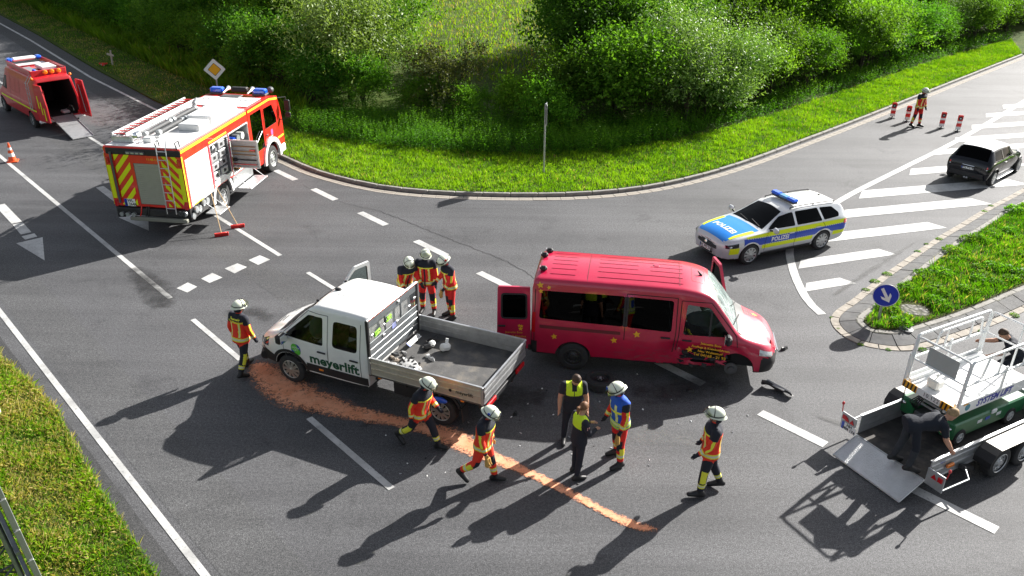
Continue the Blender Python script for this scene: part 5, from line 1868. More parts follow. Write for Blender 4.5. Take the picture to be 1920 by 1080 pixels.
 chev(-1.12, -.60, .98, 2.62, 1.15, .34)
 mb = MB(); mb.box((XR - .01, -.05, ZR - .14), (.05, 2.42, .20), 0, .03); mb.build('rear_top_moulding', blackp, t)
 mb = MB(); mb.box((XR - .05, .18, ZR - .16), (.06, .62, .10), 0, .02); o = mb.build('rear_lamp_bar', grey_m, t)
 for y in (-.05, .10, .25, .40):
  mb = MB(); mb.box((XR - .085, y, ZR - .16), (.01, .10, .05)); mb.build('lamp', clear_lens, o)
 for y in (1.16, -1.16):
  mb = MB(); mb.box((XR - .02, y, 2.42), (.04, .11, .20), 0, .02); mb.build('upper_tail_light', red_lens, t)
  mb = MB(); mb.box((XR - .02, y, 1.02), (.04, .12, .22), 0, .02); mb.build('tail_light', red_lens, t)
  mb = MB(); mb.box((XR - .006, y, 1.72), (.008, .13, 1.08)); mb.build('yellow_line', fluo, t)
 mb = MB(); mb.tube([(XR - .06, 1.0, 2.70), (XR - .06, 1.0, 1.05)], .035, 8); mb.build('drain_pipe', grey_m, t)
 text_part('lettering', '11-48-11', .10, lambda u, v: V(XR - .007, -.30 - u, 2.50 + v), fluo2, t)
 plate(t, (XR - .01, .70, 1.06), (0, -1, 0), (0, 0, 1), .36, .24, 'WL\nR 2648')
 mb = MB(); mb.box((XR + .05, 0, .78), (.3, 2.3, .24), 0, .03); mb.build('rear_underside', blackp, t)
 mb = MB(); mb.box((XR - .12, -.25, .58), (.14, 1.9, .12), 0, .02); mb.build('rear_step', mat('olive_grey', (.20, .20, .165), .6), t)
 mb = MB()
 for y in (-1.1, -.98): mb.lathe([(.07, 0), (.07, .12), (.09, .14), (.09, .2), (0, .2)], (XR + .1, y, .80), (-1, 0, 0), 12)
 mb.build('hose_coupling', steel, t)
 for y in (.95, .75, .55):
  mb = MB(); mb.lathe([(.06, 0), (.06, .1), (.07, .12), (0, .12)], (XR - .08, y, .72), (-1, 0, 0), 12); mb.build('hose_coupling', steel, t)
 for y in (.05, .30, .12):
  mb = MB(); mb.tube([(XR - .07, y, .98), (XR - .12, y + .02, .78), (XR - .1, y + .08, .66)], .02, 6); mb.build('hose', fire_red if y > .2 else blackp, t)
 # rear access ladder
 lad = MB()
 for y in (-.60, -.90): lad.tube([(XR - .02, y, ZR + .28), (XR - .16, y, ZR + .05), (XR - .20, y, .82)], .016, 8)
 lo = lad.build('rear_ladder', alu, t)
 for k in range(8):
  mb = MB(); mb.tube([(XR - .19 + .02 * (k == 7), -.60, 1.0 + .26 * k), (XR - .19 + .02 * (k == 7), -.90, 1.0 + .26 * k)], .014, 6); mb.build('rung', alu, lo)
 for y in (-.5, -1.16):
  mb = MB(); mb.tube([(XR + .02, y, ZR), (XR - .04, y, ZR + .20), (XR + .18, y, ZR + .22), (XR + .22, y, ZR)], .018, 8); mb.build('roof_grab_rail', blackp, t)
 # roof deck and equipment
 mb = MB(); mb.box(((XR + XB) / 2 + .02, 0, ZR + .008), (XB - XR - .06, 2.36, .03), 0, .01); mb.build('roof_deck', wh, t)
 mb = MB(); mb.box((1.45, -.55, ZR + .16), (2.0, .85, .26), 0, .02); o = mb.build('roof_locker', wh, t)
 for x in (.75, 1.45, 2.1):
  mb = MB(); mb.tube([(x - .07, -.72, ZR + .29), (x - .07, -.72, ZR + .315), (x + .07, -.72, ZR + .315), (x + .07, -.72, ZR + .29)], .008, 6); mb.build('lid_handle', steel, o)
 mb = MB(); mb.box((-.05, -.62, ZR + .13), (.75, .70, .22), 0, .02); mb.build('roof_box', mat('grey_box', (.55, .56, .56), .5, .1), t)
 # extension ladder with red rungs
 lad = bpy.data.objects.new('extension_ladder', None)
 for y in (.55, 1.0):
  mb = MB(); mb.box((.25, y, ZR + .30), (4.6, .05, .10), 0, .01); rail = mb.build('ladder_rail', wh, t)
 for k in range(16):
  mb = MB(); mb.tube([(-1.95 + .29 * k, .55, ZR + .31), (-1.95 + .29 * k, 1.0, ZR + .31)], .022, 8); mb.build('ladder_rung', fire_red, t)
 for y in (.50, 1.08):
  mb = MB(); mb.box((.45, y, ZR + .20), (4.2, .04, .08), 0, .01); mb.build('ladder_rail', alu, t)
 for x in (-1.9, .2, 2.2):
  mb = MB(); mb.box((x, .78, ZR + .12), (.08, .7, .2), 0, .02); mb.build('ladder_bracket', alu, t)
 # suction hoses in their cradle
 dk = mat('ribbed_hose', (.05, .052, .055), .6, bump=.6, bscale=50)
 for (y, z, x0, x1) in ((.30, .16, -1.4, .1), (.30, .16, .35, 1.85), (.02, .14, -1.1, .4), (.02, .14, .65, 2.0)):
  mb = MB(); mb.cyl((x0, y, ZR + z), (x1, y, ZR + z), .075, n=14); o = mb.build('suction_hose', dk, t)
  for x in (x0, x1):
   mb = MB(); mb.lathe([(.0, -.07), (.085, -.07), (.095, -.02), (.095, .02), (.085, .07), (0, .07)], (x, y, ZR + z), (1, 0, 0), 14); mb.build('hose_coupling', steel, o)
 for x in (-1.3, .2, 1.7):
  mb = MB(); mb.box((x, .16, ZR + .06), (.06, .55, .08), 0, .01); mb.build('hose_cradle', alu, t)
 mb = MB()
 mb.lathe([(.12, 0), (.12, .1), (.06, .12), (.06, .25), (0, .25)], (2.15, .45, ZR + .02), (0, 0, 1), 14); mb.tube([(2.15, .45, ZR + .24), (2.3, .45, ZR + .34), (2.65, .45, ZR + .30)], [.06, .06, .035], 10)
 mb.build('water_monitor', steel, t)
 mb = MB(); mb.box((1.75, .45, ZR + .04), (.5, .12, .04), 0, .01); mb.build('roof_strip', fire_red, t)
 mb = MB()
 mb.lathe([(.13, 0), (.10, .18), (.06, .2), (0, .2)], (-1.75, .35, ZR + .22), (-1, 0, .2), 16); mb.build('roof_spotlight', chrome, t)
 mb = MB(); mb.box((-1.72, .02, ZR + .10), (.26, .3, .16), 0, .03); mb.build('roof_bracket', whitep, t)
 # crew cab
 prof = [(XC, .86), (XC, ZR - .02), (4.6, ZR - .02), (5.35, ZR - .16), (5.52, 2.2), (XF, 1.72), (XF + .03, .62), (5.0, .62), (5.0, .9), (3.62, .9), (3.62, .58), (2.75, .58), (2.75, .86)]
 cab = MB(); cab.prism([(x, -1.22, z) for x, z in prof], (0, 2.44, 0))
 cuts = []
 c = MB(); c.box((4.05, 0, 1.85), (2.55, 2.2, 1.72)); cuts.append(c.mesh('c', dark_in, 0))
 crew = [(2.82, 1.12), (2.80, 2.58), (3.78, 2.58), (3.80, 1.12)]
 drv = rounded([(3.98, 1.74), (3.98, 2.52), (4.78, 2.50), (5.08, 1.92), (5.06, 1.74)], .04, 3)
 for sg in (1, -1):
  cuts += [side_cut(rounded(crew, .04, 3), sg, 1.0, 1.4, blackp), side_cut(drv, sg, 1.0, 1.4, blackp), cyl_cut(4.32, sg, .52, .64, .72, 1.4, blackm)]
 c = MB(); c.box((5.55, 0, 2.1), (.7, 2.1, .85)); cuts.append(c.mesh('c', blackp, 0))
 me = boolean(cab.mesh('b', fire_red, 0), cuts)
 bmm = bmesh.new(); bmm.from_mesh(me)
 bmm.to_mesh(me); bmm.free()
 finish(me, 30); link('cab', me, t)
 mb = MB(); mb.box((XF - .04, 0, 2.0), (.02, 2.2, 1.0), 0, .0, rot=(0, R(-9), 0)); mb.build('windscreen', gl_mid, t)
 for sg in (1, -1):
  mb = MB(); mb.prism([(x, sg * 1.205, z) for x, z in rounded(crew, .04, 3)], (0, -sg * .008, 0)); mb.build('crew_window', glass('crew_glass', (.25, .30, .27), .06), t, 0)
  mb = MB(); mb.prism([(x, sg * 1.205, z) for x, z in drv], (0, -sg * .008, 0)); mb.build('door_window', gl_clear, t, 0)
  mb = MB(); mb.prism([(x, sg * 1.222, z) for x, z in ((2.66, ZR - .16), (2.66, ZR - .09), (4.6, ZR - .09), (5.33, ZR - .22), (5.36, ZR - .30), (4.6, ZR - .16))], (0, sg * .006, 0)); mb.build('yellow_line', fluo2, t, 0)
  mb = MB(); mb.box((5.30, sg * 1.226, 1.12), (.55, .008, .07)); mb.build('yellow_line', fluo2, t, 0)
  # white wheel arch flare
  arc = MB()
  ring = [(4.32 + rr_ * math.cos(a), .52 + rr_ * math.sin(a)) for rr_, seq in ((.82, lin(-.15, 3.3, 16)), (.65, lin(3.25, -.10, 16))) for a in seq]
  arc.prism([(x, sg * 1.20, max(z, .45)) for x, z in ring], (0, sg * .09, 0)); arc.build('wheel_arch', whitep, t, 30)
  mb = MB(); mb.box((5.35, sg * 1.12, .62), (.55, .3, .34), 0, .06); mb.build('bumper_corner', whitep, t)
  # mirrors on arms
  mb = MB(); mb.tube([(5.30, sg * 1.2, 2.62), (5.62, sg * 1.45, 2.60), (5.60, sg * 1.48, 1.78), (5.35, sg * 1.22, 1.75)], .02, 8); o = mb.build('mirror_arm', blackp, t)
  mb = MB(); mb.box((5.60, sg * 1.50, 2.28), (.10, .22, .42), 0, .03); mb.box((5.60, sg * 1.50, 1.90), (.10, .22, .20), 0, .03, ); mb.build('mirror', blackp, o)
  mb = MB(); mb.tube([(3.9, sg * 1.23, 2.5), (3.9, sg * 1.23, .95)], .008, 6); mb.build('door_gap', blackm, t)
  mb = MB(); mb.box((4.08, sg * 1.235, 1.50), (.18, .03, .05), 0, .01); mb.build('door_handle', blackp, t)
  mb = MB(); mb.tube([(2.95, sg * 1.25, 1.42), (3.62, sg * 1.25, 1.78)], .014, 6); mb.build('grab_rail', alu, t)
 f_em = lambda u, v: V(4.52 + u, -1.228, 1.50 + v)
 mb = MB(); mb.prism([f_em(*p) for p in rounded([(-.08, -.10), (.08, -.10), (.10, .02), (.08, .11), (-.08, .11), (-.10, .02)], .02)], (0, -.003, 0)); mb.build('emblem', mat('emblem_pink', (.62, .12, .35), .5), t, 0)
 text_part('lettering', 'Feuerwehr', .09, lambda u, v: V(4.42 + u, -1.228, 1.36 + v), whit, t)
 text_part('lettering', 'Notruf 112', .12, lambda u, v: V(4.42 + u, -1.228, 1.22 + v), whit, t)
 mb = MB()
 for y in (-.6, 0, .6): seat(mb, 3.0, y, 1.05, 0, .48)
 for y in (-.65, .65): seat(mb, 4.2, y, 1.1, 0, .5)
 mb.box((5.1, 0, 1.45), (.4, 2.0, .35), 0, .05)
 mb.build('seats', dark_in, t)
 mb = MB(); mb.tube([(3.35, -1.0, 1.1), (3.35, -1.0, 2.5)], .02, 6); mb.build('grab_pole', fluo, t)
 mb = MB(); mb.box((XF - .02, 0, .95), (.08, 2.1, .5), 0, .03); mb.build('front_grille', blackp, t)
 mb = MB(); mb.box((XF - .02, 0, .56), (.22, 2.3, .26), 0, .05); mb.build('front_bumper', whitep, t)
 # cab roof: number, hatch, light bar, horns
 mb = MB(); mb.box((3.55, 0, ZR + .0), (1.3, 2.2, .02), 0, .006); mb.build('cab_roof_panel', wh, t)
 text_part('lettering', 'WL·R 2648', .44, lambda u, v: V(3.75 + v, -u, ZR + .014), mat('grey_print', (.30, .31, .32), .5), t, 1.0, 0, .0)
 mb = MB(); mb.box((4.30, .1, ZR + .0), (.42, .75, .06), 0, .02); mb.build('roof_hatch', grey_m, t)
 for sg in (1, -1):
  mb = MB(); mb.box((4.75, sg * .85, ZR + .13), (.30, .50, .19), 0, .05); o = mb.build('blue_light', blue_lens, t)
  mb = MB(); mb.box((4.75, sg * .85, ZR + .02), (.34, .52, .06), 0, .01); mb.build('lamp_base', grey_m, o)
  mb = MB(); mb.lathe([(.09, 0), (.05, .12), (.03, .3), (.03, .5), (0, .5)], (4.95, sg * .48, ZR + .16), (-1, 0, -.15), 14); mb.build('air_horn', whitep, t)
 mb = MB(); mb.box((4.85, 0, ZR + .14), (.22, .62, .18), 0, .03); mb.build('loudspeaker', blackp, t)
 text_part('lettering', 'FEUERWEHR', .12, lambda u, v: V(4.97, u, ZR + .15 + v), whit, t)
 mb = MB(); mb.lathe([(.0, 0), (.10, .02), (.13, .12), (.1, .2), (0, .2)], (5.25, -1.0, ZR + .05), (1, 0, 0), 14); mb.build('cab_spotlight', grey_m, t)
 for x in (0, 4.32):
  for sg in (1, -1):
   w_ = wheel(t, x, sg * 1.235, sg, .50, .33, 10, .30, mat('truck_rim', (.50, .51, .52), .4, .5), steel_rim=True)
 for sg in (1, -1):
  arc = MB()
  ring = [(0 + rr_ * math.cos(a), .52 + rr_ * math.sin(a)) for rr_, seq in ((.76, lin(-.1, 3.24, 16)), (.64, lin(3.2, -.06, 16))) for a in seq]
  arc.prism([(x, sg * 1.22, max(z, .50)) for x, z in ring], (0, sg * .06, 0)); arc.build('wheel_arch', whitep, t, 30)
 mb = MB(); mb.box((.14, -1.258, 1.08), (1.36, .02, .13), 0, .004); mb.build('white_panel', whitep, t)
 return t
fire_engine()
# ---------------------------------------------------------------- red equipment van with its ramp down
def equipment_van():
 t = thing('equipment_van', 'dark red fire service van with open rear doors and a lowered metal ramp', 'van', (-21.0, 36.73, 0), 135.6)
 L = Loft([
  [-1.0, .46, .86, .90, .9, .88, 1.2, .72, 2.16, .02],
  [-.95, .42, .89, .93, .9, .91, 1.2, .74, 2.26, .04],
  [0, .40, .91, .96, .9, .93, 1.2, .76, 2.32, .05],
  [2.2, .40, .91, .96, .9, .93, 1.2, .76, 2.32, .05],
  [3.0, .40, .91, .96, .9, .93, 1.2, .74, 2.24, .05],
  [3.4, .40, .91, .95, .88, .92, 1.2, .72, 1.95, .05],
  [4.1, .40, .90, .94, .86, .88, 1.1, .76, 1.18, .08],
  [4.6, .40, .84, .88, .76, .76, .95, .62, 1.0, .06],
  [4.85, .46, .6, .64, .66, .55, .8, .45, .84, .02]], rt=.10)
 cuts = []
 c = MB(); c.prism([(-1.2, y, z) for y, z in ((-.78, .56), (.78, .56), (.80, 1.3), (.66, 2.12), (-.66, 2.12), (-.80, 1.3))], (3.4, 0, 0)); cuts.append(c.mesh('c', dark_in, 0))
 for sg in (1, -1):
  cuts += [cyl_cut(x, sg, .35, .42, .6, 1.3, blackm) for x in (0, 4.0)]
 fw = rounded([(3.75, 1.28), (3.30, 1.85), (2.85, 1.88), (2.85, 1.26)], .05, 3)
 for sg in (1, -1): cuts.append(side_cut(fw, sg, .6, 1.3, dark_in))
 me = boolean(L.mesh('b', van_red, step=.1), cuts); finish(me, 38); link('body', me, t)
 for sg in (1, -1):
  mb = MB(); pane(L, sg, fw, -.01, mb); mb.build('side_window', gl_dark, t)
  band(L, sg, -.92, 3.9, .86, .93, .006).build('yellow_line', fluo, t)
  for x in (1.05, 2.35): groove(L, sg, [(x, 2.1), (x, .6)], .016, .005).build('door_gap', blackm, t, 0)
  # recessed blind panels
  for (a, c_) in ((1.2, 1.62), (1.70, 2.2)):
   for q in ([(a, 1.35), (a, 1.95), (c_, 1.95), (c_, 1.35), (a, 1.35)],): groove(L, sg, q, .014, .004).build('panel_bead', mat('bead_red', (.30, .008, .012), .4), t, 0)
  # raised gallery boards on the roof
  mb = MB(); mb.box((1.0, sg * .72, 2.46), (3.2, .05, .26), 0, .012, rot=(R(sg * -8), 0, 0)); mb.build('roof_gallery_board', van_red, t)
  mb = MB(); mb.box((-.99, sg * .80, .62), (.05, .14, .2), 0, .02); mb.build('tail_light', red_lens, t)
  mb = MB(); mb.ellipsoid((-.80, sg * .80, 2.28), (.08, .06, .07)); mb.build('marker_lamp', orange_lens, t)
  for x in (0, 4.0): wheel(t, x, sg * .955, sg, .345, .22, 8, .21, mat('grey_steel_rim', (.30, .31, .31), .5, .4), steel_rim=True)
 mb = MB(); mb.box((-.60, 0, 2.42), (.06, 1.46, .28), 0, .015); mb.build('roof_gallery_board', van_red, t)
 for y in (-.36, -.08, .20):
  mb = MB(); mb.lathe([(.10, 0), (.10, .05), (.06, .09), (0, .09)], (-.63, y - .05, 2.46), (-1, 0, .1), 16); mb.build('warning_lamp', orange_lens, t)
 mb = MB(); mb.lathe([(.07, 0), (.07, .12), (.04, .16), (0, .16)], (-.45, .52, 2.46), (0, 0, 1), 14); mb.build('blue_light', blue_lens, t)
 mb = MB(); mb.box((1.9, 0, 2.42), (.4, 1.35, .06), 0, .02); mb.build('roof_hatch', mat('pale_grey_lid', (.62, .63, .64), .4), t)
 mb = MB(); mb.box((.55, -.28, 2.48), (.95, .62, .16), 0, .03); mb.build('roof_locker', mat('pale_grey_lid', (.62, .63, .64), .4), t)
 mb = MB(); mb.box((.55, .40, 2.42), (1.3, .40, .04), 0, .01); mb.build('roof_walkway', steel, t)
 mb = MB(); mb.box((2.55, 0, 2.58), (.32, 1.0, .16), 0, .06); o = mb.build('light_bar', whitep, t)
 for sg in (1, -1):
  mb = MB(); mb.box((2.55, sg * .62, 2.58), (.34, .24, .18), 0, .06); mb.build('blue_light', blue_lens, o)
 # ladder up the left rear side
 mb = MB()
 for x in (-.52, -.80): mb.tube([(x, .78, 2.40), (x, .99, 2.1), (x, 1.03, .9)], .016, 6)
 lo = mb.build('side_ladder', steel, t)
 for k in range(6):
  mb = MB(); mb.tube([(-.52, 1.03, 1.0 + .22 * k), (-.80, 1.03, 1.0 + .22 * k)], .013, 6); mb.build('rung', steel, lo)
 # rear doors
 for sg, deg in ((1, 78), (-1, -98)):
  M = Matrix.Translation((-1.0, sg * .86, 0)) @ Matrix.Rotation(R(-deg if sg > 0 else -deg), 4, 'Z')
  w = .80 * -sg
  b2 = MB(); b2.M = M; b2.prism([(0, y, z) for y, z in rounded([(0, .5), (w, .5), (w * .98, 1.2), (w * .80, 2.10), (0.06 * w, 2.10)], .04, 3)], (-.05, 0, 0)); d = b2.build('rear_door', van_red, t, 20)
  b2 = MB(); b2.M = M; b2.box((.012, w * .5, 1.25), (.02, abs(w) * .75, 1.3), 0, .02); b2.build('door_lining', mat('door_inner_red', (.36, .012, .016), .4), d)
  b2 = MB(); b2.M = M; b2.tube([(.05, w * .7, .7), (.05, w * .45, 1.9)], .015, 6); b2.build('door_stay', steel, d)
  for k in range(3):
   b2 = MB(); b2.M = M; b2.box((-.055, w * (.25 + .22 * k), 1.35 - .25 * k), (.006, .06, .55)); b2.build('reflective_stripe', fluo, d)
 mb = MB(); mb.box((-1.06, 0, .45), (.16, 1.9, .12), 0, .03); mb.build('rear_bumper', whitep, t)
 # ramp in two folding halves
 pm = mat('ramp_plate', (.50, .51, .52), .38, .7, var=.1, dirt=.2, bump=.4, bscale=60)
 for (a, za, c_, zc) in ((-1.02, .55, -2.0, .32), (-2.02, .315, -3.25, .03)):
  mb = MB(); mb.prism([(a, -.44, za), (c_, -.44, zc), (c_, .44, zc), (a, .44, za)], (0, 0, .03)); o = mb.build('ramp', pm, t, 0)
  for y in (-.44, .44):
   mb = MB(); mb.prism([(a, y - .015, za + .031), (c_, y - .015, zc + .031), (c_, y + .015, zc + .031), (a, y + .015, za + .031)], (0, 0, .035)); mb.build('ramp_edge', alu, o, 0)
 mb = MB(); mb.box((1.2, .45, .75), (.5, .4, .35), 0, .03); mb.build('stowed_case', grey_m, t)
 mb = MB(); mb.cyl((-.6, .55, .62), (-.6, .55, .95), .04); mb.box((-.6, .55, .98), (.2, .2, .06), 0, .02); mb.build('winch', steel, t)
 mb = MB(); mb.box((-.5, -.35, .62), (.4, .3, .12), 0, .03); mb.build('stowed_bag', mat('pale_bag', (.5, .5, .5), .8), t)
 return t
equipment_van()
# ---------------------------------------------------------------- low loader trailer
def trailer():
 t = thing('trailer', 'galvanised twin-axle trailer with its rear ramp lowered onto the asphalt', 'trailer', (7.40, 12.76, 0), 28.5)
 m_side = mat('trailer_side', (.48, .49, .50), .4, .7, var=.15, dirt=.2)
 m_floor = mat('trailer_floor', (.035, .033, .032), .7, 0, var=.5, vscale=4, dirt=.5)
 HW = .80; LEN = 3.9; ZF = .34
 mb = MB(); mb.box((LEN / 2, 0, ZF - .03), (LEN, 2 * HW, .06)); mb.build('floor', m_floor, t)
 for sg in (1, -1):
  for k, (z0, z1) in enumerate(((.30, .46), (.465, .62), (.625, .76))):
   mb = MB()
   prof = [(0, z0), (.03, z0), (.03, z0 + .02), (.018, z0 + .04), (.018, z1 - .04), (.03, z1 - .02), (.03, z1), (0, z1)]
   mb.prism([(0.02, sg * (HW + a), z) for a, z in prof], (LEN - .04, 0, 0)); mb.build('side_plank', m_side, t, 20)
  mb = MB(); mb.box((LEN / 2, sg * (HW + .012), .772), (LEN, .06, .025), 0, .005); mb.build('top_rail', alu, t)
  # rear lamp panel
  y = sg * (HW + .20)
  mb = MB(); mb.box((-.06, y, .50), (.03, .36, .36), 0, .008); lp = mb.build('lamp_panel', m_side, t)
  for dy in (-.09, .03):
   mb = MB(); mb.prism([(-.078, y + dy - .055, .52), (-.078, y + dy + .055, .52), (-.078, y + dy, .62)], (-.012, 0, 0)); mb.build('reflector', red_lens, lp)
  mb = MB(); mb.box((-.08, y + sg * .10, .58), (.04, .10, .09), 0, .01); mb.build('tail_light', red_lens, lp)
  mb = MB(); mb.tube([(-.06, y + sg * .19, .66), (-.06, y + sg * .21, .82)], .012, 6); mb.ellipsoid((-.06, y + sg * .21, .85), (.03, .03, .04)); mb.build('marker_lamp', red_lens, lp)
  mb = MB(); mb.tube([(-.03, y + sg * .16, .36), (.7, sg * (HW + .38), .36), (.85, sg * (HW + .2), .40)], .018, 8); mb.build('guard_bar', steel, t)
  mb = MB(); mb.box((.55, sg * (HW + .06), .52), (.20, .05, .07), 0, .01); mb.build('side_marker', orange_lens, t)
  # twin wheels under one long mudguard
  for x in (1.72, 2.50):
   wheel(t, x, sg * (HW + .34), sg, .33, .20, 8, .21, mat('silver_steel_rim', (.45, .46, .47), .4, .5), steel_rim=True)
  arc = [(2.11 + .0, 0)]
  pr = [(1.28, .50), (1.36, .66), (1.52, .74), (2.70, .74), (2.86, .66), (2.94, .50)]
  pts = [(x, z) for x, z in pr] + [(x, z - .012) for x, z in pr[::-1]]
  mb = MB(); mb.prism([(x, sg * (HW + .06), z) for x, z in pts], (0, sg * .34, 0)); mg = mb.build('mudguard', mat('mudguard_grey', (.50, .47, .43), .4, .2, dirt=.2, var=.05), t, 20)
  pr2 = [(1.27, .40), (1.27, .52), (1.36, .672), (1.50, .745)]
  pts = [(x, z) for x, z in pr2] + [(x + .02, z - .012) for x, z in pr2[::-1]]
  mb = MB(); mb.prism([(x - .015, sg * (HW + .055), z + .01) for x, z in pts], (0, sg * .36, 0)); mb.build('mudguard_flap', blackp, mg, 20)
  mb = MB(); mb.cyl((1.2, sg * (HW - .05), .28), (3.2, sg * (HW - .05), .28), .05); mb.build('chassis_rail', steel, t)
  mb = MB(); mb.box((1.0, sg * (HW + .12), .34), (.35, .14, .10), 0, .02, rot=(0, R(20), 0)); mb.build('jack_leg', blackp, t)
 text_part('lettering', 'Saris', .08, lambda u, v: V(.32 + u, -HW - .034, .66 + v), mat('logo_blue', (.02, .05, .42), .5), t, 1, .2)
 plate(t, (-.08, HW + .16, .40), (0, -1, 0), (0, 0, 1), .34, .17, 'HH\nMM 174')
 mb = MB(); mb.box((LEN - .02, 0, .53), (.05, 2 * HW, .46), 0, .01); mb.build('front_board', m_side, t)
 mb = MB(); mb.tube([(LEN - .1, .5, .38), (LEN + 1.2, 0, .42)], .045, 8); mb.tube([(LEN - .1, -.5, .38), (LEN + 1.2, 0, .42)], .045, 8); mb.build('drawbar', steel, t)
 mb = MB(); mb.cyl((LEN + .7, .2, .12), (LEN + .7, .2, .85), .035); mb.lathe([(.10, -.035), (.11, 0), (.10, .035)], (LEN + .7, .2, .11), (0, 1, 0), 16); mb.build('jockey_wheel', steel, t)
 tp = mat('tread_plate_bright', (.60, .61, .61), .36, .75, var=.12, vscale=3, dirt=.2, bump=.8, bscale=45)
 mb = MB(); mb.prism([(-.02, -HW + .02, .30), (-.62, -HW + .02, .025), (-.62, HW - .02, .025), (-.02, HW - .02, .30)], (.008, 0, .028)); rp = mb.build('ramp', tp, t, 0)
 for y in (-HW + .02, HW - .02):
  mb = MB(); mb.tube([(-.02, y, .325), (-.62, y, .045)], .016, 6); mb.build('ramp_edge', alu, rp)
 mb = MB(); mb.cyl((-.01, -HW, .315), (-.01, HW, .315), .022); mb.build('ramp_hinge', steel, rp)
 return t
trailer()
# ---------------------------------------------------------------- scissor lift standing on the trailer
def scissor_lift():
 t = thing('scissor_lift', 'white scissor lift with guard rails on a green base, loaded on the trailer', 'scissor lift', (8.27, 13.49, .34), 28.5)
 lw = mat('lift_white', (.80, .81, .80), .38, 0, .3, var=.03, dirt=.08)
 grn = mat('machine_green', (.010, .14, .045), .35, 0, .5, var=.08, dirt=.15)
 HW = .61; LEN = 2.40; ZD = .90; ZT = 1.98        # relative to the trailer floor
 # base
 mb = MB(); mb.box((LEN / 2 + .05, -.46, .36), (LEN - .1, .30, .38), 0, .03); mb.build('base_side', grn, t)
 mb = MB(); mb.box((LEN / 2 + .05, .46, .36), (LEN - .1, .30, .38), 0, .03); mb.build('base_side', grn, t)
 mb = MB(); mb.box((LEN / 2 + .05, 0, .25), (LEN - .2, .62, .18), 0, .02); mb.build('base_tray', grey_m, t)
 for x in (.35, 1.95):
  for sg in (1, -1):
   wheel(t, x, sg * .63, sg, .19, .12, 6, .11, lw)
 for sg in (1, -1):
  for x in (.9, 1.15, 1.5):
   mb = MB(); mb.box((x, sg * .615, .40), (.14, .006, .07)); mb.build('decal', (whit, pol_blue, silver_tape)[int(x * 4) % 3], t)
  mb = MB(); mb.box((1.3, sg * .62, .52), (.16, .04, .10), 0, .02); mb.build('latch_box', lw, t)
  mb = MB(); mb.ellipsoid((.10, sg * .52, .42), (.04, .05, .04)); mb.build('tie_down_eye', chrome, t)
 # scissor stack
 for k in range(4):
  z = .52 + .075 * k
  for y in (-.26, .26):
   mb = MB(); mb.box((LEN / 2, y + .03 * (k % 2), z), (LEN - .35, .05, .06), 0, .008, rot=(0, R(1.6 if k % 2 else -1.6), 0)); mb.build('scissor_arm', lw if k > 1 else grey_m, t)
 mb = MB()
 for x in (.22, LEN - .22):
  for z in (.52, .62, .72): mb.cyl((x, -.33, z), (x, .33, z), .025)
 mb.build('scissor_pin', steel, t)
 mb = MB(); mb.cyl((.5, 0, .5), (1.4, 0, .62), .05); mb.build('lift_cylinder', chrome, t)
 for k in range(5):
  mb = MB(); mb.tube([(.02 + .01 * k, .10 + .03 * k, .78), (-.06, .12 + .05 * k, .62), (.05, .2 + .02 * k, .46)], .012, 6); mb.build('cable', blackp, t)
 mb = MB()
 for k in range(9): mb.tube([(-.02 + .02 * math.cos(a), .50, .82 - .045 * k + .025 * math.sin(a)) for a in lin(0, 6.283, 8)[:-1]], .006, 5, closed=True)
 mb.build('chain', blackp, t)
 # platform
 mb = MB(); mb.box((LEN / 2, 0, ZD), (LEN, 2 * HW, .06), 0, .01); mb.build('deck', lw, t)
 for (x0, x1, y0, y1) in ((.06, 1.15, -.55, .55), (1.20, 2.34, -.55, .55)):
  mb = MB(); mb.box(((x0 + x1) / 2, 0, ZD + .034), (x1 - x0, y1 - y0, .008)); mb.build('deck_plate', mat('deck_grey', (.70, .71, .71), .4, 0, 0, var=.06), t)
 for sg in (1, -1):
  mb = MB(); mb.box((LEN / 2, sg * (HW - .005), ZD + .03), (LEN, .03, .26), 0, .01); mb.build('side_beam', lw, t)
  mb = MB(); mb.box((LEN / 2, sg * (HW - .10), ZD + .07), (LEN - .1, .05, .10), 0, .01); mb.build('toe_board', lw, t)
 text_part('lettering', 'SYSTEM LIFT', .20, lambda u, v: V(1.12 + u, -HW - .013, ZD + .03 + v), mat('print_blue', (.015, .02, .32), .5), t, 1.0, .25, .008)
 mb = MB(); mb.lathe([(.075, 0), (.075, .003), (0, .004)], (.30, -HW - .011, ZD + .03), (0, -1, 0), 20); mb.build('logo', mat('logo_teal', (.05, .25, .33), .5), t)
 mb = MB(); mb.box((-.012, 0, ZD + .0), (.02, .52, .15)); mb.build('number_plate_panel', whit, t)
 text_part('lettering', '10.122', .12, lambda u, v: V(-.025, -.06 - u, ZD + v), blk, t, 1.1)
 for sg in (1, -1):
  o = MB(); o.box((-.012, sg * .43, ZD), (.02, .32, .16)); hz = o.build('hazard_panel', mat('hazard_yellow', (.80, .38, .01), .5), t)
  for k in range(4):
   y = sg * .43 - .14 + .085 * k
   mb = MB(); mb.prism([(-.0235, y, ZD - .075), (-.0235, y + .035, ZD - .075), (-.0235, y - .02 + .035, ZD + .075), (-.0235, y - .02, ZD + .075)], (-.003, 0, 0)); mb.build('hazard_stripe', blk, hz, 0)
 mb = MB(); mb.box((.22, -HW - .013, ZD + .12), (.14, .003, .03)); mb.build('hazard_sticker', MATS['hazard_yellow'], t)
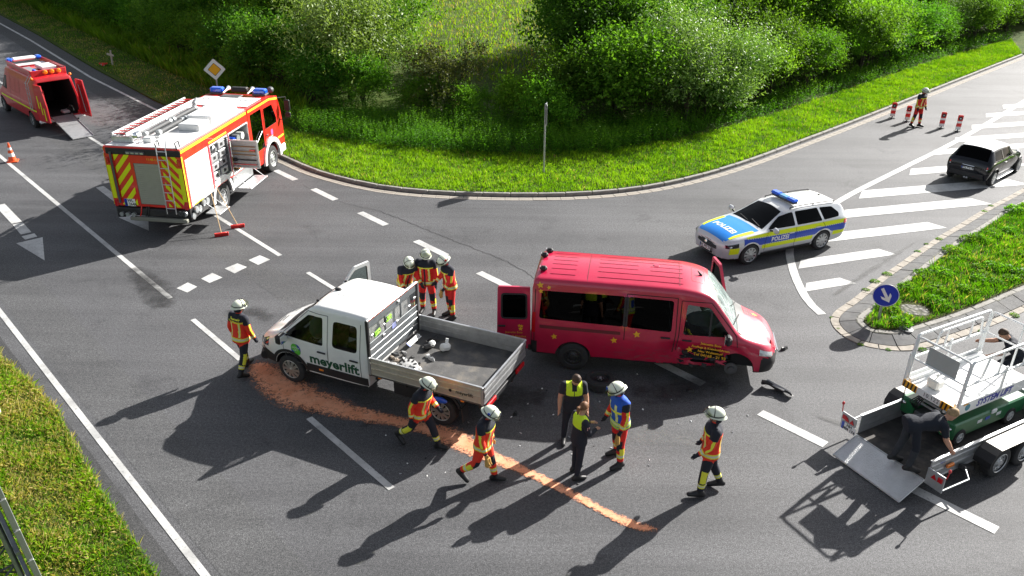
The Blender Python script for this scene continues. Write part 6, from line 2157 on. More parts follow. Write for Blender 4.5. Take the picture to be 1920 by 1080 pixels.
 # guard rails: bent tube frames
 def bend(pts, r=.08):
  P = [Vector(p) for p in pts]
  out = [P[0]]
  for i in range(1, len(P) - 1):
   a, p, c = P[i - 1], P[i], P[i + 1]
   A, B = p + (a - p).normalized() * r, p + (c - p).normalized() * r
   for tt in lin(0, 1, 4): out.append(A * (1 - tt) ** 2 + p * 2 * tt * (1 - tt) + B * tt * tt)
  return out + [P[-1]]
 rt = .028
 for sg in (1, -1):
  y = sg * (HW - .02)
  mb = MB(); mb.tube(bend([(.02, y, ZD + .05), (.10, y, ZT), (LEN - .02, y, ZT), (LEN - .02, y, ZD + .05)]), rt, 8); mb.build('side_rail', lw, t)
  mb = MB(); mb.tube(bend([(.62, y - sg * .05, ZD + .56), (.72, y - sg * .05, ZT - .06), (LEN - .35, y - sg * .05, ZT - .06), (LEN - .25, y - sg * .05, ZD + .56)]), rt * .9, 8); mb.build('extension_rail', lw, t)
  mb = MB(); mb.tube([(.08, y, ZD + .56), (LEN - .02, y, ZD + .56)], rt, 8); mb.build('mid_rail', lw, t)
  for x in (1.05, 1.85):
   mb = MB(); mb.tube([(x, y, ZD + .56), (x, y, ZT)], rt * .8, 8); mb.build('baluster', lw, t)
  for x in (.04, 1.28, LEN - .06):
   mb = MB(); mb.box((x, y + sg * .01, ZD + .34), (.07, .035, .66), 0, .008); mb.build('post', lw, t)
  for x in (.04, LEN - .06):
   mb = MB(); mb.ellipsoid((x, y + sg * .035, ZD + .50), (.018, .012, .018)); mb.build('bolt', grey_m, t)
 for x in (.06, LEN - .03):
  mb = MB(); mb.tube(bend([(x, -HW + .05, ZD + .10), (x + .04, -HW + .05, ZT - .03), (x + .04, HW - .05, ZT - .03), (x, HW - .05, ZD + .10)]), rt * .8, 8); mb.build('end_rail', lw, t)
  mb = MB(); mb.tube([(x + .02, -HW + .05, ZD + .56), (x + .02, HW - .05, ZD + .56)], rt * .7, 8); mb.build('end_mid_rail', lw, t)
 mb = MB(); mb.tube([(LEN, -.12, ZD + .05), (LEN, -.12, ZT - .03)], rt * .8, 8); mb.build('end_post', lw, t)
 mb = MB(); mb.box((.10, -.02, ZD + .74), (.012, .66, .42), 0, .004); mb.build('notice_board', mat('grey_board', (.40, .42, .41), .5, .1, var=.05), t)
 mb = MB(); mb.box((.30, .12, ZD + .16), (.22, .26, .20), 0, .03); mb.tube([(.3, .12, ZD + .26), (.33, .12, ZD + .36)], .015, 6); mb.build('control_box', mat('pale_control', (.66, .66, .62), .5), t)
 return t
scissor_lift()
# ================================================================ people
skin = mat('skin', (.50, .27, .18), .55, var=.12, vscale=14)
navy = mat('navy_cloth', (.012, .014, .024), .85, bump=.3, bscale=90)
fred = mat('red_turnout_cloth', (.66, .018, .014), .8, var=.15, vscale=9, bump=.35, bscale=60)
forange = mat('bright_red_turnout_cloth', (.78, .040, .016), .8, var=.12, vscale=9, bump=.35, bscale=60)
fy = mat('yellow_reflective', (.76, .74, .05), .6)
fsil = mat('silver_reflective', (.60, .62, .52), .45)
bootm = mat('boot_leather', (.010, .010, .011), .5)
bluev = mat('blue_vest_cloth', (.012, .085, .50), .75, bump=.3, bscale=60)
limev = mat('lime_vest_cloth', (.58, .80, .02), .75)
jeans = mat('grey_denim', (.035, .038, .045), .9, var=.25, vscale=8, bump=.3, bscale=70)
tshirt = mat('dark_tshirt', (.010, .013, .022), .9, bump=.3, bscale=50)
hair_b = mat('brown_hair', (.055, .028, .014), .7, var=.4, vscale=30)
hair_r = mat('auburn_hair', (.17, .075, .03), .65, var=.4, vscale=30)
hair_f = mat('fair_hair', (.30, .20, .10), .7, var=.35, vscale=30)
tan = mat('tan_leather', (.52, .30, .08), .75, var=.25, vscale=18)
helm = mat('phosphor_white_shell', (.72, .76, .62), .32, 0, .5, dirt=.12, var=.03)
visor_g = glass('visor_plastic', (.72, .74, .62), .06)
eye_m = mat('eye_dark', (.02, .015, .012), .3)
lip_m = mat('lip', (.40, .14, .11), .6)
PM = [skin, navy, fred, forange, fy, fsil, bootm, bluev, limev, jeans, tshirt, tan, eye_m, lip_m]
SK, NV, RD, OR, YL, SV, BT, BL, LM, JN, TS, TN, EY, LP = range(14)
def vdir(f, a, side):
 f, a = R(f), R(a)
 return Vector((math.sin(f), side * math.sin(a) * math.cos(f), -math.cos(f) * math.cos(a)))
def remesh(mb, vox, name):
 me = mb.mesh(name, skin, 180)
 o = bpy.data.objects.new('tmp', me)
 COL.objects.link(o)
 md = o.modifiers.new('r', 'REMESH')
 md.mode = 'VOXEL'
 md.voxel_size = vox
 sm = o.modifiers.new('s', 'SMOOTH')
 sm.factor = .5
 sm.iterations = 4
 dg = bpy.context.evaluated_depsgraph_get()
 r = bpy.data.meshes.new_from_object(o.evaluated_get(dg))
 bpy.data.objects.remove(o)
 return r
def person(label, loc, heading, outfit, pose, H=1.80, helmet=True, hair=None, cat='person', bulk=1.0, z0=0.0, back_text=None, held=None):
 S = H / 1.80
 p = dict(lean=2, side=0, twist=0, legL=(2, 4, 4), legR=(-2, 4, 4), armL=(4, 9, 14), armR=(4, 9, 14), inL=0, inR=0, head=(8, 0), footL=8, footR=8)
 p.update(pose)
 # ---- skeleton
 pel = Vector((0, 0, .95))
 J = {}
 Rt = Matrix.Rotation(R(p['twist']), 3, 'Z') @ Matrix.Rotation(R(p['side']), 3, 'X') @ Matrix.Rotation(R(p['lean']), 3, 'Y')
 ax_u, ax_f, ax_l = Rt @ V(0, 0, 1), Rt @ V(1, 0, 0), Rt @ V(0, 1, 0)
 T = lambda x, y, z: pel + ax_f * x + ax_l * y + ax_u * z
 for s, n in ((1, 'L'), (-1, 'R')):
  hf, ha, kf = p['leg' + n]
  hip = pel + V(0, s * .095, -.03)
  d1 = vdir(hf, ha, s)
  kn = hip + d1 * .43
  d2 = vdir(hf - kf, ha * .6, s)
  an = kn + d2 * .42
  J['hip' + n], J['kn' + n], J['an' + n] = hip, kn, an
  fa = R(min(35, max(-70, (hf - kf) * .8)))
  yaw = R(s * p['foot' + n])
  fd = Vector((math.cos(fa) * math.cos(yaw), math.cos(fa) * math.sin(yaw), math.sin(fa) if fa < 0 else math.sin(fa) * .6))
  J['toe' + n] = an + fd * .19 + V(0, 0, -.045)
  J['heel' + n] = an - fd * .06 + V(0, 0, -.05)
  sh = T(-.01, s * .185, .455)
  af, aa, ef = p['arm' + n]
  d3 = Rt @ vdir(af, aa, s) if abs(p['lean']) < 25 else vdir(af, aa, s)
  el = sh + d3 * .29
  d4 = vdir(af + ef, aa * .3, s) if abs(p['lean']) >= 25 else Rt @ vdir(af + ef, aa * .3, s)
  d4 = (d4 + ax_l * (-s * math.sin(R(p['in' + n])))).normalized()
  wr = el + d4 * .25
  J['sh' + n], J['el' + n], J['wr' + n], J['hd' + n] = sh, el, wr, wr + d4 * .10
  J['hdir' + n] = d4
 nk = T(.0, 0, .53)
 hp, hy = p['head']
 Rh = Matrix.Rotation(R(p['twist'] + hy), 3, 'Z') @ Matrix.Rotation(R(p['side'] * .5), 3, 'X') @ Matrix.Rotation(R(min(p['lean'] * .75, p['lean']) + hp), 3, 'Y')
 hu, hfw, hl = Rh @ V(0, 0, 1), Rh @ V(1, 0, 0), Rh @ V(0, 1, 0)
 hc = nk + hu * .155 + hfw * .025
 low = min(min(J['toe' + n].z, J['heel' + n].z) - .035 for n in 'LR')
 sh_ = Vector((0, 0, -low))
 # ---- flesh / clothes volume
 def volume(b_):
  mb = MB()
  def chain(pts):
   for (a, ra), (c, rc) in zip(pts[:-1], pts[1:]):
    mb.cyl(a, c, ra, rc, 12)
   for a, ra in pts:
    mb.ellipsoid(a, (ra, ra, ra), 0, 12, 8)
  rings = [(-.15, .125, .165), (-.08, .14, .185), (0, .135, .180), (.12, .120, .160), (.25, .128, .172), (.36, .132, .188), (.44, .115, .185), (.50, .085, .12), (.54, .06, .07)]
  vs, fs = [], []
  n = 20
  for (h, rx, ry) in rings:
   for k in range(n):
    a = 2 * math.pi * k / n
    ca, sa = math.cos(a), math.sin(a)
    q = 2.4
    rr = 1 / ((abs(ca)) ** q + (abs(sa)) ** q) ** (1 / q)
    g = b_ if h < .47 else 1
    vs.append(T(ca * rr * rx * g + (.012 if h > .2 else 0), sa * rr * ry * (1 + (g - 1) * .7), h))
  for i in range(len(rings) - 1):
   for k in range(n):
    fs.append((i * n + k, i * n + (k + 1) % n, (i + 1) * n + (k + 1) % n, (i + 1) * n + k))
  fs += [list(range(n))[::-1], [(len(rings) - 1) * n + k for k in range(n)]]
  mb.add(vs, fs)
  for nme in 'LR':
   chain([(J['hip' + nme], .088 * b_), (J['hip' + nme].lerp(J['kn' + nme], .5), .080 * b_), (J['kn' + nme], .062 * b_), (J['kn' + nme].lerp(J['an' + nme], .35), .062 * b_), (J['an' + nme] + V(0, 0, .03), .045 * b_)])
   a, toe, heel = J['an' + nme], J['toe' + nme], J['heel' + nme]
   chain([(a + V(0, 0, .02), .05), (heel + V(0, 0, .012), .048)])
   chain([(heel + V(0, 0, .012), .046), (heel.lerp(toe, .6) + V(0, 0, .016), .050), (toe + V(0, 0, .004), .040)])
   chain([(a, .05), (heel.lerp(toe, .55) + V(0, 0, .03), .045)])
   ab = 1 + (b_ - 1) * .9
   chain([(J['sh' + nme], .072 * ab), (J['sh' + nme].lerp(J['el' + nme], .5), .058 * ab), (J['el' + nme], .050 * ab), (J['el' + nme].lerp(J['wr' + nme], .35), .049 * ab), (J['wr' + nme], .032 * (1 + (b_ - 1) * 1.3))])
   chain([(J['wr' + nme], .028), (J['hd' + nme].lerp(J['wr' + nme], .2), .034)])
   chain([(T(0, 0, .43), .09), (J['sh' + nme], .068 * ab)])
  chain([(T(.0, 0, .47), .062), (nk + hu * .07, .054)])
  mb.ellipsoid(hc + hu * .015, (.098, .078, .118), 0, 16, 12, Rh)
  mb.ellipsoid(hc - hu * .065 + hfw * .025, (.066, .056, .055), 0, 14, 10, Rh)
  mb.ellipsoid(hc - hu * .005 + hfw * .102, (.020, .013, .024), 0, 10, 8, Rh)
  for s in (1, -1):
   mb.ellipsoid(hc + hl * (s * .080) - hfw * .01, (.020, .010, .032), 0, 10, 8, Rh)
  return mb
 me = remesh(volume(bulk), .0135, 'body')
 nv = len(me.vertices)
 co = np.empty(nv * 3); me.vertices.foreach_get('co', co); co = co.reshape(-1, 3)
 nf = len(me.polygons)
 fc = np.empty(nf * 3); me.polygons.foreach_get('center', fc); fc = fc.reshape(-1, 3)
 fn_ = np.empty(nf * 3); me.polygons.foreach_get('normal', fn_); fn_ = fn_.reshape(-1, 3)
 A = lambda v: np.array(v)
 segs = [('T', pel - ax_u * .1, T(0, 0, .46), .16), ('H', nk + hu * .05, hc + hu * .1, .09)]
 for n in 'LR':
  segs += [('U' + n, J['sh' + n] + (J['el' + n] - J['sh' + n]) * .12, J['el' + n], .06), ('F' + n, J['el' + n], J['wr' + n], .045), ('D' + n, J['wr' + n] + J['hdir' + n] * .02, J['hd' + n] + J['hdir' + n] * .1, .035),
     ('G' + n, J['hip' + n] + (J['kn' + n] - J['hip' + n]) * .25, J['kn' + n], .075), ('S' + n, J['kn' + n], J['an' + n], .055), ('B' + n, J['an' + n] + V(0, 0, -.02), J['toe' + n], .05)]
 best = np.full(nf, 9e9); reg = np.zeros(nf, int); tt = np.zeros(nf)
 for i, (nm, a, c, r) in enumerate(segs):
  a, c = A(a), A(c); d = c - a; L2 = d @ d
  t_ = np.clip(((fc - a) @ d) / L2, 0, 1)
  ds = np.linalg.norm(fc - a - t_[:, None] * d, axis=1) / r
  k = ds < best
  best[k] = ds[k]; reg[k] = i; tt[k] = t_[k]
 names = np.array([s[0] for s in segs])[reg]
 rel = fc - A(pel)
 hh, ff, ll = rel @ A(ax_u), rel @ A(ax_f), rel @ A(ax_l)
 nfw = fn_ @ A(ax_f); nlat = fn_ @ A(ax_l)
 rh = fc - A(hc)
 headf, headu, headl = rh @ A(hfw), rh @ A(hu), rh @ A(hl)
 mats = np.zeros(nf, int); part = np.zeros(nf, int)     # parts: 0 bare, 1 top, 2 trousers, 3 boots, 4 gloves
 def ring(t, a, c, yl=YL, sv=SV):
  w = (c - a) * .30
  return np.where((t > a + w) & (t < c - w), sv, yl)
 torso = names == 'T'; head = names == 'H'
 uarm = np.char.startswith(names, 'U'); farm = np.char.startswith(names, 'F'); hand = np.char.startswith(names, 'D')
 thigh = np.char.startswith(names, 'G'); shin = np.char.startswith(names, 'S'); foot = np.char.startswith(names, 'B')
 sidev = np.where(np.char.endswith(names, 'L'), 1, -1)
 outer = nlat * sidev
 top = outfit['top']
 hem = outfit.get('hem', -.13)
 mats[head] = SK
 eye = head & (headf > .075) & (np.abs(headu - .012) < .010) & (np.abs(np.abs(headl) - .032) < .014); mats[eye] = EY
 lip = head & (headf > .072) & (np.abs(headu + .055) < .008) & (np.abs(headl) < .024); mats[lip] = LP
 if top in ('turnout', 'turnout_bright', 'turnout_bluevest'):
  base = OR if top == 'turnout_bright' else RD
  tz = torso | uarm | farm | ((thigh | (names == 'T')) & (hh > hem))
  tz = tz | (thigh & (hh > hem)); part[tz] = 1
  mats[torso | (thigh & (hh > hem))] = base
  body = (torso | thigh) & (hh > hem)
  yoke = body & (hh > .385); mats[yoke] = NV
  vs_ = body & (np.abs(np.abs(ll) - .105) < .024) & (hh < .36) & (hh > .02) & (np.abs(nfw) > .35); mats[vs_] = np.where(np.abs(np.abs(ll[vs_]) - .105) < .008, SV, YL)
  hs = body & (hh > .36) & (hh < .385) & (nfw > .1); mats[hs] = YL
  bs = body & (hh > -.085) & (hh < .0); mats[bs] = ring(hh[bs], -.085, .0)
  zp = body & (np.abs(ll) < .016) & (nfw > .5) & (hh < .36); mats[zp] = NV
  mats[uarm] = base
  k = uarm & (tt < .42) & (outer > -.2); mats[k] = NV
  k = (uarm & (tt > .42) | farm & (tt < .5)) & (outer > .93); mats[k] = YL
  k = farm; mats[k & (mats != YL)] = base
  k = farm & (tt > .56) & (tt < .82); mats[k] = ring(tt[k], .56, .82)
  k = farm & (tt > .93); mats[k] = NV
  k = uarm & (tt < .25) & (outer > .3) & (hh > .43); mats[k] = NV
  if top == 'turnout_bluevest':
   k = body & (hh > -.11); mats[k] = BL
   k = body & (np.abs(np.abs(ll) - .10) < .026) & (hh > .05) & (hh < .42) & (np.abs(nfw) > .3); mats[k] = np.where(np.abs(np.abs(ll[k]) - .10) < .010, SV, YL)
   k = body & (hh > .24) & (hh < .29); mats[k] = YL
   k = body & (hh > -.04) & (hh < .04); mats[k] = ring(hh[k], -.04, .04, LM, SV)
   k = body & (hh > -.10) & (hh < -.055); mats[k] = LM
  cl = head & (headu < -.10); part[cl] = 1; mats[cl] = base
  k = hand; part[k] = 4; mats[k] = outfit.get('glove', NV)
 elif top == 'police':
  part[torso] = 1; mats[torso] = NV
  k = (thigh & (hh > -.08)); part[k] = 1; mats[k] = NV
  k = torso & (hh > .29) & (np.abs(ll) < .155); mats[k] = LM
  k = torso & (hh > .40) & (np.abs(ll) < .05) & (nfw > .1); mats[k] = NV
  k = torso & (np.abs(ll) < .012) & (nfw > .3); mats[k] = NV
  k = uarm | farm
  slv = outfit.get('sleeve', 2.0)
  lim = np.where(uarm, tt, 1 + tt)
  kk = k & (lim < slv); part[kk] = 1; mats[kk] = NV
 elif top == 'tshirt':
  part[torso] = 1; mats[torso] = TS
  k = (thigh & (hh > -.07)); part[k] = 1; mats[k] = TS
  lim = np.where(uarm, tt, 1 + tt)
  kk = (uarm | farm) & (lim < .72); part[kk] = 1; mats[kk] = TS
 bot = outfit['bottom']
 tr = (thigh | shin) & (part == 0)
 part[tr] = 2
 if bot in ('turnout', 'turnout_bright'):
  base = OR if bot == 'turnout_bright' else RD
  mats[tr] = base
  front = nfw > .15
  k = tr & front & ((thigh & (tt > .72)) | (shin & (tt < .26))); mats[k] = NV
  k = tr & shin & (tt > .44) & (tt < .66); mats[k] = ring(tt[k], .44, .66)
  k = tr & shin & (tt > .1) & (tt < .44) & (outer > .75); mats[k] = YL
 elif bot == 'turnout_navy':
  mats[tr] = NV
  k = tr & shin & (tt > .50) & (tt < .70); mats[k] = ring(tt[k], .50, .70)
  k = tr & ((thigh & (tt > .8)) | (shin & (tt < .45))) & (outer > .70); mats[k] = YL
 elif bot == 'navy':
  mats[tr] = NV
 else:
  mats[tr] = JN
 bt = foot | (shin & (tt > .82 if bot.startswith('turn') else tt > .90)); part[bt] = 3; mats[bt] = BT
 # ---- objects
 root = thing('person', label, cat, (loc[0], loc[1], z0), heading)
 root.scale = (S, S, S)
 shift = A(sh_)
 loops = np.empty(len(me.loops), int); me.loops.foreach_get('vertex_index', loops)
 ls = np.empty(nf, int); me.polygons.foreach_get('loop_start', ls)
 lt = np.empty(nf, int); me.polygons.foreach_get('loop_total', lt)
 vn = np.empty(nv * 3); me.vertices.foreach_get('normal', vn); vn = vn.reshape(-1, 3)
 def sub(name, idx, push, parent):
  F = [loops[ls[i]:ls[i] + lt[i]] for i in idx]
  used, inv = np.unique(np.concatenate(F), return_inverse=True)
  pts = co[used] + shift + vn[used] * push
  m2 = bpy.data.meshes.new(name)
  fs, k = [], 0
  for f in F:
   fs.append(inv[k:k + len(f)].tolist()); k += len(f)
  m2.from_pydata(pts.tolist(), [], fs)
  um, mi = np.unique(mats[idx], return_inverse=True)
  for q in um: m2.materials.append(PM[q])
  m2.polygons.foreach_set('material_index', mi)
  m2.polygons.foreach_set('use_smooth', [True] * len(fs))
  return link(name, m2, parent)
 # body: the whole figure, one skin, with fingers
 me2 = me
 me2.vertices.foreach_set('co', (co + shift - vn * .004 * 0).ravel())
 me2.materials.clear()
 for q in (skin, eye_m, lip_m): me2.materials.append(q)
 me2.polygons.foreach_set('material_index', np.where(mats == EY, 1, np.where(mats == LP, 2, 0)))
 me2.polygons.foreach_set('use_smooth', [True] * nf)
 me2.update()
 hm = MB()
 for n, s in (('L', 1), ('R', -1)):
  d = J['hdir' + n]; wr = J['wr' + n]
  lat = ax_f - d * ax_f.dot(d)
  lat = lat.normalized() if lat.length > .2 else ax_u
  nrm = d.cross(lat).normalized() * (-s)
  palm = wr + d * .075
  for k, (o_, ln) in enumerate(((.028, .066), (.010, .076), (-.010, .070), (-.028, .055))):
   b0 = palm + lat * o_
   b1 = b0 + d * ln * .55 + nrm * .004; b2 = b0 + d * ln * .95 + nrm * .024
   hm.tube([b0 - d * .03, b0, b1, b2], [.011, .0105, .0095, .007], 7)
  th = wr + d * .035 + lat * .028
  hm.tube([th - lat * .02, th + lat * .012 + d * .014, th + lat * .022 + d * .05 + nrm * .006], [.012, .012, .008], 7)
 gm = PM[outfit.get('glove', SK)] if top.startswith('turn') else skin
 tmp = hm.mesh('f', gm, 60)
 bm = bmesh.new(); bm.from_mesh(me2)
 nb = len(bm.faces)
 for v in tmp.vertices: v.co += sh_
 bm.from_mesh(tmp)
 bm.faces.ensure_lookup_table()
 for f in bm.faces[nb:]: f.material_index = 3
 bm.to_mesh(me2); bm.free()
 me2.materials.append(gm)
 body = link('body', me2, root)
 for pid, nm in ((1, outfit.get('top_name', 'jacket')), (2, 'trousers'), (3, 'boot'), (4, 'glove')):
  idx = np.nonzero(part == pid)[0]
  if len(idx) < 20: continue
  if pid in (3, 4):
   for sd in (1, -1):
    k = idx[sidev[idx] == sd]
    if len(k) > 5: sub(nm, k, .005, root)
  else:
   sub(nm, idx, .006, root)
 hc2 = hc + sh_
 if helmet:
  cc = hc2 + hu * .03 - hfw * .005
  P = lambda f, l, u: cc + hfw * f + hl * l + hu * u
  b = MB()
  rows = []
  nseg = 24
  for i in range(9):
   th = R(4 + 88 * i / 8)
   for k in range(nseg):
    a = 2 * math.pi * k / nseg
    rx = .152 if math.cos(a) > 0 else .160
    rows.append(P(math.sin(th) * math.cos(a) * rx, math.sin(th) * math.sin(a) * .128, math.cos(th) * .135))
  for k in range(nseg):
   a = 2 * math.pi * k / nseg
   ex = 1.16 + .10 * max(0, -math.cos(a))
   rows.append(P(math.cos(a) * .155 * ex, math.sin(a) * .128 * 1.14, -.022 - .025 * max(0, -math.cos(a))))
  fs = [(i * nseg + k, i * nseg + (k + 1) % nseg, (i + 1) * nseg + (k + 1) % nseg, (i + 1) * nseg + k) for i in range(9) for k in range(nseg)]
  fs.append(list(range(nseg)))
  b.add(rows, fs)
  h = b.build('helmet', helm, root, 50)
  b = MB(); b.tube([P(math.cos(a) * .158, math.sin(a) * .133, .012) for a in lin(0, 6.283, 24)[:-1]], .010, 6, closed=True); b.build('helmet_band', bootm, h)
  b = MB(); b.tube([P(0.02, math.sin(a) * .131, math.cos(a) * .137) for a in lin(-1.45, 1.45, 12)], .007, 6); b.build('visor_strap', bootm, h)
  up = pose.get('visor', 35)
  b = MB()
  Rv = Matrix.Rotation(R(-up), 3, 'Y')
  vs = []
  for z in (.0, -.05, -.10):
   for a in lin(-1.15, 1.15, 12):
    q = Rv @ Vector((math.cos(a) * (.178 + .012 * (-z / .1)), math.sin(a) * .150, z))
    vs.append(P(q.x, q.y, q.z + .015))
  b.add(vs, [(i * 13 + k, i * 13 + k + 1, (i + 1) * 13 + k + 1, (i + 1) * 13 + k) for i in range(2) for k in range(12)])
  b.build('visor', visor_g, h, 60)
  b = MB()
  b.grid(lambda a, z: P(-math.cos(a) * (.135 - .02 * z), math.sin(a) * (.118 - .015 * z), -.02 - .11 * z), lin(-1.4, 1.4, 10), lin(0, 1, 3)); b.build('neck_guard', navy, h, 60)
  b = MB(); b.tube([P(.02, .10, -.02), P(.06, .075, -.11), P(.075, 0, -.145), P(.06, -.075, -.11), P(.02, -.10, -.02)], .007, 6); b.build('chin_strap', bootm, h)
  for s in (1, -1):
   if outfit.get('badge'):
    b = MB(); b.ellipsoid(P(-.02, s * .128, .045), (.03, .006, .025), 0, 10, 8, Rh); b.build('helmet_badge', (red_lens if s > 0 else pol_blue), h)
 elif hair is not None:
  m_, style = hair
  b = MB()
  rnd = random.Random(int(loc[0] * 100))
  nseg = 20
  rows = []
  for i in range(8):
   for k in range(nseg):
    a = 2 * math.pi * k / nseg
    mx = 60 + 48 * (0.5 - .5 * math.cos(a)) ** .8
    th = R(2 + mx * i / 7)
    j = 1 + rnd.uniform(-.025, .035)
    q = Vector((math.sin(th) * math.cos(a) * .109 * j, math.sin(th) * math.sin(a) * .089 * j, math.cos(th) * .128 * j))
    rows.append(hc2 + hu * .02 + hfw * (q.x - .006) + hl * q.y + hu * q.z)
  for k in range(nseg):
   q = rows[7 * nseg + k]
   rows.append(q + (hc2 - q) * .12)
  fs = [(i * nseg + k, i * nseg + (k + 1) % nseg, (i + 1) * nseg + (k + 1) % nseg, (i + 1) * nseg + k) for i in range(8) for k in range(nseg)]
  fs.append(list(range(nseg)))
  b.add(rows, fs)
  ho = b.build('hair', m_, root, 60)
  if style == 'ponytail':
   b = MB(); st = hc2 - hfw * .10 + hu * .05
   b.tube([st, st - hfw * .05 - hu * .02, st - hfw * .055 - hu * .10, st - hfw * .035 - hu * .17], [.03, .04, .034, .010], 10); b.build('ponytail', m_, ho)
 if back_text:
  def on_back(u, v):
   w = pel + sh_ - ax_f * 1.0 + ax_l * (-u) + ax_u * v
   # drop on the jacket back
   kk = np.nonzero(torso & (nfw < -.2))[0]
   d2 = (ll[kk] + u) ** 2 + (hh[kk] - v) ** 2
   f = ff[kk][np.argmin(d2)]
   return pel + sh_ + ax_f * (f - .016) + ax_l * (-u) + ax_u * v
  for i, (s, z) in enumerate(back_text):
   text_part('lettering', s, .062, (lambda u, v, z=z: on_back(u, z + v)), fy, root, 1.0, 0, .003)
 if outfit.get('badge_arm'):
  a = J['shR'].lerp(J['elR'], .35) + sh_ - ax_l * .062
  b = MB(); b.box(a, (.06, .008, .07), 0, .003); b.build('sleeve_badge', [mat('badge_white_red', (.6, .3, .3), .5, var=.6, vscale=40)], root)
 if held:
  side, label_h = held
  M = Matrix.Translation((loc[0], loc[1], z0)) @ Matrix.Rotation(R(heading), 4, 'Z') @ Matrix.Scale(S, 4)
  g = MB()
  c0 = J['hd' + side] + sh_ + J['hdir' + side] * .04
  for j in range(2):
   o_ = c0 + ax_l * (.022 * (j * 2 - 1)) + ax_f * .02 * j
   g.tube([o_ + V(0, 0, .05), o_ + V(0, 0, -.02), o_ + V(0, 0, -.10)], [.030, .042, .040], 9)
   for k in range(4):
    f0 = o_ + V(0, 0, -.09) + ax_f * (.018 * (k - 1.5))
    g.tube([f0, f0 + V(0, 0, -.05 - .012 * (k in (1, 2))) + ax_f * .006 * (k - 1.5)], [.012, .010], 6)
   g.tube([o_ + ax_f * .035 + V(0, 0, -.03), o_ + ax_f * .06 + V(0, 0, -.075)], [.013, .010], 6)
  go = g.build('leather_gloves', tan)
  me_ = go.data
  me_.transform(M)
  tag(go, label_h, 'gloves')
 return root
TURN = dict(top='turnout', bottom='turnout', glove=NV)
BRIGHT = dict(top='turnout_bright', bottom='turnout_bright', glove=TN)
NAVYLEG = dict(top='turnout_bright', bottom='turnout_navy', glove=NV)
person('firefighter seen from behind left of the pickup, lettering on the shoulders, dark trousers', (-6.14, 16.0), 62, dict(NAVYLEG, badge=False),
  dict(legL=(16, 4, 6), legR=(-16, 4, 8), armL=(-6, 14, 26), armR=(6, 14, 20), head=(4, -14), lean=4, visor=40), 1.84, bulk=1.17, back_text=(('Feuerwehr', .44), ('Neu Wulmstorf', .375)))
person('firefighter behind the pickup headboard, bent over the open door, mostly hidden', (-2.78, 18.95), -55, dict(TURN), dict(lean=24, armL=(38, 10, 40), armR=(30, 12, 50), head=(18, -10), visor=30, legL=(10, 5, 14), legR=(6, 5, 12)), 1.84, bulk=1.17)
person('firefighter in red facing the pickup, standing between two colleagues, dark knee patches', (-2.22, 18.98), -98, dict(TURN), dict(armL=(6, 12, 16), armR=(10, 9, 30), head=(14, 22), visor=48, legL=(4, 7, 4)), 1.87, bulk=1.2)
person('firefighter looking down beside the pickup bed, rightmost of the three behind it', (-1.60, 18.74), -152, dict(TURN, badge=True), dict(armL=(14, 8, 22), armR=(18, 8, 34), inL=25, head=(28, 10), lean=6, visor=20), 1.86, bulk=1.17, held=('L', 'tan leather gloves held by the firefighter behind the pickup bed'))
person('firefighter in bright jacket and dark trousers striding past the pickup rear wheel', (-1.78, 13.30), -30, dict(NAVYLEG), dict(legL=(26, 3, 8), legR=(-24, 3, 26), armL=(10, 10, 60), armR=(-12, 12, 22), inL=10, head=(26, 18), lean=10, visor=18, footL=4), 1.80, bulk=1.17)
person('firefighter in bright red walking below the pickup tailboard with tan gloves on', (-.50, 12.25), -20, dict(BRIGHT, badge=True), dict(legL=(14, 3, 4), legR=(-14, 3, 34), armL=(4, 9, 14), armR=(10, 9, 14), head=(24, 0), lean=6, visor=22), 1.82, bulk=1.2, held=('R', 'tan leather gloves hanging from the walking firefighter below the tailboard'))
person('policeman with bare arms and a lime shoulder vest, looking down', (1.24, 13.50), -88, dict(top='police', bottom='navy', sleeve=.62, top_name='uniform_shirt'), dict(armL=(6, 14, 22), armR=(2, 14, 18), head=(34, 14), lean=4, legL=(4, 5, 4)), 1.80, helmet=False, hair=(hair_b, 'short'), bulk=1.08)
person('policewoman with auburn ponytail in dark uniform and lime shoulder vest', (1.30, 12.48), 28, dict(top='police', bottom='navy', top_name='uniform_jacket', badge_arm=True), dict(armL=(22, 8, 76), armR=(18, 10, 70), inL=38, inR=30, head=(12, 10), lean=2, legL=(3, 4, 4), legR=(-5, 4, 4)), 1.68, helmet=False, hair=(hair_r, 'ponytail'), bulk=1.05)
person('firefighter in a blue vest over red, facing the two police officers', (2.12, 12.92), -158, dict(top='turnout_bluevest', bottom='turnout', glove=NV), dict(armL=(6, 10, 18), armR=(8, 10, 24), head=(22, -10), lean=4, legL=(6, 8, 6), legR=(-4, 8, 4), visor=24), 1.89, bulk=1.18, held=('L', 'tan leather gloves held by the firefighter in the blue vest'))
person('firefighter standing alone at the right in dark trousers, arms at his sides', (3.68, 12.05), 172, dict(NAVYLEG), dict(legL=(10, 6, 6), legR=(-14, 5, 8), armL=(10, 9, 38), armR=(6, 10, 22), head=(2, -8), lean=-2, visor=30), 1.90, bulk=1.17)
person('firefighter far up the side road among the folding warning beacons', (18.95, 37.95), -62, dict(TURN), dict(armL=(8, 10, 14), armR=(6, 10, 14), head=(18, 0), legL=(8, 5, 6), legR=(-6, 5, 4), lean=3), 1.86, bulk=1.17)
person('fair-haired man in dark t-shirt and jeans bending over inside the trailer', (7.50, 12.45), -2, dict(top='tshirt', bottom='jeans', top_name='t_shirt'), dict(lean=80, legL=(-4, 5, 10), legR=(12, 6, 20), armL=(24, 6, 14), armR=(16, 8, 18), head=(-28, 0)), 1.84, helmet=False, hair=(hair_f, 'short'), bulk=1.06, z0=.34)
